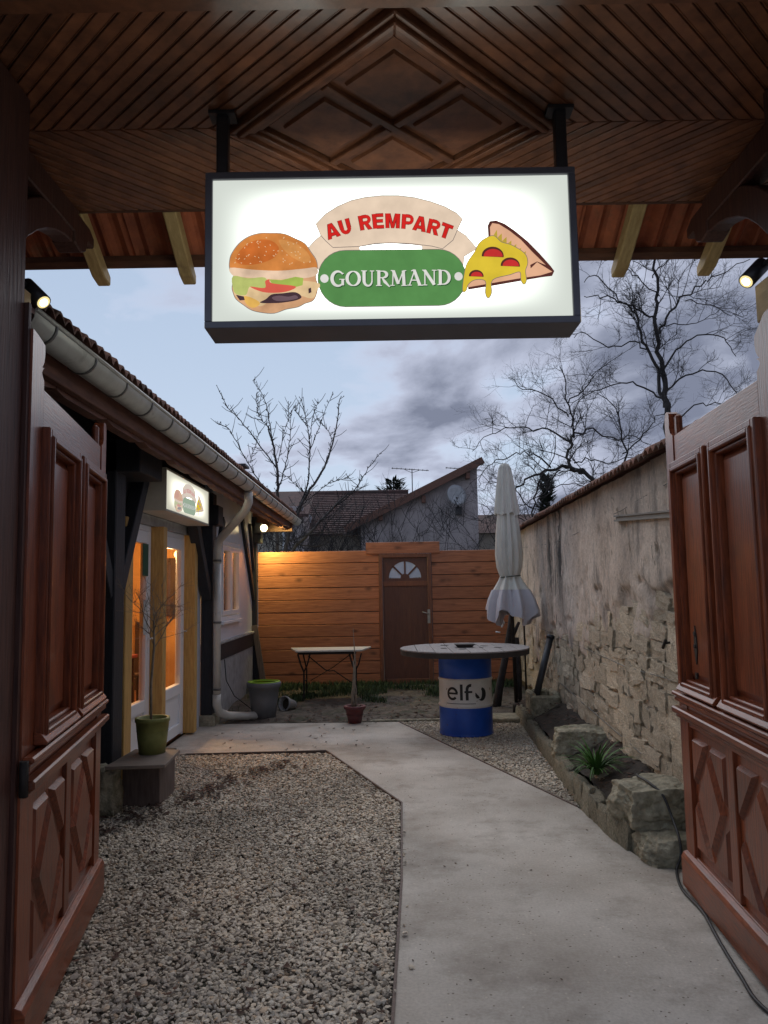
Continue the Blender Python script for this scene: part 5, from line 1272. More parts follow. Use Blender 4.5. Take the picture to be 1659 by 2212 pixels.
# rafters (tails seen) and tiles, yard side
SL = .56
rx = [-1.475 + .4575 * k for k in range(8)]
def raf(x, first=False):
    w = .034; y0, y1 = CY + HA + .024, 4.02; zt0 = CZ + .09; dy = y1 - y0
    zb0 = CZ - .002
    pts = [(y0, zb0), (y1 - .09, zb0 - SL * (dy - .09)), (y1 - .0, zb0 - SL * dy + .035), (y1, zb0 - SL * dy + .085), (y0, zt0)]
    MB().prism(pts, 'x', x - w, x + w).build('rafter', 'rafter', can, bevel=.006)
for x in rx: raf(x)
raf(-1.95); raf(2.17)
for yy in (3.62, 3.94):
    z = CZ + .092 - SL * (yy - (CY + HA + .024))
    MB().add([(-2.3, yy, z), (2.4, yy, z), (2.4, yy + .04, z - .04 * SL), (-2.3, yy + .04, z - .04 * SL), (-2.3, yy, z + .03), (2.4, yy, z + .03), (2.4, yy + .04, z + .03 - .04 * SL), (-2.3, yy + .04, z + .03 - .04 * SL)],
             [(0, 3, 2, 1), (4, 5, 6, 7), (0, 1, 5, 4), (1, 2, 6, 5), (2, 3, 7, 6), (3, 0, 4, 7)]).build('tile_batten', 'beam', can)
def ctile():
    w, L_ = .213, .40; us = [0, .05, .09, .16, .28, .36, .44, .52, .56, .64, .74, .84, .92, 1.0]
    hs = [.012, .012, -.006, .014, .026, .016, -.004, -.004, .014, .026, .026, .012, -.002, .0]
    vs = []; fs = []; n = len(us)
    for lay in (0, 1):
        for j in (0, 1, 2):
            for u, h in zip(us, hs):
                s_ = (0, .93, 1.0)[j]; vs.append(((u - .5) * w, L_ * s_, h + lay * .012 - (.012 if j == 2 and not lay else 0)))
    K = 3 * n
    for j in (0, 1):
        for i in range(n - 1):
            a = j * n + i; fs.append((a, a + 1, a + n + 1, a + n)); fs.append((K + a, K + a + n, K + a + n + 1, K + a + 1))
    for i in range(n - 1):
        fs.append((2 * n + i, 2 * n + i + 1, K + 2 * n + i + 1, K + 2 * n + i)); fs.append((i, K + i, K + i + 1, i + 1))
    return MB().add(vs, fs).mesh('canopy_tile')
ct = ctile()
th_ = -math.atan(SL)
for r_ in range(2):
    for k in range(22):
        yb = 3.32 + .33 * r_ - (.0 if r_ else .0)
        z = CZ + .122 - SL * (yb - (CY + HA + .024)) + .012
        piece('roof_tile', ct, 'tile', can, (-2.25 + k * .211, yb, z + (.0 if r_ else .014)), (th_ + random.uniform(-.012, .012), 0, random.uniform(-.006, .006)))
# upper roof deck and ridge, street slope
MB().add([(-2.4, 3.40, 3.56), (2.5, 3.40, 3.56), (2.5, 2.92, 3.86), (-2.4, 2.92, 3.86), (2.5, 1.85, 3.22), (-2.4, 1.85, 3.22)], [(0, 1, 2, 3), (3, 2, 4, 5)]).build('roof_deck', 'oldtile', can, fix=False)
# posts
MB().box(-1.62, -1.285, 2.46, 2.722, 0, 3.395).build('gate_post', 'post', can, bevel=.006)
MB().box(1.445, 1.80, 2.46, 2.755, 0, 3.395).build('gate_post', 'post', can, bevel=.006)
MB().box(-1.305, -1.270, 2.722, 2.742, 0, 2.62).build('post_bead', 'post', can); MB().box(1.437, 1.46, 2.755, 2.772, 0, 2.6).build('post_bead', 'post', can)
# arched brackets under the eaves (side view), outriggers with stepped ends
for sx_, x in ((-1, -1.49), (1, 1.60)):
    y0 = 2.73; pts_o = []; pts_i = []
    for i in range(11):
        a = radians(90) * i / 10
        pts_o.append((y0 + .02 + .78 * (1 - cos(a)), 2.62 + .72 * sin(a))); pts_i.append((y0 + .12 + .68 * (1 - cos(a)) + .03 * sin(2 * a), 2.60 + .62 * sin(a)))
    MB().prism([(y0 - .01, 2.5)] + pts_o + [(y0 + .84, 3.34), (y0 + .84, 3.24)] + pts_i[::-1] + [(y0 + .10, 2.5)], 'x', x - .045, x + .045).build('arched_bracket', 'post', can, bevel=.006)
    MB().prism([(y0 - .3, 3.27), (3.52, 3.27), (3.52, 3.22), (3.60, 3.20), (3.66, 3.23), (3.68, 3.29), (3.76, 3.29), (3.76, 3.34), (3.70, 3.37), (3.565, 3.375), (3.565, 3.392), (y0 - .3, 3.392)], 'x', x - .055, x + .055).build('outrigger', 'post', can, bevel=.006)
# masonry shoulders of the gateway, mostly outside the frame
for x0, x1, l in ((-4.2, -1.66, 'rendered street wall left of the gateway'), (1.86, 4.5, 'rendered street wall right of the gateway')):
    MB().box(x0, x1, 2.40, 2.75, 0, 3.2).build('street_wall', 'render', lab=l, cat='wall')

# spotlights
def spot(P, aim, lab, mount, energy=6):
    P = Vector(P); d = Vector(aim).normalized()
    t = thing('spotlight', P, lab, 'lamp', 'small black spotlights on the gate posts')
    MB().tube([P - d * .12, P], .031, 16).build('lamp_body', 'metal_dk', t)
    MB().tube([P - d * .006, P + d * .0015], .026, 16).build('lens', emit('spot_lens', (1.0, .80, .36), .95), t)
    MB().tube([P - d * .006, P + d * .003], .016, 12).build('bulb', emit('spot_bulb', (1.0, .95, .8), 9), t)
    MB().tube([P - d * .085, P - d * .10 + (Vector(mount) - (P - d * .1)) * .5, mount], .010, 6).build('arm', 'metal_dk', t)
    ld = bpy.data.lights.new('spot_beam', 'SPOT'); ld.energy = energy; ld.color = (1, .80, .48); ld.spot_size = radians(75); ld.spot_blend = .8; ld.shadow_soft_size = .02
    lo = bpy.data.objects.new('spot_beam', ld); COL.objects.link(lo); lo.location = P + d * .02
    lo.rotation_euler = d.to_track_quat('-Z', 'Y').to_euler()
pl = at(94, 653, 2.92); spot(pl, (.62, -.22, -.62), 'small black spotlight glowing on the left gate post', (pl.x - .10, 2.80, pl.z + .10))
pr_ = at(1612, 608, 2.95); spot(pr_, (-.62, -.24, -.60), 'small black spotlight glowing on the right gate post', (pr_.x + .12, 2.84, pr_.z + .10))
b0 = at(38, 660, 2.80)
MB().box(b0.x - .035, b0.x + .022, 2.745, 2.86, b0.z - .05, b0.z + .07).build('mounting_block', 'rafter', lab='pale wooden block under the left spotlight', cat='block', bevel=.004)
b1 = at(1652, 640, 2.9)
MB().box(b1.x - .012, b1.x + .06, 2.80, 2.95, b1.z - .09, b1.z + .06).build('mounting_block', 'rafter', lab='pale wooden block under the right spotlight', cat='block', bevel=.004)

# wall lamp at the far corner of the restaurant
wlp = at(568, 1141, 12.35)
wl_ = thing('wall_lamp', wlp, 'round glowing wall lamp on the last black post beside the fence', 'lamp')
MB().box(wlp.x - .13, wlp.x - .01, wlp.y - .02, wlp.y + .06, wlp.z - .08, wlp.z + .09).build('lamp_housing', 'metal_dk', wl_, bevel=.01)
MB().lathe([(.001, -.058), (.03, -.052), (.05, -.025), (.056, 0), (.05, .03), (.03, .05), (.001, .056)], n=16).build('lamp_globe', emit('lamp_globe', (1.0, .80, .42), 7), wl_, origin=(0, 0, 0)).location = (0.02, -.03, 0)
ld = bpy.data.lights.new('lamp_glow', 'SPOT'); ld.energy = 70; ld.color = (1, .80, .28); ld.shadow_soft_size = .05; ld.spot_size = radians(150); ld.spot_blend = .5
lo = bpy.data.objects.new('lamp_glow', ld); COL.objects.link(lo); lo.location = (wlp.x + .06, wlp.y - .02, wlp.z - .07); lo.rotation_euler = Vector((.55, .45, -.55)).to_track_quat('-Z', 'Y').to_euler()

# ================================================================== DRUM TABLE
DX, DY = 0.855, 8.62
dt = thing('drum_table', (DX, DY, 0), 'round board table top on a blue and white oil drum reading elf', 'table')
def drum_prof(z0, z1, ribs):
    pr_l = []; z = z0
    zs = sorted(set([z0, z1] + [r + o for r in ribs for o in (-.014, -.007, 0, .007, .014)]))
    for z in zs:
        if z < z0 or z > z1: continue
        bump_ = 0
        for r in ribs:
            if abs(z - r) < .0141: bump_ = .010 * cos((z - r) / .0141 * pi / 2)
        pr_l.append((.286 + bump_, z))
    return pr_l
MB().lathe([(.0, .0), (.290, .0), (.292, .012), (.286, .02)] + drum_prof(.021, .295, []), (DX, DY), 48).build('lower_drum', 'blue', dt)
MB().lathe(drum_prof(.295, .60, [.315, .585]), (DX, DY), 48).build('white_band', 'drumwhite', dt)
MB().lathe(drum_prof(.60, .84, []) + [(.292, .836), (.292, .843), (.0, .8435)], (DX, DY), 48).build('upper_drum', 'blue', dt)
# logo on the band, facing the camera
def on_drum(s_, z, l=0): a = -pi / 2 - .03 + s_ / .286; r_ = .2878 + l * .0006; return (DX + r_ * cos(a), DY + r_ * sin(a), z)
def put_d(polys, nm, m='print_black', l=0):
    mb = MB()
    for k, p in enumerate(polys): mb.poly([on_drum(a, b_, l + k * .02) for a, b_ in p])
    return mb.build(nm, m, dt, fix=False)
def sc(polys, x, z, k, w=1.0): return [[(x + a[0] * k * w, z + a[1] * k) for a in p] for p in polys]
Lx = -.228; Lz = .372; K = .152
def slab(x0, x1, y0, y1, n=8): return [[(x0 + (x1 - x0) * i / n, y0), (x0 + (x1 - x0) * (i + 1) / n, y0), (x0 + (x1 - x0) * (i + 1) / n, y1), (x0 + (x1 - x0) * i / n, y1)] for i in range(n)]
e_ = stroke(arcp(.42, .5, .34, .37, 5, 318, 24), .17) + slab(.10, .82, .45, .58)
l_ = slab(.0, .2, .06, 1.15, 2)
f_ = stroke([(.12, .06), (.12, .4), (.12, .8)] + arcp(.36, .80, .24, .28, 180, 75, 7), .2) + slab(-.06, .48, .56, .70)
polys = sc(e_, Lx, Lz, K, 1.0) + sc(l_, Lx + .150, Lz, K, .95) + sc(f_, Lx + .206, Lz, K, 1.0)
put_d(polys, 'elf_letters')
sw = stroke(arcp(.36, .5, .34, .40, 70, -115, 20), [.03 + .36 * sin(pi * min(1, (i + 2) / 21)) for i in range(21)])
put_d(sc(sw, Lx + .318, Lz - .005, K, .95), 'elf_swoosh')
put_d(sc(stroke([(-.02, .60), (.04, .42), (.14, .30), (.30, .22)], [.04, .2, .24, .06]), Lx + .318, Lz - .005, K, .95), 'elf_swoosh')
put_d([[(Lx - .01 + .325 * i / 16, Lz - .030), (Lx - .01 + .325 * (i + 1) / 16, Lz - .030), (Lx - .01 + .325 * (i + 1) / 16, Lz - .024), (Lx - .01 + .325 * i / 16, Lz - .024)] for i in range(16)], 'underline')
TZ = .872; TR = .705
# plank top: boards cut to a circle
yb = -TR; k = 0
while yb < TR:
    w = .176; y1_ = min(yb + w - .006, TR); pts = []
    n = 7
    for i in range(n + 1): y = yb + (y1_ - yb) * i / n; pts.append((DX + y, DY - sqrt(max(TR**2 - y * y, 0))))
    for i in range(n, -1, -1): y = yb + (y1_ - yb) * i / n; pts.append((DX + y, DY + sqrt(max(TR**2 - y * y, 0))))
    pts = [p for i, p in enumerate(pts) if (Vector(p) - Vector(pts[i - 1])).length > 1e-5]
    MB().prism(pts, 'z', TZ + .028, TZ + .04 + random.uniform(0, .002)).build('top_board', 'tabletop', dt)
    yb += w; k += 1
MB().lathe([(0, TZ - .028), (TR - .02, TZ - .028), (TR - .005, TZ - .024), (TR - .005, TZ + .0275), (0, TZ + .0275)], (DX, DY), 64, False).build('top_rim', 'tableedge', dt)
at_ = thing('ashtray', (DX, DY, TZ + .042), 'dark open tray lying in the middle of the drum table', 'ashtray')
MB().frustum([(DX - .075, DY - .06), (DX + .075, DY - .06), (DX + .075, DY + .06), (DX - .075, DY + .06)], [(DX - .11, DY - .085), (DX + .11, DY - .085), (DX + .10, DY + .085), (DX - .11, DY + .085)], 'z', TZ + .0425, TZ + .078).build('tray', 'tableedge', at_)
# worn flakes on the top
mb = MB()
for i in range(9):
    a = random.uniform(0, 2 * pi); r_ = random.uniform(.2, .42); x, y = DX + r_ * cos(a), DY + r_ * sin(a); w = random.uniform(.02, .05)
    mb.prism([(x - w, y - w * .6), (x + w * .3, y - w), (x + w, y - w * .1), (x + w * .4, y + w * .5), (x - w * .6, y + w * .7)], 'z', TZ + .0425, TZ + .0445)
mb.build('bark_flakes', 'tableedge', dt)

# ================================================================== FOLDING TABLE BY THE FENCE
ft = thing('folding_table', (-.95, 11.0, 0), 'small pale-topped folding table with thin iron legs before the fence', 'table')
fx0, fx1, fy0, fy1, fz = -1.46, -0.28, 10.95, 11.55, .70
MB().prism([(-1.26, fy0), (-.34, fy0 + .02), (-.22, fy1), (-1.40, fy1)], 'z', fz, fz + .025).build('tabletop', 'marble', ft, bevel=.004)
MB().box(-1.24, -.42, fy0 + .04, fy0 + .06, fz - .035, fz - .001).box(-1.3, -.36, fy1 - .08, fy1 - .06, fz - .035, fz - .001).build('apron', 'iron', ft)
def legs(x, sgn):
    MB().tube([(x - .08, fy0 + .08, fz - .03), (x - .04, fy0 + .1, .52), (x, fy0 + .12, .42), (x, fy0 + .12, .1), (x - .02, fy0 + .06, .02)], .013, 6).tube([(x + .09, fy0 + .1, fz - .03), (x + .05, fy0 + .1, .52), (x, fy0 + .12, .42)], .011, 6).build('leg', 'iron', ft)
    MB().tube([(x - .06, fy1 - .08, fz - .03), (x, fy1 - .1, .42), (x, fy1 - .1, .1), (x + .02, fy1 - .05, .02)], .012, 6).build('leg', 'iron', ft)
    MB().tube([(x, fy0 + .12, .28), (x, fy1 - .1, .28)], .009, 6).build('stretcher', 'iron', ft)
legs(-1.16, 1); legs(-.44, 1)
MB().tube([(-1.10, fy0 + .14, .64), (-.86, fy0 + .15, .44), (-.80, fy0 + .15, .425), (-.74, fy0 + .15, .43), (-.46, fy0 + .14, .24)], .008, 5).build('brace', 'iron', ft)
MB().tube([(-.50, fy1 - .12, .64), (-.78, fy1 - .12, .44), (-1.1, fy1 - .12, .26)], .006, 5).build('brace', 'iron', ft)

# ================================================================== POTS
def pot(x, y, z0, r0, r1, h, name, m, lab, cat='pot', rim=None, inner=None, soil=True, rimh=.06, ro=.018):
    t = thing(name, (x, y, z0), lab, cat)
    MB().lathe([(0, z0), (r0, z0), (r0 + (r1 - r0) * .5, z0 + h * .5), (r1 * .97, z0 + h - rimh)] + ([(r1 + ro * .67, z0 + h - rimh), (r1 + ro, z0 + h - .01), (r1 + ro * .67, z0 + h), (r1 - .012, z0 + h)] if True else []), (x, y), 32).build('pot_body', m, t)
    MB().lathe([(r1 - .012, z0 + h), (r1 - .022, z0 + h - .003), (r1 * .9 - .01, z0 + h - .12)], (x, y), 32).build('inner_rim', inner or m, t)
    if soil: MB().lathe([(0, z0 + h - .10), (r1 * .93, z0 + h - .10)], (x, y), 24, False).build('soil', 'soil', t)
    return t
bp_ = gnd(566, 1556)
p1 = pot(bp_.x, bp_.y + .15, 0, .145, .195, .44, 'planter', 'greypot', 'tall grey planter with lime green inner rim near the downpipe', 'planter', inner='lime')
MB().lathe([(.145, .442), (.196, .442), (.200, .447), (.196, .452), (.18, .452)], (bp_.x, bp_.y + .15), 32).build('lime_rim', 'lime', p1)
# small pot lying on its side
lp = gnd(612, 1540); mb = MB()
sp_ = thing('fallen_pot', (lp.x, lp.y + .1, 0), 'small pale pot lying on its side right of the grey planter', 'pot')
Rr = Matrix.Translation((lp.x + .03, lp.y + .12, .095)) @ Matrix.Rotation(radians(-35), 4, 'Z') @ Matrix.Rotation(radians(78), 4, 'X')
MB(Rr).lathe([(0, -.13), (.058, -.13), (.085, .03), (.098, .03), (.098, .06), (.085, .06), (.078, .02), (.052, -.11), (0, -.11)], (0, 0), 24).build('pot_body', 'palepot', sp_)
MB(Rr).lathe([(0, .0), (.07, .0)], (0, 0), 16, False).build('soil', 'soil', sp_)
# red pot with bare stems
rp_ = gnd(766, 1564)
rpt = pot(rp_.x, rp_.y + .08, 0, .075, .115, .20, 'potted_plant', 'redpot', 'dull red pot holding a tied bare stem, on the path edge', 'pot plant', rimh=.035)
zx, zy = rp_.x, rp_.y + .08
for i, (a, b_, h, r) in enumerate(((-.02, 0, .62, .016), (.02, .01, .86, .011), (-.01, .02, 1.0, .006), (.04, -.01, .40, .009), (.0, .0, .55, .012))):
    MB().tube([(zx + a, zy + b_, .1), (zx + a * .8 - .015, zy + b_, .1 + h * .35), (zx + a * .3 + .01, zy, .1 + h * .7), (zx - .005 + a * .2, zy, .1 + h)], [r, r * .9, r * .8, r * .5], 6).build('stem', 'palebark', rpt)
for k in range(4): MB().tube([(zx + random.uniform(-.03, .03), zy, .17), (zx + random.uniform(-.13, .15), zy - .03, .21 + random.uniform(-.02, .03))], .006, 4).build('twig', 'palebark', rpt)

# bench with green pot and bare shrub
bz = .355
bc = [gnd(226, 1656, bz), gnd(356, 1652, bz), gnd(389, 1619, bz), gnd(292, 1618, bz)]
bench = thing('plank_bench', (bc[0].x, bc[0].y, 0), 'low plank bench on a wooden box beside the left gate leaf', 'bench')
MB().prism([(v.x, v.y) for v in bc], 'z', bz - .025, bz).build('bench_board', 'slab', bench, bevel=.003)
g0 = gnd(263, 1741); g1 = gnd(346, 1738)
MB().box(g0.x, g1.x, g0.y, g0.y + .42, -.02, bz - .085).build('box_support', 'woodbox', bench, bevel=.004)
MB().box(g0.x - .01, g1.x + .01, g0.y - .005, g0.y + .43, bz - .084, bz - .026).build('box_rail', 'tableedge', bench, bevel=.003)
gp = gnd(320, 1632, bz)
gpy = gp.y + .10
gpt = pot(gp.x, gpy, bz, .098, .128, .265, 'potted_shrub', 'greenpot', 'bare twiggy shrub in a mossy green pot on the plank bench', 'pot plant', rimh=.03, ro=.002)
def twigs(mb, p, d, L_, r, depth, rnd, n=4, spread=.7, up=.15, kink=.2):
    q_ = [Vector(p)]; dd = Vector(d).normalized()
    seg = 4
    for i in range(seg):
        dd = (dd + Vector((rnd.uniform(-1, 1), rnd.uniform(-1, 1), rnd.uniform(-1, 1))) * kink + Vector((0, 0, up * .12))).normalized(); q_.append(q_[-1] + dd * L_ / seg)
    mb.tube(q_, [r * (1 - .45 * i / seg) for i in range(seg + 1)], 4 if r < .02 else 6, cap=False)
    if depth <= 0: return
    for i in range(n):
        t = rnd.uniform(.3, 1.0); k = min(int(t * seg), seg - 1); base = q_[k].lerp(q_[k + 1], t * seg - k)
        nd = (dd + Vector((rnd.uniform(-1, 1), rnd.uniform(-1, 1), rnd.uniform(-.8, 1))) * spread * 1.5).normalized()
        twigs(mb, base, nd, L_ * rnd.uniform(.5, .8), r * .58, depth - 1, rnd, n, spread, up)
rnd = random.Random(11)
mb = MB().tube([(gp.x - .01, gpy, bz + .15), (gp.x - .015, gpy, bz + .5), (gp.x + .005, gpy, bz + .8), (gp.x, gpy, bz + 1.0)], [.011, .010, .009, .008], 6)
mb.build('stem', 'palebark', gpt)
mb = MB()
for i in range(9):
    a = i * 2.4; twigs(mb, (gp.x, gpy, bz + .78 + .03 * i), (cos(a) * .7, sin(a) * .7, .8), .26, .004, 2, rnd, 4, .6)
mb.build('crown', 'palebark', gpt, fix=False)

# stone behind the leaf on the left, leaning planks by the fence
def rock(name, c, s_, lab, seed, rot=0, m='limestone', boxy=.35, sub=24, cat='stone'):
    bm = bmesh.new(); bmesh.ops.create_cube(bm, size=2.0); bmesh.ops.subdivide_edges(bm, edges=bm.edges, cuts=sub, use_grid_fill=True)
    for v in bm.verts:
        p = v.co.copy(); sp2 = p.normalized() * 1.15
        p = p.lerp(sp2, boxy)
        nn = noise.noise(p * 1.3 + Vector((seed * 3.1, 0, 0))) * .26 + noise.noise(p * 3.2 + Vector((0, seed, 0))) * .07 + noise.noise(p * 7 + Vector((0, 0, seed))) * .06 - max(0, noise.noise(p * 11 + Vector((5, 0, seed))) - .25) * .16
        p += p.normalized() * nn
        v.co = Vector((p.x * s_[0], p.y * s_[1], p.z * s_[2]))
    me = bpy.data.meshes.new(name); bm.to_mesh(me); bm.free()
    me.polygons.foreach_set('use_smooth', [True] * len(me.polygons)); me.materials.append(M[m])
    ob = bpy.data.objects.new(name, me); COL.objects.link(ob); ob.location = c; ob.rotation_euler = (0, 0, rot)
    return tag(ob, lab, cat)
rock('boulder', (-2.03, 5.75, .15), (.10, .12, .17), 'rounded pale stone beside the bench behind the left gate leaf', 2, boxy=.6)
for i, (x, h, lean, l) in enumerate(((-1.90, 1.02, .17, 'grey weathered plank leaning on the fence beside the last post'), (-1.99, .98, .20, 'dark narrow plank leaning behind the grey one'))):
    mb = MB(Matrix.Translation((x, 12.28 + .08 * i, .02)) @ Matrix.Rotation(radians(-6), 4, 'X') @ Matrix.Rotation(-lean + .02 * i, 4, 'Y'))
    mb.box(-.045, .045, -.02, .02, 0, h); mb.build('leaning_plank', 'woodbox' if i == 0 else 'black', bevel=.004, lab=l, cat='plank')
rock('stone_block', (-2.0, 11.9, .10), (.10, .10, .10), 'small pale block at the foot of the last black post', 5)

# ================================================================== RIGHT SIDE: KERB, STONES, PLANT, PARASOL
kb = [(1.56, 9.55), (1.53, 8.9), (1.49, 8.2), (1.455, 7.6), (1.43, 7.0), (1.40, 6.45), (1.375, 5.9), (1.37, 5.45), (1.38, 5.05), (1.42, 4.78)]
KM = [stone_mesh(60 + i, .12, .07, 3) for i in range(8)]
kerb = thing('kerb', (1.45, 7, 0), 'low crooked row of mossy kerb stones edging the planting bed', 'kerb')
for i, (a, b_) in enumerate(zip(kb, kb[1:])):
    nst = 2 if i < 6 else 2
    for k in range(nst):
        t0, t1 = k / nst, (k + 1) / nst
        ya, yb = a[1] + (b_[1] - a[1]) * t0, a[1] + (b_[1] - a[1]) * t1; xa, xb = a[0] + (b_[0] - a[0]) * t0, a[0] + (b_[0] - a[0]) * t1
        ang = atan2(yb - ya, xb - xa); L_ = sqrt((xb - xa)**2 + (yb - ya)**2); h = .15 + random.uniform(-.02, .03)
        piece('kerb_stone', random.choice(KM), 'limestone', kerb, ((xa + xb) / 2 + .03, (ya + yb) / 2, h * .35), (random.uniform(-.06, .06), random.uniform(-.06, .06), ang), (L_ * 1.06, .085, h * 1.3))
rock('stone_block', (1.655, 4.66, .045), (.205, .17, .10), 'low mossy stone slab carrying the big block by the right gate leaf', 9, rot=.12, boxy=.36, sub=30)
rock('stone_block', (1.625, 4.88, .245), (.235, .19, .125), 'big rough pale limestone block with black cable over it', 4, rot=.08, boxy=.42, sub=34)
rock('stone_block', (1.66, 6.82, .215), (.235, .13, .135), 'long mossy stone block behind the strappy green plant', 6, rot=-.05, boxy=.32, sub=30)
rock('stone_block', (1.60, 5.85, .13), (.09, .08, .05), 'small dark stone in the bed before the strappy plant', 12, boxy=.5)
# stone trough
tr = thing('stone_trough', (1.82, 8.9, 0), 'old stone trough holding a leaning black pipe by the wall', 'trough')
tx0, tx1, ty0, ty1, tz0, tz1 = 1.58, 1.90, 8.65, 9.05, .03, .40
MB().box(tx0, tx1, ty0, ty0 + .06, tz0, tz1 - .03).box(tx0, tx0 + .06, ty0 + .06, ty1, tz0, tz1).box(tx1 - .06, tx1, ty0 + .06, ty1, tz0, tz1).box(tx0 + .06, tx1 - .06, ty1 - .06, ty1, tz0, tz1).build('trough_wall', 'limestone', tr, bevel=.02)
MB().box(tx0 + .055, tx1 - .055, ty0 + .055, ty1 - .055, tz0, tz1 - .1).build('soil', 'soil', tr)
pa, pb = Vector((1.655, 8.85, .30)), at(1190, 1372, 9.0)
MB().tube([pa, pa.lerp(pb, .5), pb - (pb - pa) * .04], .038, 14).tube([pb - (pb - pa) * .05, pb], .046, 14).build('drain_pipe', 'metal_dk', lab='black plastic pipe leaning out of the stone trough', cat='pipe')
# stepping slab right of the drum
MB().prism([(1.14, 9.22), (1.60, 9.18), (1.56, 9.62), (1.08, 9.60)], 'z', .0, .045).build('stone_slab', 'limestone', lab='flat pale slab lying on the ground right of the blue drum', cat='slab', bevel=.01)
MB().prism([(-.2, 9.38), (.9, 9.40), (.9, 9.47), (-.2, 9.45)], 'z', -.01, .02).build('stone_slab', 'limestone', lab='thin kerb strip at the far edge of the path', cat='slab', bevel=.008)
# white stake
s0, s1 = gnd(1461, 1680, .34), at(1473, 1560, 5.0)
MB().tube([s0, at(1473, 1560, s0.y)], .009, 8).build('white_stake', 'white', lab='thin white plastic stake beside the right gate leaf', cat='stake')

# strappy plant
def strappy(c, n, h, lab):
    t = thing('strappy_plant', c, lab, 'plant'); rnd = random.Random(5); mb = MB()
    for i in range(n):
        a = rnd.uniform(0, 2 * pi); L_ = h * rnd.uniform(.7, 1.2); out = rnd.uniform(.25, .95); w = rnd.uniform(.006, .011); P = []; p = Vector(c) + Vector((cos(a), sin(a), 0)) * rnd.uniform(0, .03)
        d = Vector((cos(a) * out, sin(a) * out, 1.0)).normalized()
        for k in range(7):
            P.append(p.copy()); p = p + d * L_ / 6; d = (d + Vector((cos(a) * .12, sin(a) * .12, -.33 * out))).normalized()
        sd = Vector((-sin(a), cos(a), 0)); vs = []
        for k, q_ in enumerate(P):
            ww = w * (1 - (k / 6) ** 2) + .0006; vs += [q_ - sd * ww, q_ + Vector((0, 0, -ww * .5)), q_ + sd * ww]
        fs = []
        for k in range(6):
            for j in (0, 1): fs.append((k * 3 + j, k * 3 + j + 1, k * 3 + j + 4, k * 3 + j + 3))
        mb.add(vs, fs, True)
    mb.build('leaves', 'blade', t, fix=False)
pc = gnd(1288, 1668, .20)
strappy((pc.x, pc.y, .19), 90, .30, 'strappy bright green plant in the planting bed beside the wall')

# black cable on the ground
cp = [gnd(1650, 2185), gnd(1600, 2115), gnd(1552, 2036), gnd(1518, 1975), gnd(1474, 1926), gnd(1462, 1885)]
cp = [Vector((p.x, p.y, .012)) for p in cp]
cp = [Vector((1.50, 2.4, .012)), Vector((1.45, 2.7, .012))] + cp
ca = [Vector((1.60, 4.44, .08)), Vector((1.61, 4.48, .16)), Vector((1.62, 4.62, .25)), Vector((1.60, 4.68, .34)), Vector((1.56, 4.78, .385)), Vector((1.54, 4.93, .392)), Vector((1.60, 5.12, .36)), Vector((1.72, 5.3, .32))]
def smooth(P, k=5):
    out = []
    for i in range(len(P) - 1):
        p0, p1_, p2, p3 = P[max(i - 1, 0)], P[i], P[i + 1], P[min(i + 2, len(P) - 1)]
        for j in range(k):
            t = j / k; out.append(.5 * ((2 * p1_) + (p2 - p0) * t + (2 * p0 - 5 * p1_ + 4 * p2 - p3) * t * t + (3 * p1_ - p0 - 3 * p2 + p3) * t ** 3))
    return out + [P[-1]]
MB().tube(smooth(cp + ca), .008, 8).build('cable', 'rubber', lab='black cable trailing over the big stone block and along the right gate leaf', cat='cable')

# closed parasol
UX, UY = 1.60, 9.80
um_ = thing('parasol', (UX, UY, 0), 'closed cream parasol tied near the bottom, standing by the wall', 'parasol')
topz = at(1098, 1001, UY).z
lean = lambda z: -.055 * (z / topz)   # slight lean
def fold(prof, m, nm, seed, nf=11, amp=.16, n=66, ragged=None):
    vs = []; fs = []
    for j, (r, z) in enumerate(prof):
        for k in range(n):
            a = 2 * pi * k / n
            f = 1 + amp * sin(nf * a + .5 * sin(3 * a + seed) + j * .12) + amp * .5 * sin((nf * 2 + 1) * a + seed * 2)
            zz = z
            if ragged and j >= len(prof) - 2: zz = z + ragged * (sin(4 * a + seed) * .6 + sin(nf * a) * .3) * (1 if j == len(prof) - 1 else .4)
            vs.append((UX + lean(z) + r * f * cos(a), UY + r * f * sin(a) * .9, zz))
    for j in range(len(prof) - 1):
        for k in range(n): fs.append((j * n + k, j * n + (k + 1) % n, (j + 1) * n + (k + 1) % n, (j + 1) * n + k))
    o = MB().add(vs, fs, True).build(nm, m, um_, fix=False)
    return o
zt_, zc1 = topz, at(1097, 1112, UY).z; ztie, zsk = at(1096, 1246, UY).z, at(1085, 1320, UY).z
fold([(.012, zt_), (.045, zt_ - .01), (.066, zt_ - .06), (.085, zt_ - .2), (.11, zt_ - .42), (.128, zc1 + .06), (.132, zc1)], 'canvas', 'upper_canopy', 1, 9, .17, n=90, ragged=.03)
fold([(.10, zc1 + .12), (.115, zc1 - .05), (.135, zc1 - .25), (.150, zc1 - .5), (.138, ztie + .12), (.108, ztie + .01)], 'canvas', 'lower_canopy', 2, 11, .18, n=90)
fold([(.108, ztie + .01), (.125, ztie - .04), (.19, ztie - .16)], 'canvas', 'skirt_band', 3, 8, .20, n=90)
fold([(.19, ztie - .16), (.235, ztie - .28), (.265, ztie - .42), (.27, ztie - .50)], 'canvas_lilac', 'skirt', 3, 8, .26, n=90, ragged=.13)
MB().tube([(UX + lean(ztie) + .128 * cos(a), UY + .122 * sin(a), ztie + .004 + .012 * cos(a)) for a in [i * 2 * pi / 24 for i in range(25)]], .007, 6, cap=False).build('tie_strap', 'strap', um_)
MB().tube([(UX + .0, UY, .0), (UX + lean(2.9), UY, 2.9)], .024, 12).build('pole', 'iron', um_)
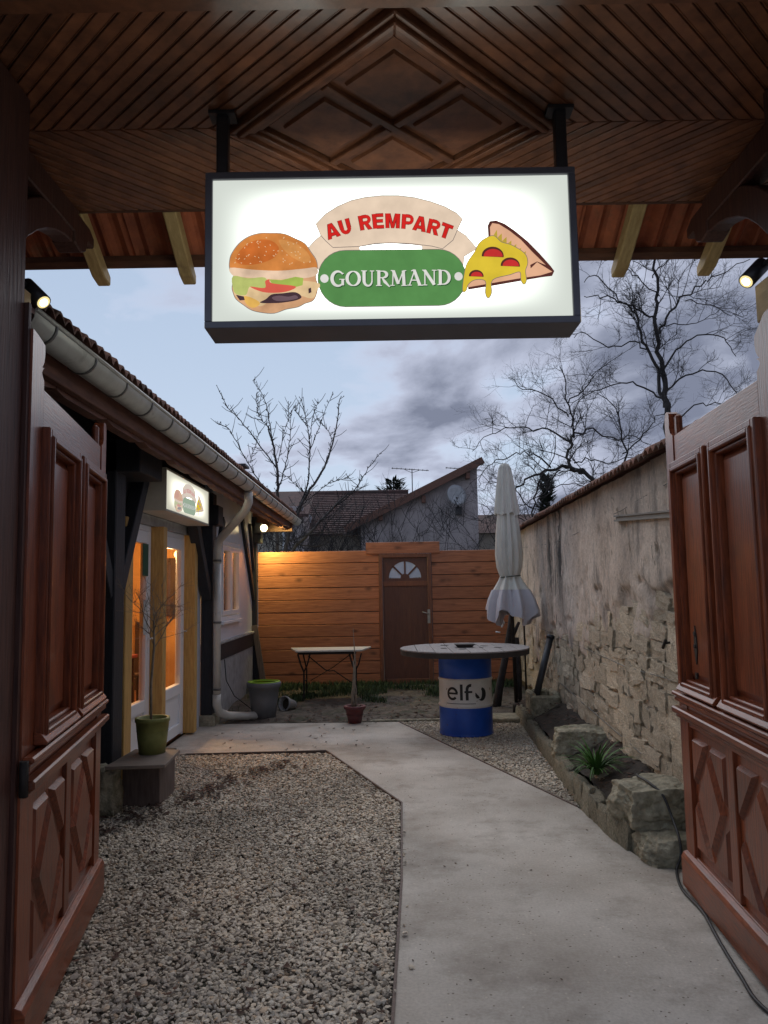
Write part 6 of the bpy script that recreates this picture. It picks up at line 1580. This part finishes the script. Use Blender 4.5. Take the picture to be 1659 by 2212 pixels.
MB().lathe([(0, .0), (.05, 0), (.05, .10), (.03, .14), (0, .14)], (UX, UY), 16).build('base_socket', 'iron', um_)
# dark stump, stake and scraps beside it
stm = thing('tree_stump', (1.50, 10.25, 0), 'dark dead branch leaning behind the drum table by the parasol', 'stump')
MB().tube([(1.42, 10.3, 0), (1.47, 10.3, .28), (1.55, 10.3, .62), (1.63, 10.32, 1.0), (1.66, 10.3, 1.28)], [.06, .05, .045, .04, .03], 9).tube([(1.60, 10.3, .8), (1.75, 10.3, 1.1)], [.035, .02], 7).tube([(1.70, 10.3, .0), (1.72, 10.3, .45), (1.70, 10.3, .9)], [.05, .045, .04], 8).build('branch', 'bark', stm)
MB().tube([(1.83, 10.4, 0), (1.83, 10.4, 1.32)], .013, 6).build('iron_stake', 'iron', lab='upright thin black iron stake by the end of the wall', cat='stake')
gl_ = thing('lantern', (1.52, 10.2, 1.02), 'small broken glass lantern hanging on the dead branch', 'lantern')
MB().tube([(1.50, 10.2, 1.12), (1.515, 10.2, 1.16), (1.535, 10.2, 1.10), (1.50, 10.2, 1.04)], .012, 6).build('glass_shade', 'white', gl_)
MB().tube([(1.42, 10.18, .985), (1.48, 10.18, .975)], .010, 6).build('glass_drip', 'white', gl_)

# ================================================================== HOUSES BEHIND
HY = 24.0
h1 = thing('gabled_house', (at(900, 1187, HY).x, HY, 0), 'pinkish roughcast house with steep single slope and satellite dish beyond the fence', 'house')
def hp(px, py, Y=HY): v = at(px, py, Y); return (v.x, v.z)
wl0, wr0 = at(780, 1187, HY).x, at(1035, 1187, HY).x
a, b_ = hp(780, 1132), hp(1034, 1004)
MB().prism([(wl0, 0), (wr0, 0), (wr0, b_[1]), (wl0, a[1])], 'y', HY, HY + 7).build('wall', 'housewall', h1)
A0, A1 = hp(742, 1139), hp(1038, 990)
dd = Vector((A1[0] - A0[0], A1[1] - A0[1])).normalized(); nn = Vector((-dd.y, dd.x))
MB().prism([(A0[0], A0[1]), A1, (A1[0] - nn.x * .22, A1[1] - nn.y * .22), (A0[0] - nn.x * .22, A0[1] - nn.y * .22)], 'y', HY - .30, HY - .24).build('verge_board', 'fascia', h1)
MB().prism([(A0[0], A0[1]), A1, (A1[0] - nn.x * .12, A1[1] - nn.y * .12), (A0[0] - nn.x * .12, A0[1] - nn.y * .12)], 'y', HY - .24, HY + 7.2).build('roof', 'roofbrown', h1)
for (px, py) in ((915, 1082), (822, 1120), (1010, 1030)):
    v = at(px, py - 4, HY - .12); MB().box(v.x - .06, v.x + .06, HY - .24, HY, v.z - .12, v.z + .1).build('purlin_end', 'fascia', h1)
dsh = at(986, 1070, HY - .3)
ds = thing('satellite_dish', (dsh.x, HY - .02, dsh.z - .4), 'pale satellite dish bolted to the roughcast gable', 'satellite dish')
Rd = Matrix.Translation((dsh.x + .0, HY - .32, dsh.z)) @ Matrix.Rotation(radians(25), 4, 'Z') @ Matrix.Rotation(radians(78), 4, 'X')
MB(Rd).lathe([(0, -.07), (.12, -.06), (.24, -.03), (.33, .02), (.335, .025), (.24, -.02), (.12, -.05), (0, -.058)], (0, 0), 28).build('dish', 'dish', ds)
MB().tube([(dsh.x, HY - .28, dsh.z - .05), (dsh.x + .06, HY - .2, dsh.z - .38), (dsh.x + .06, HY, dsh.z - .42)], .03, 8).box(dsh.x - .02, dsh.x + .16, HY - .2, HY - .005, dsh.z - .58, dsh.z - .34).build('mount', 'metal_dk', ds)
MB().tube([(dsh.x, HY - .35, dsh.z - .3), (dsh.x - .1, HY - .65, dsh.z - .18)], .015, 6).build('feed_arm', 'metal_dk', ds)

H2 = 27.0
h2 = thing('long_house', (at(700, 1187, H2).x, H2, 0), 'low cream house with long brown tiled roof behind the bare tree', 'house')
e0, e1 = at(555, 1152, H2), at(880, 1152, H2); r0_, r1_ = at(590, 1069, H2 + 4.5), at(960, 1066, H2 + 4.5)
zr_ = r0_.z; ze = e0.z - .1
MB().box(e0.x + .1, e1.x - .5, H2 + .3, H2 + 9, 0, ze + .1).build('wall', 'housecream', h2)
rows_n = 22
mb = MB()
for i in range(rows_n):
    t0, t1 = i / rows_n, (i + 1) / rows_n
    y0, y1 = H2 + 4.5 * t0, H2 + 4.5 * t1; z0, z1 = ze + (zr_ - ze) * t0, ze + (zr_ - ze) * t1
    xl, xr_ = e0.x - .3, e1.x + .2
    mb.add([(xl, y0, z0 + .05), (xr_, y0, z0 + .05), (xr_, y1, z1 + .01), (xl, y1, z1 + .01), (xl, y0, z0 - .01), (xr_, y0, z0 - .01)], [(0, 1, 2, 3), (4, 5, 1, 0)])
mb.build('roof', 'roofbrown', h2, fix=False)
MB().add([(e0.x - .3, H2 + 4.5, zr_), (e1.x + .2, H2 + 4.5, zr_), (e1.x + .2, H2 + 9.2, ze), (e0.x - .3, H2 + 9.2, ze)], [(0, 1, 2, 3)]).build('rear_roof', 'roofbrown', h2, fix=False)
MB().tube([(e0.x - .3, H2 + 4.5, zr_ + .02), (e1.x + .2, H2 + 4.5, zr_ + .02)], .11, 8).build('ridge', 'roofbrown', h2)
sk = at(650, 1124, H2 + 1.3)
MB().box(sk.x - .38, sk.x + .38, H2 + .95, H2 + 1.6, sk.z - .12, sk.z + .16).build('skylight', 'frost', h2, bevel=.02)
cw = at(612, 1150, H2 - 2)
h3 = thing('small_annex', (cw.x, H2 - 2, 0), 'cream annex with white corner pipe and shuttered wall left of the long roof', 'house')
x0_, x1_ = at(556, 1150, H2 - 2).x, at(656, 1150, H2 - 2).x
zt3 = at(600, 1116, H2 - 2).z
MB().box(x0_ - 3, at(610, 1150, H2 - 2).x, H2 - 2, H2 + .2, 0, zt3).build('wall', 'housecream', h3)
mb = MB()
xs0, xs1 = at(618, 1150, H2 - 2).x, at(655, 1150, H2 - 2).x
for i in range(24): mb.box(xs0, xs1, H2 - 1.96 , H2 + .1, .3 + i * .165, .3 + i * .165 + .15)
mb.box(xs0 + .01, xs1 - .01, H2 - 1.93, H2 + .1, 0, .3 + 24 * .165)
mb.build('slatted_wall', 'housewall', h3)
MB().tube([(xs0 - .06, H2 - 2.05, 0), (xs0 - .06, H2 - 2.05, zt3)], .05, 8).build('downpipe', 'white', h3)
MB().prism([(H2 - 2.3, zt3 - .05), (H2 + .3, zt3 + 1.0), (H2 + .3, zt3 + 1.1), (H2 - 2.3, zt3 + .05)], 'x', x0_ - 3.2, xs1 + .2).build('roof', 'roofbrown', h3)
# far right low house behind parasol
h4 = thing('distant_house', (at(1060, 1187, 30).x, 30, 0), 'low distant house with dark roof seen left of the parasol', 'house')
q0, q1 = at(1020, 1150, 30), at(1180, 1150, 30)
MB().box(q0.x, q1.x, 30, 34, 0, q0.z).build('wall', 'housecream', h4)
MB().prism([(29.7, q0.z - .05), (32.5, at(1060, 1112, 32.5).z), (35, q0.z)], 'x', q0.x - .3, q1.x + .3).build('roof', 'roofbrown', h4)

# TV aerials
def aerial(px, pb_, pt, Y, w, lab, mast=True):
    v = at(px, pb_, Y); tp = at(px, pt, Y); t = thing('tv_aerial', (v.x, Y, v.z), lab, 'aerial', 'roof aerials beyond the fence')
    MB().tube([(v.x, Y, v.z), (v.x, Y, tp.z + .05)], .022, 6).build('mast', 'zincd', t)
    MB().tube([(v.x - w * .55, Y, tp.z + .08), (v.x + w * .45, Y, tp.z - .04)], .016, 5).build('boom', 'zincd', t)
    for k in range(9):
        x = v.x - w * .52 + k * w * .115; z = tp.z + .08 - .12 * (k / 9)
        MB().tube([(x, Y - .22, z), (x, Y + .22, z)], .010, 4).build('element', 'zincd', t)
    MB().tube([(v.x - .3, Y, tp.z + .02), (v.x, Y, tp.z - .12), (v.x + .3, Y, tp.z - .02)], .010, 4).build('stay', 'zincd', t)
aerial(891, 1068, 1015, 31, 1.5, 'TV aerial on the ridge of the long brown roof')
aerial(1005, 1060, 1014, 31, 1.4, 'TV aerial half hidden behind the sloping gable roof')

# ================================================================== TREES
def branch_tree(name, limbs, lab, Y, seed, twig_d=2, dens=5, tl=.9, mtr='bark', cat='tree', spread=.7, up=.25, trunk_to=None, group=None):
    """limbs: list of (pixel polyline with y-offset depth, r0, r1)"""
    rnd = random.Random(seed)
    P0 = at(*limbs[0][0][0][:2], Y)
    t = thing(name, (P0.x, Y, 0), lab, cat, group)
    tr = MB(); cr = MB()
    for (pl_, r0, r1) in limbs:
        pts = [at(p[0], p[1], Y + (p[2] if len(p) > 2 else 0)) for p in pl_]
        pts = smooth(pts, 4)
        for p in pts[1:-1]: p += Vector((rnd.uniform(-1, 1), rnd.uniform(-1, 1), rnd.uniform(-1, 1))) * .05
        r0 *= .52; n = len(pts); rs = [r0 + (r1 * .7 - r0) * (i / (n - 1)) ** .8 for i in range(n)]
        (tr if r0 > .03 else cr).tube(pts, rs, 7, cap=False)
        Ln = sum((pts[i + 1] - pts[i]).length for i in range(n - 1))
        for k in range(int(dens * Ln)):
            i = rnd.randrange(max(1, n // 6), n - 1); b_ = pts[i].lerp(pts[i + 1], rnd.random()); d = (pts[i + 1] - pts[i]).normalized()
            nd = (d * .6 + Vector((rnd.uniform(-1, 1), rnd.uniform(-1, 1), rnd.uniform(-.5, 1) + up)) * spread).normalized()
            twigs(cr, b_, nd, tl * rnd.uniform(.5, 1.1) * (1 - .3 * i / n), max(.006, min(rs[i] * .5, .012)), twig_d, rnd, 4, spread, up)
    tr.build('trunk', mtr, t, fix=False); cr.build('crown', 'twig', t, fix=False)
    return t
# young fruit tree, left of centre: long straight shoots with spurs
def shoot_tree():
    Y = 15.5; rnd = random.Random(21)
    P0 = at(608, 1190, Y)
    t = thing('fruit_tree', (P0.x, Y, 0), 'bare young fruit tree with long upright shoots beyond the fence', 'tree')
    tr = MB(); cr = MB()
    limbs = [([(612, 1215), (622, 1160), (640, 1115), (665, 1065), (700, 1010), (722, 940), (735, 860, -.3)], .07, .010),
             ([(612, 1215), (640, 1180), (680, 1140), (716, 1100), (748, 1070)], .06, .02), ([(716, 1100), (760, 1065), (790, 1020, .3), (820, 980, .3)], .022, .006),
             ([(600, 1215), (598, 1110), (600, 1040), (592, 970), (578, 920)], .065, .02), ([(592, 970), (580, 900), (570, 860), (546, 822)], .018, .006),
             ([(600, 1060), (618, 1000), (626, 950), (628, 890)], .02, .006), ([(596, 1010), (560, 960), (520, 910), (492, 880), (472, 840, .4)], .024, .006),
             ([(600, 1090), (560, 1040), (530, 990), (496, 930), (470, 915)], .022, .006), ([(625, 1140), (660, 1060), (670, 980), (664, 920), (650, 862)], .03, .006),
             ([(665, 985), (690, 920), (718, 850)], .016, .005), ([(668, 960), (676, 900), (688, 868)], .012, .005), ([(700, 1010), (716, 950), (700, 920), (688, 905)], .012, .005),
             ([(664, 920), (648, 900), (635, 880)], .01, .004), ([(640, 1100), (690, 1060), (720, 1040), (755, 1032)], .014, .004),
             ([(602, 1120), (570, 1100), (530, 1085), (508, 1060)], .014, .005), ([(612, 1180), (560, 1150), (520, 1140)], .014, .005), ([(665, 1070), (640, 1050), (620, 1030), (596, 1030)], .01, .004),
             ([(578, 920), (560, 900), (556, 880), (554, 850)], .01, .004), ([(540, 1000), (552, 960), (560, 935)], .01, .004), ([(600, 1000), (612, 940), (622, 905), (622, 870)], .012, .004),
             ([(620, 1170), (700, 1150), (760, 1160), (800, 1150)], .02, .005), ([(630, 1170), (690, 1180), (740, 1140), (770, 1110)], .02, .005), ([(600, 1140), (640, 1130), (700, 1120), (760, 1080)], .012, .004),
             ([(748, 1070), (770, 1060), (782, 1030)], .012, .004), ([(560, 1190), (575, 1150), (570, 1110), (585, 1080)], .014, .004)]
    for (pl_, r0, r1) in limbs:
        r0 *= .66; r1 *= .8
        pts = smooth([at(p[0], p[1], Y + (p[2] if len(p) > 2 else rnd.uniform(-.15, .15))) for p in pl_], 6)
        n = len(pts)
        for p in pts[1:-1]: p += Vector((rnd.uniform(-1, 1), rnd.uniform(-1, 1), rnd.uniform(-1, 1))) * .012
        rs = [r0 + (r1 - r0) * i / (n - 1) for i in range(n)]
        (tr if r0 > .03 else cr).tube(pts, rs, 6, cap=False)
        for i in range(1, n):
            for k in range(2 if rs[i] < .03 else 1):
                d = (pts[i] - pts[i - 1]).normalized(); nd = (d * .4 + Vector((rnd.uniform(-1, 1), rnd.uniform(-.5, .5), rnd.uniform(-.3, 1)))).normalized()
                b_ = pts[i - 1].lerp(pts[i], rnd.random()); L_ = rnd.choice((.04, .05, .06, .12, .3)) * rnd.uniform(.7, 1.2)
                cr.tube([b_, b_ + nd * L_ * .6, b_ + nd * L_ + Vector((0, 0, L_ * .15))], [.007, .005, .008 if L_ < .1 else .004], 4, cap=True)
    tr.build('trunk', 'barkgrey', t, fix=False); cr.build('crown', 'twig', t, fix=False)
shoot_tree()
# tall walnut-like tree on the right
branch_tree('bare_tree', [
    ([(1445, 1010), (1442, 900), (1438, 850), (1425, 780), (1418, 700), (1422, 640), (1410, 560), (1395, 500)], .16, .03),
    ([(1436, 880), (1420, 800), (1395, 750), (1378, 690), (1350, 660), (1300, 640), (1262, 640)], .09, .012),
    ([(1425, 720), (1450, 670), (1480, 640), (1520, 610), (1560, 590), (1620, 560)], .06, .012),
    ([(1418, 690), (1385, 670), (1340, 650), (1290, 600), (1262, 610)], .05, .012),
    ([(1432, 800), (1460, 760), (1510, 725), (1560, 730), (1590, 770)], .05, .012),
    ([(1436, 850), (1470, 815), (1530, 800), (1580, 830), (1595, 850)], .05, .012),
    ([(1400, 760), (1370, 740), (1310, 750), (1260, 720), (1240, 730)], .04, .01),
    ([(1430, 860), (1380, 830), (1330, 830), (1270, 850), (1235, 870)], .045, .01),
    ([(1410, 600), (1440, 560), (1480, 520)], .03, .01), ([(1425, 640), (1380, 600), (1340, 570), (1300, 560)], .03, .01),
    ([(1480, 650), (1540, 660), (1590, 680), (1625, 670)], .025, .008), ([(1440, 930), (1500, 880), (1560, 870), (1600, 880)], .04, .01),
    ([(1425, 700), (1470, 700), (1520, 690), (1565, 660)], .03, .008)],
    'tall bare tree with spreading branches above the right gate leaf', 17.0, 5, twig_d=3, dens=3.0, tl=.8, spread=.75)
branch_tree('bare_tree', [
    ([(1345, 1080), (1300, 1050), (1262, 1020), (1200, 1010), (1150, 1030), (1110, 1060)], .12, .02),
    ([(1262, 1020), (1236, 1010), (1228, 990), (1232, 960), (1240, 930), (1225, 880), (1222, 830), (1210, 790)], .08, .012),
    ([(1238, 940), (1280, 930), (1330, 950), (1360, 940), (1400, 960)], .04, .01),
    ([(1235, 960), (1190, 930), (1150, 930), (1110, 920), (1060, 940), (1020, 975)], .04, .008),
    ([(1228, 900), (1180, 850), (1130, 840), (1098, 815)], .03, .008), ([(1228, 870), (1270, 830), (1290, 800), (1345, 760)], .03, .008),
    ([(1190, 1010), (1140, 980), (1100, 985), (1050, 1010), (1035, 1050)], .035, .008), ([(1330, 1060), (1350, 990), (1345, 930), (1330, 880), (1290, 850)], .05, .01),
    ([(1345, 980), (1390, 940), (1420, 900), (1450, 890)], .03, .01), ([(1240, 1000), (1280, 990), (1320, 1000), (1380, 980)], .03, .01), ([(1210, 1015), (1180, 1060), (1140, 1090), (1100, 1110)], .03, .008)],
    'low spreading bare tree behind the tiled wall, between parasol and gate leaf', 15.0, 8, twig_d=3, dens=4.2, tl=.66, spread=.8)
branch_tree('bare_tree', [
    ([(1150, 1200), (1150, 1120), (1160, 1060), (1190, 1000), (1200, 940)], .06, .012), ([(1155, 1100), (1110, 1060), (1070, 1040), (1040, 1060)], .03, .008),
    ([(1150, 1130), (1100, 1110), (1060, 1110), (1040, 1130)], .03, .008), ([(1160, 1080), (1210, 1050), (1260, 1050), (1300, 1060)], .03, .008)],
    'smaller bare tree tangled behind the parasol top', 19.0, 12, twig_d=3, dens=4, tl=.75, spread=.9)
# shrubs against the gable
def shrub(px0, px1, pyb, pyt, Y, n, seed, lab):
    rnd = random.Random(seed); t = None
    v0, v1 = at(px0, pyb, Y), at(px1, pyb, Y); h = at(px0, pyt, Y).z
    t = thing('bare_shrub', ((v0.x + v1.x) / 2, Y, 0), lab, 'shrub', 'bare shrubs before the far houses'); cr = MB()
    for i in range(n):
        x = rnd.uniform(v0.x, v1.x); z = rnd.uniform(1.2, h - .6)
        twigs(cr, (x, Y + rnd.uniform(-.3, .3), z), (rnd.uniform(-.8, .8), 0, 1), rnd.uniform(.5, 1.1), .009, 2, rnd, 4, .6, .2)
    cr.build('crown', 'twig', t, fix=False)
shrub(795, 1030, 1187, 1085, 22.5, 55, 3, 'tangle of bare climbing twigs over the foot of the gable wall')
shrub(640, 790, 1187, 1110, 21.5, 80, 4, 'dark bare thicket between the fruit tree and the gable')
shrub(560, 650, 1187, 1120, 19.5, 34, 6, 'bare thicket behind the restaurant corner lamp')
shrub(1040, 1115, 1187, 1110, 21, 26, 9, 'bare twigs behind the parasol beside the wall end')
# conifer behind the long roof
def conifer(px, pyt, Y, w, lab, seed, pyb=1075):
    rnd = random.Random(seed); tp = at(px, pyt, Y); t = thing('conifer', (tp.x, Y, 0), lab, 'tree')
    MB().tube([(tp.x, Y, 0), (tp.x, Y, tp.z)], [.25, .03], 8).build('trunk', 'bark', t)
    mb = MB(); zb_ = at(px, pyb, Y).z - 2
    for i in range(260):
        z = rnd.uniform(zb_, tp.z); f = 1 - (z - zb_) / (tp.z - zb_ + .3); a = rnd.uniform(0, 2 * pi); L_ = w * (.25 + .75 * f) * rnd.uniform(.6, 1.1)
        for k in range(9):
            t0 = rnd.uniform(.3, 1); c = Vector((tp.x + cos(a) * L_ * t0, Y + sin(a) * L_ * t0, z + .25 * t0 * L_ + rnd.uniform(-.1, .1))); s_ = rnd.uniform(.06, .16)
            d = Vector((cos(a), sin(a), rnd.uniform(.1, .9))).normalized() * s_ * 1.6; sd = Vector((-sin(a), cos(a), rnd.uniform(-.3, .3))) * s_ * .4
            mb.add([c - sd, c + d, c + sd, c - d * .4], [(0, 1, 2, 3)])
    mb.build('crown', 'pine_dark', t, fix=False)
conifer(850, 1040, 36, 1.7, 'dark conifer top showing above the long brown roof', 2)
conifer(1180, 1030, 30, .7, 'slim dark conifer far behind the tiled wall', 6, 1110)
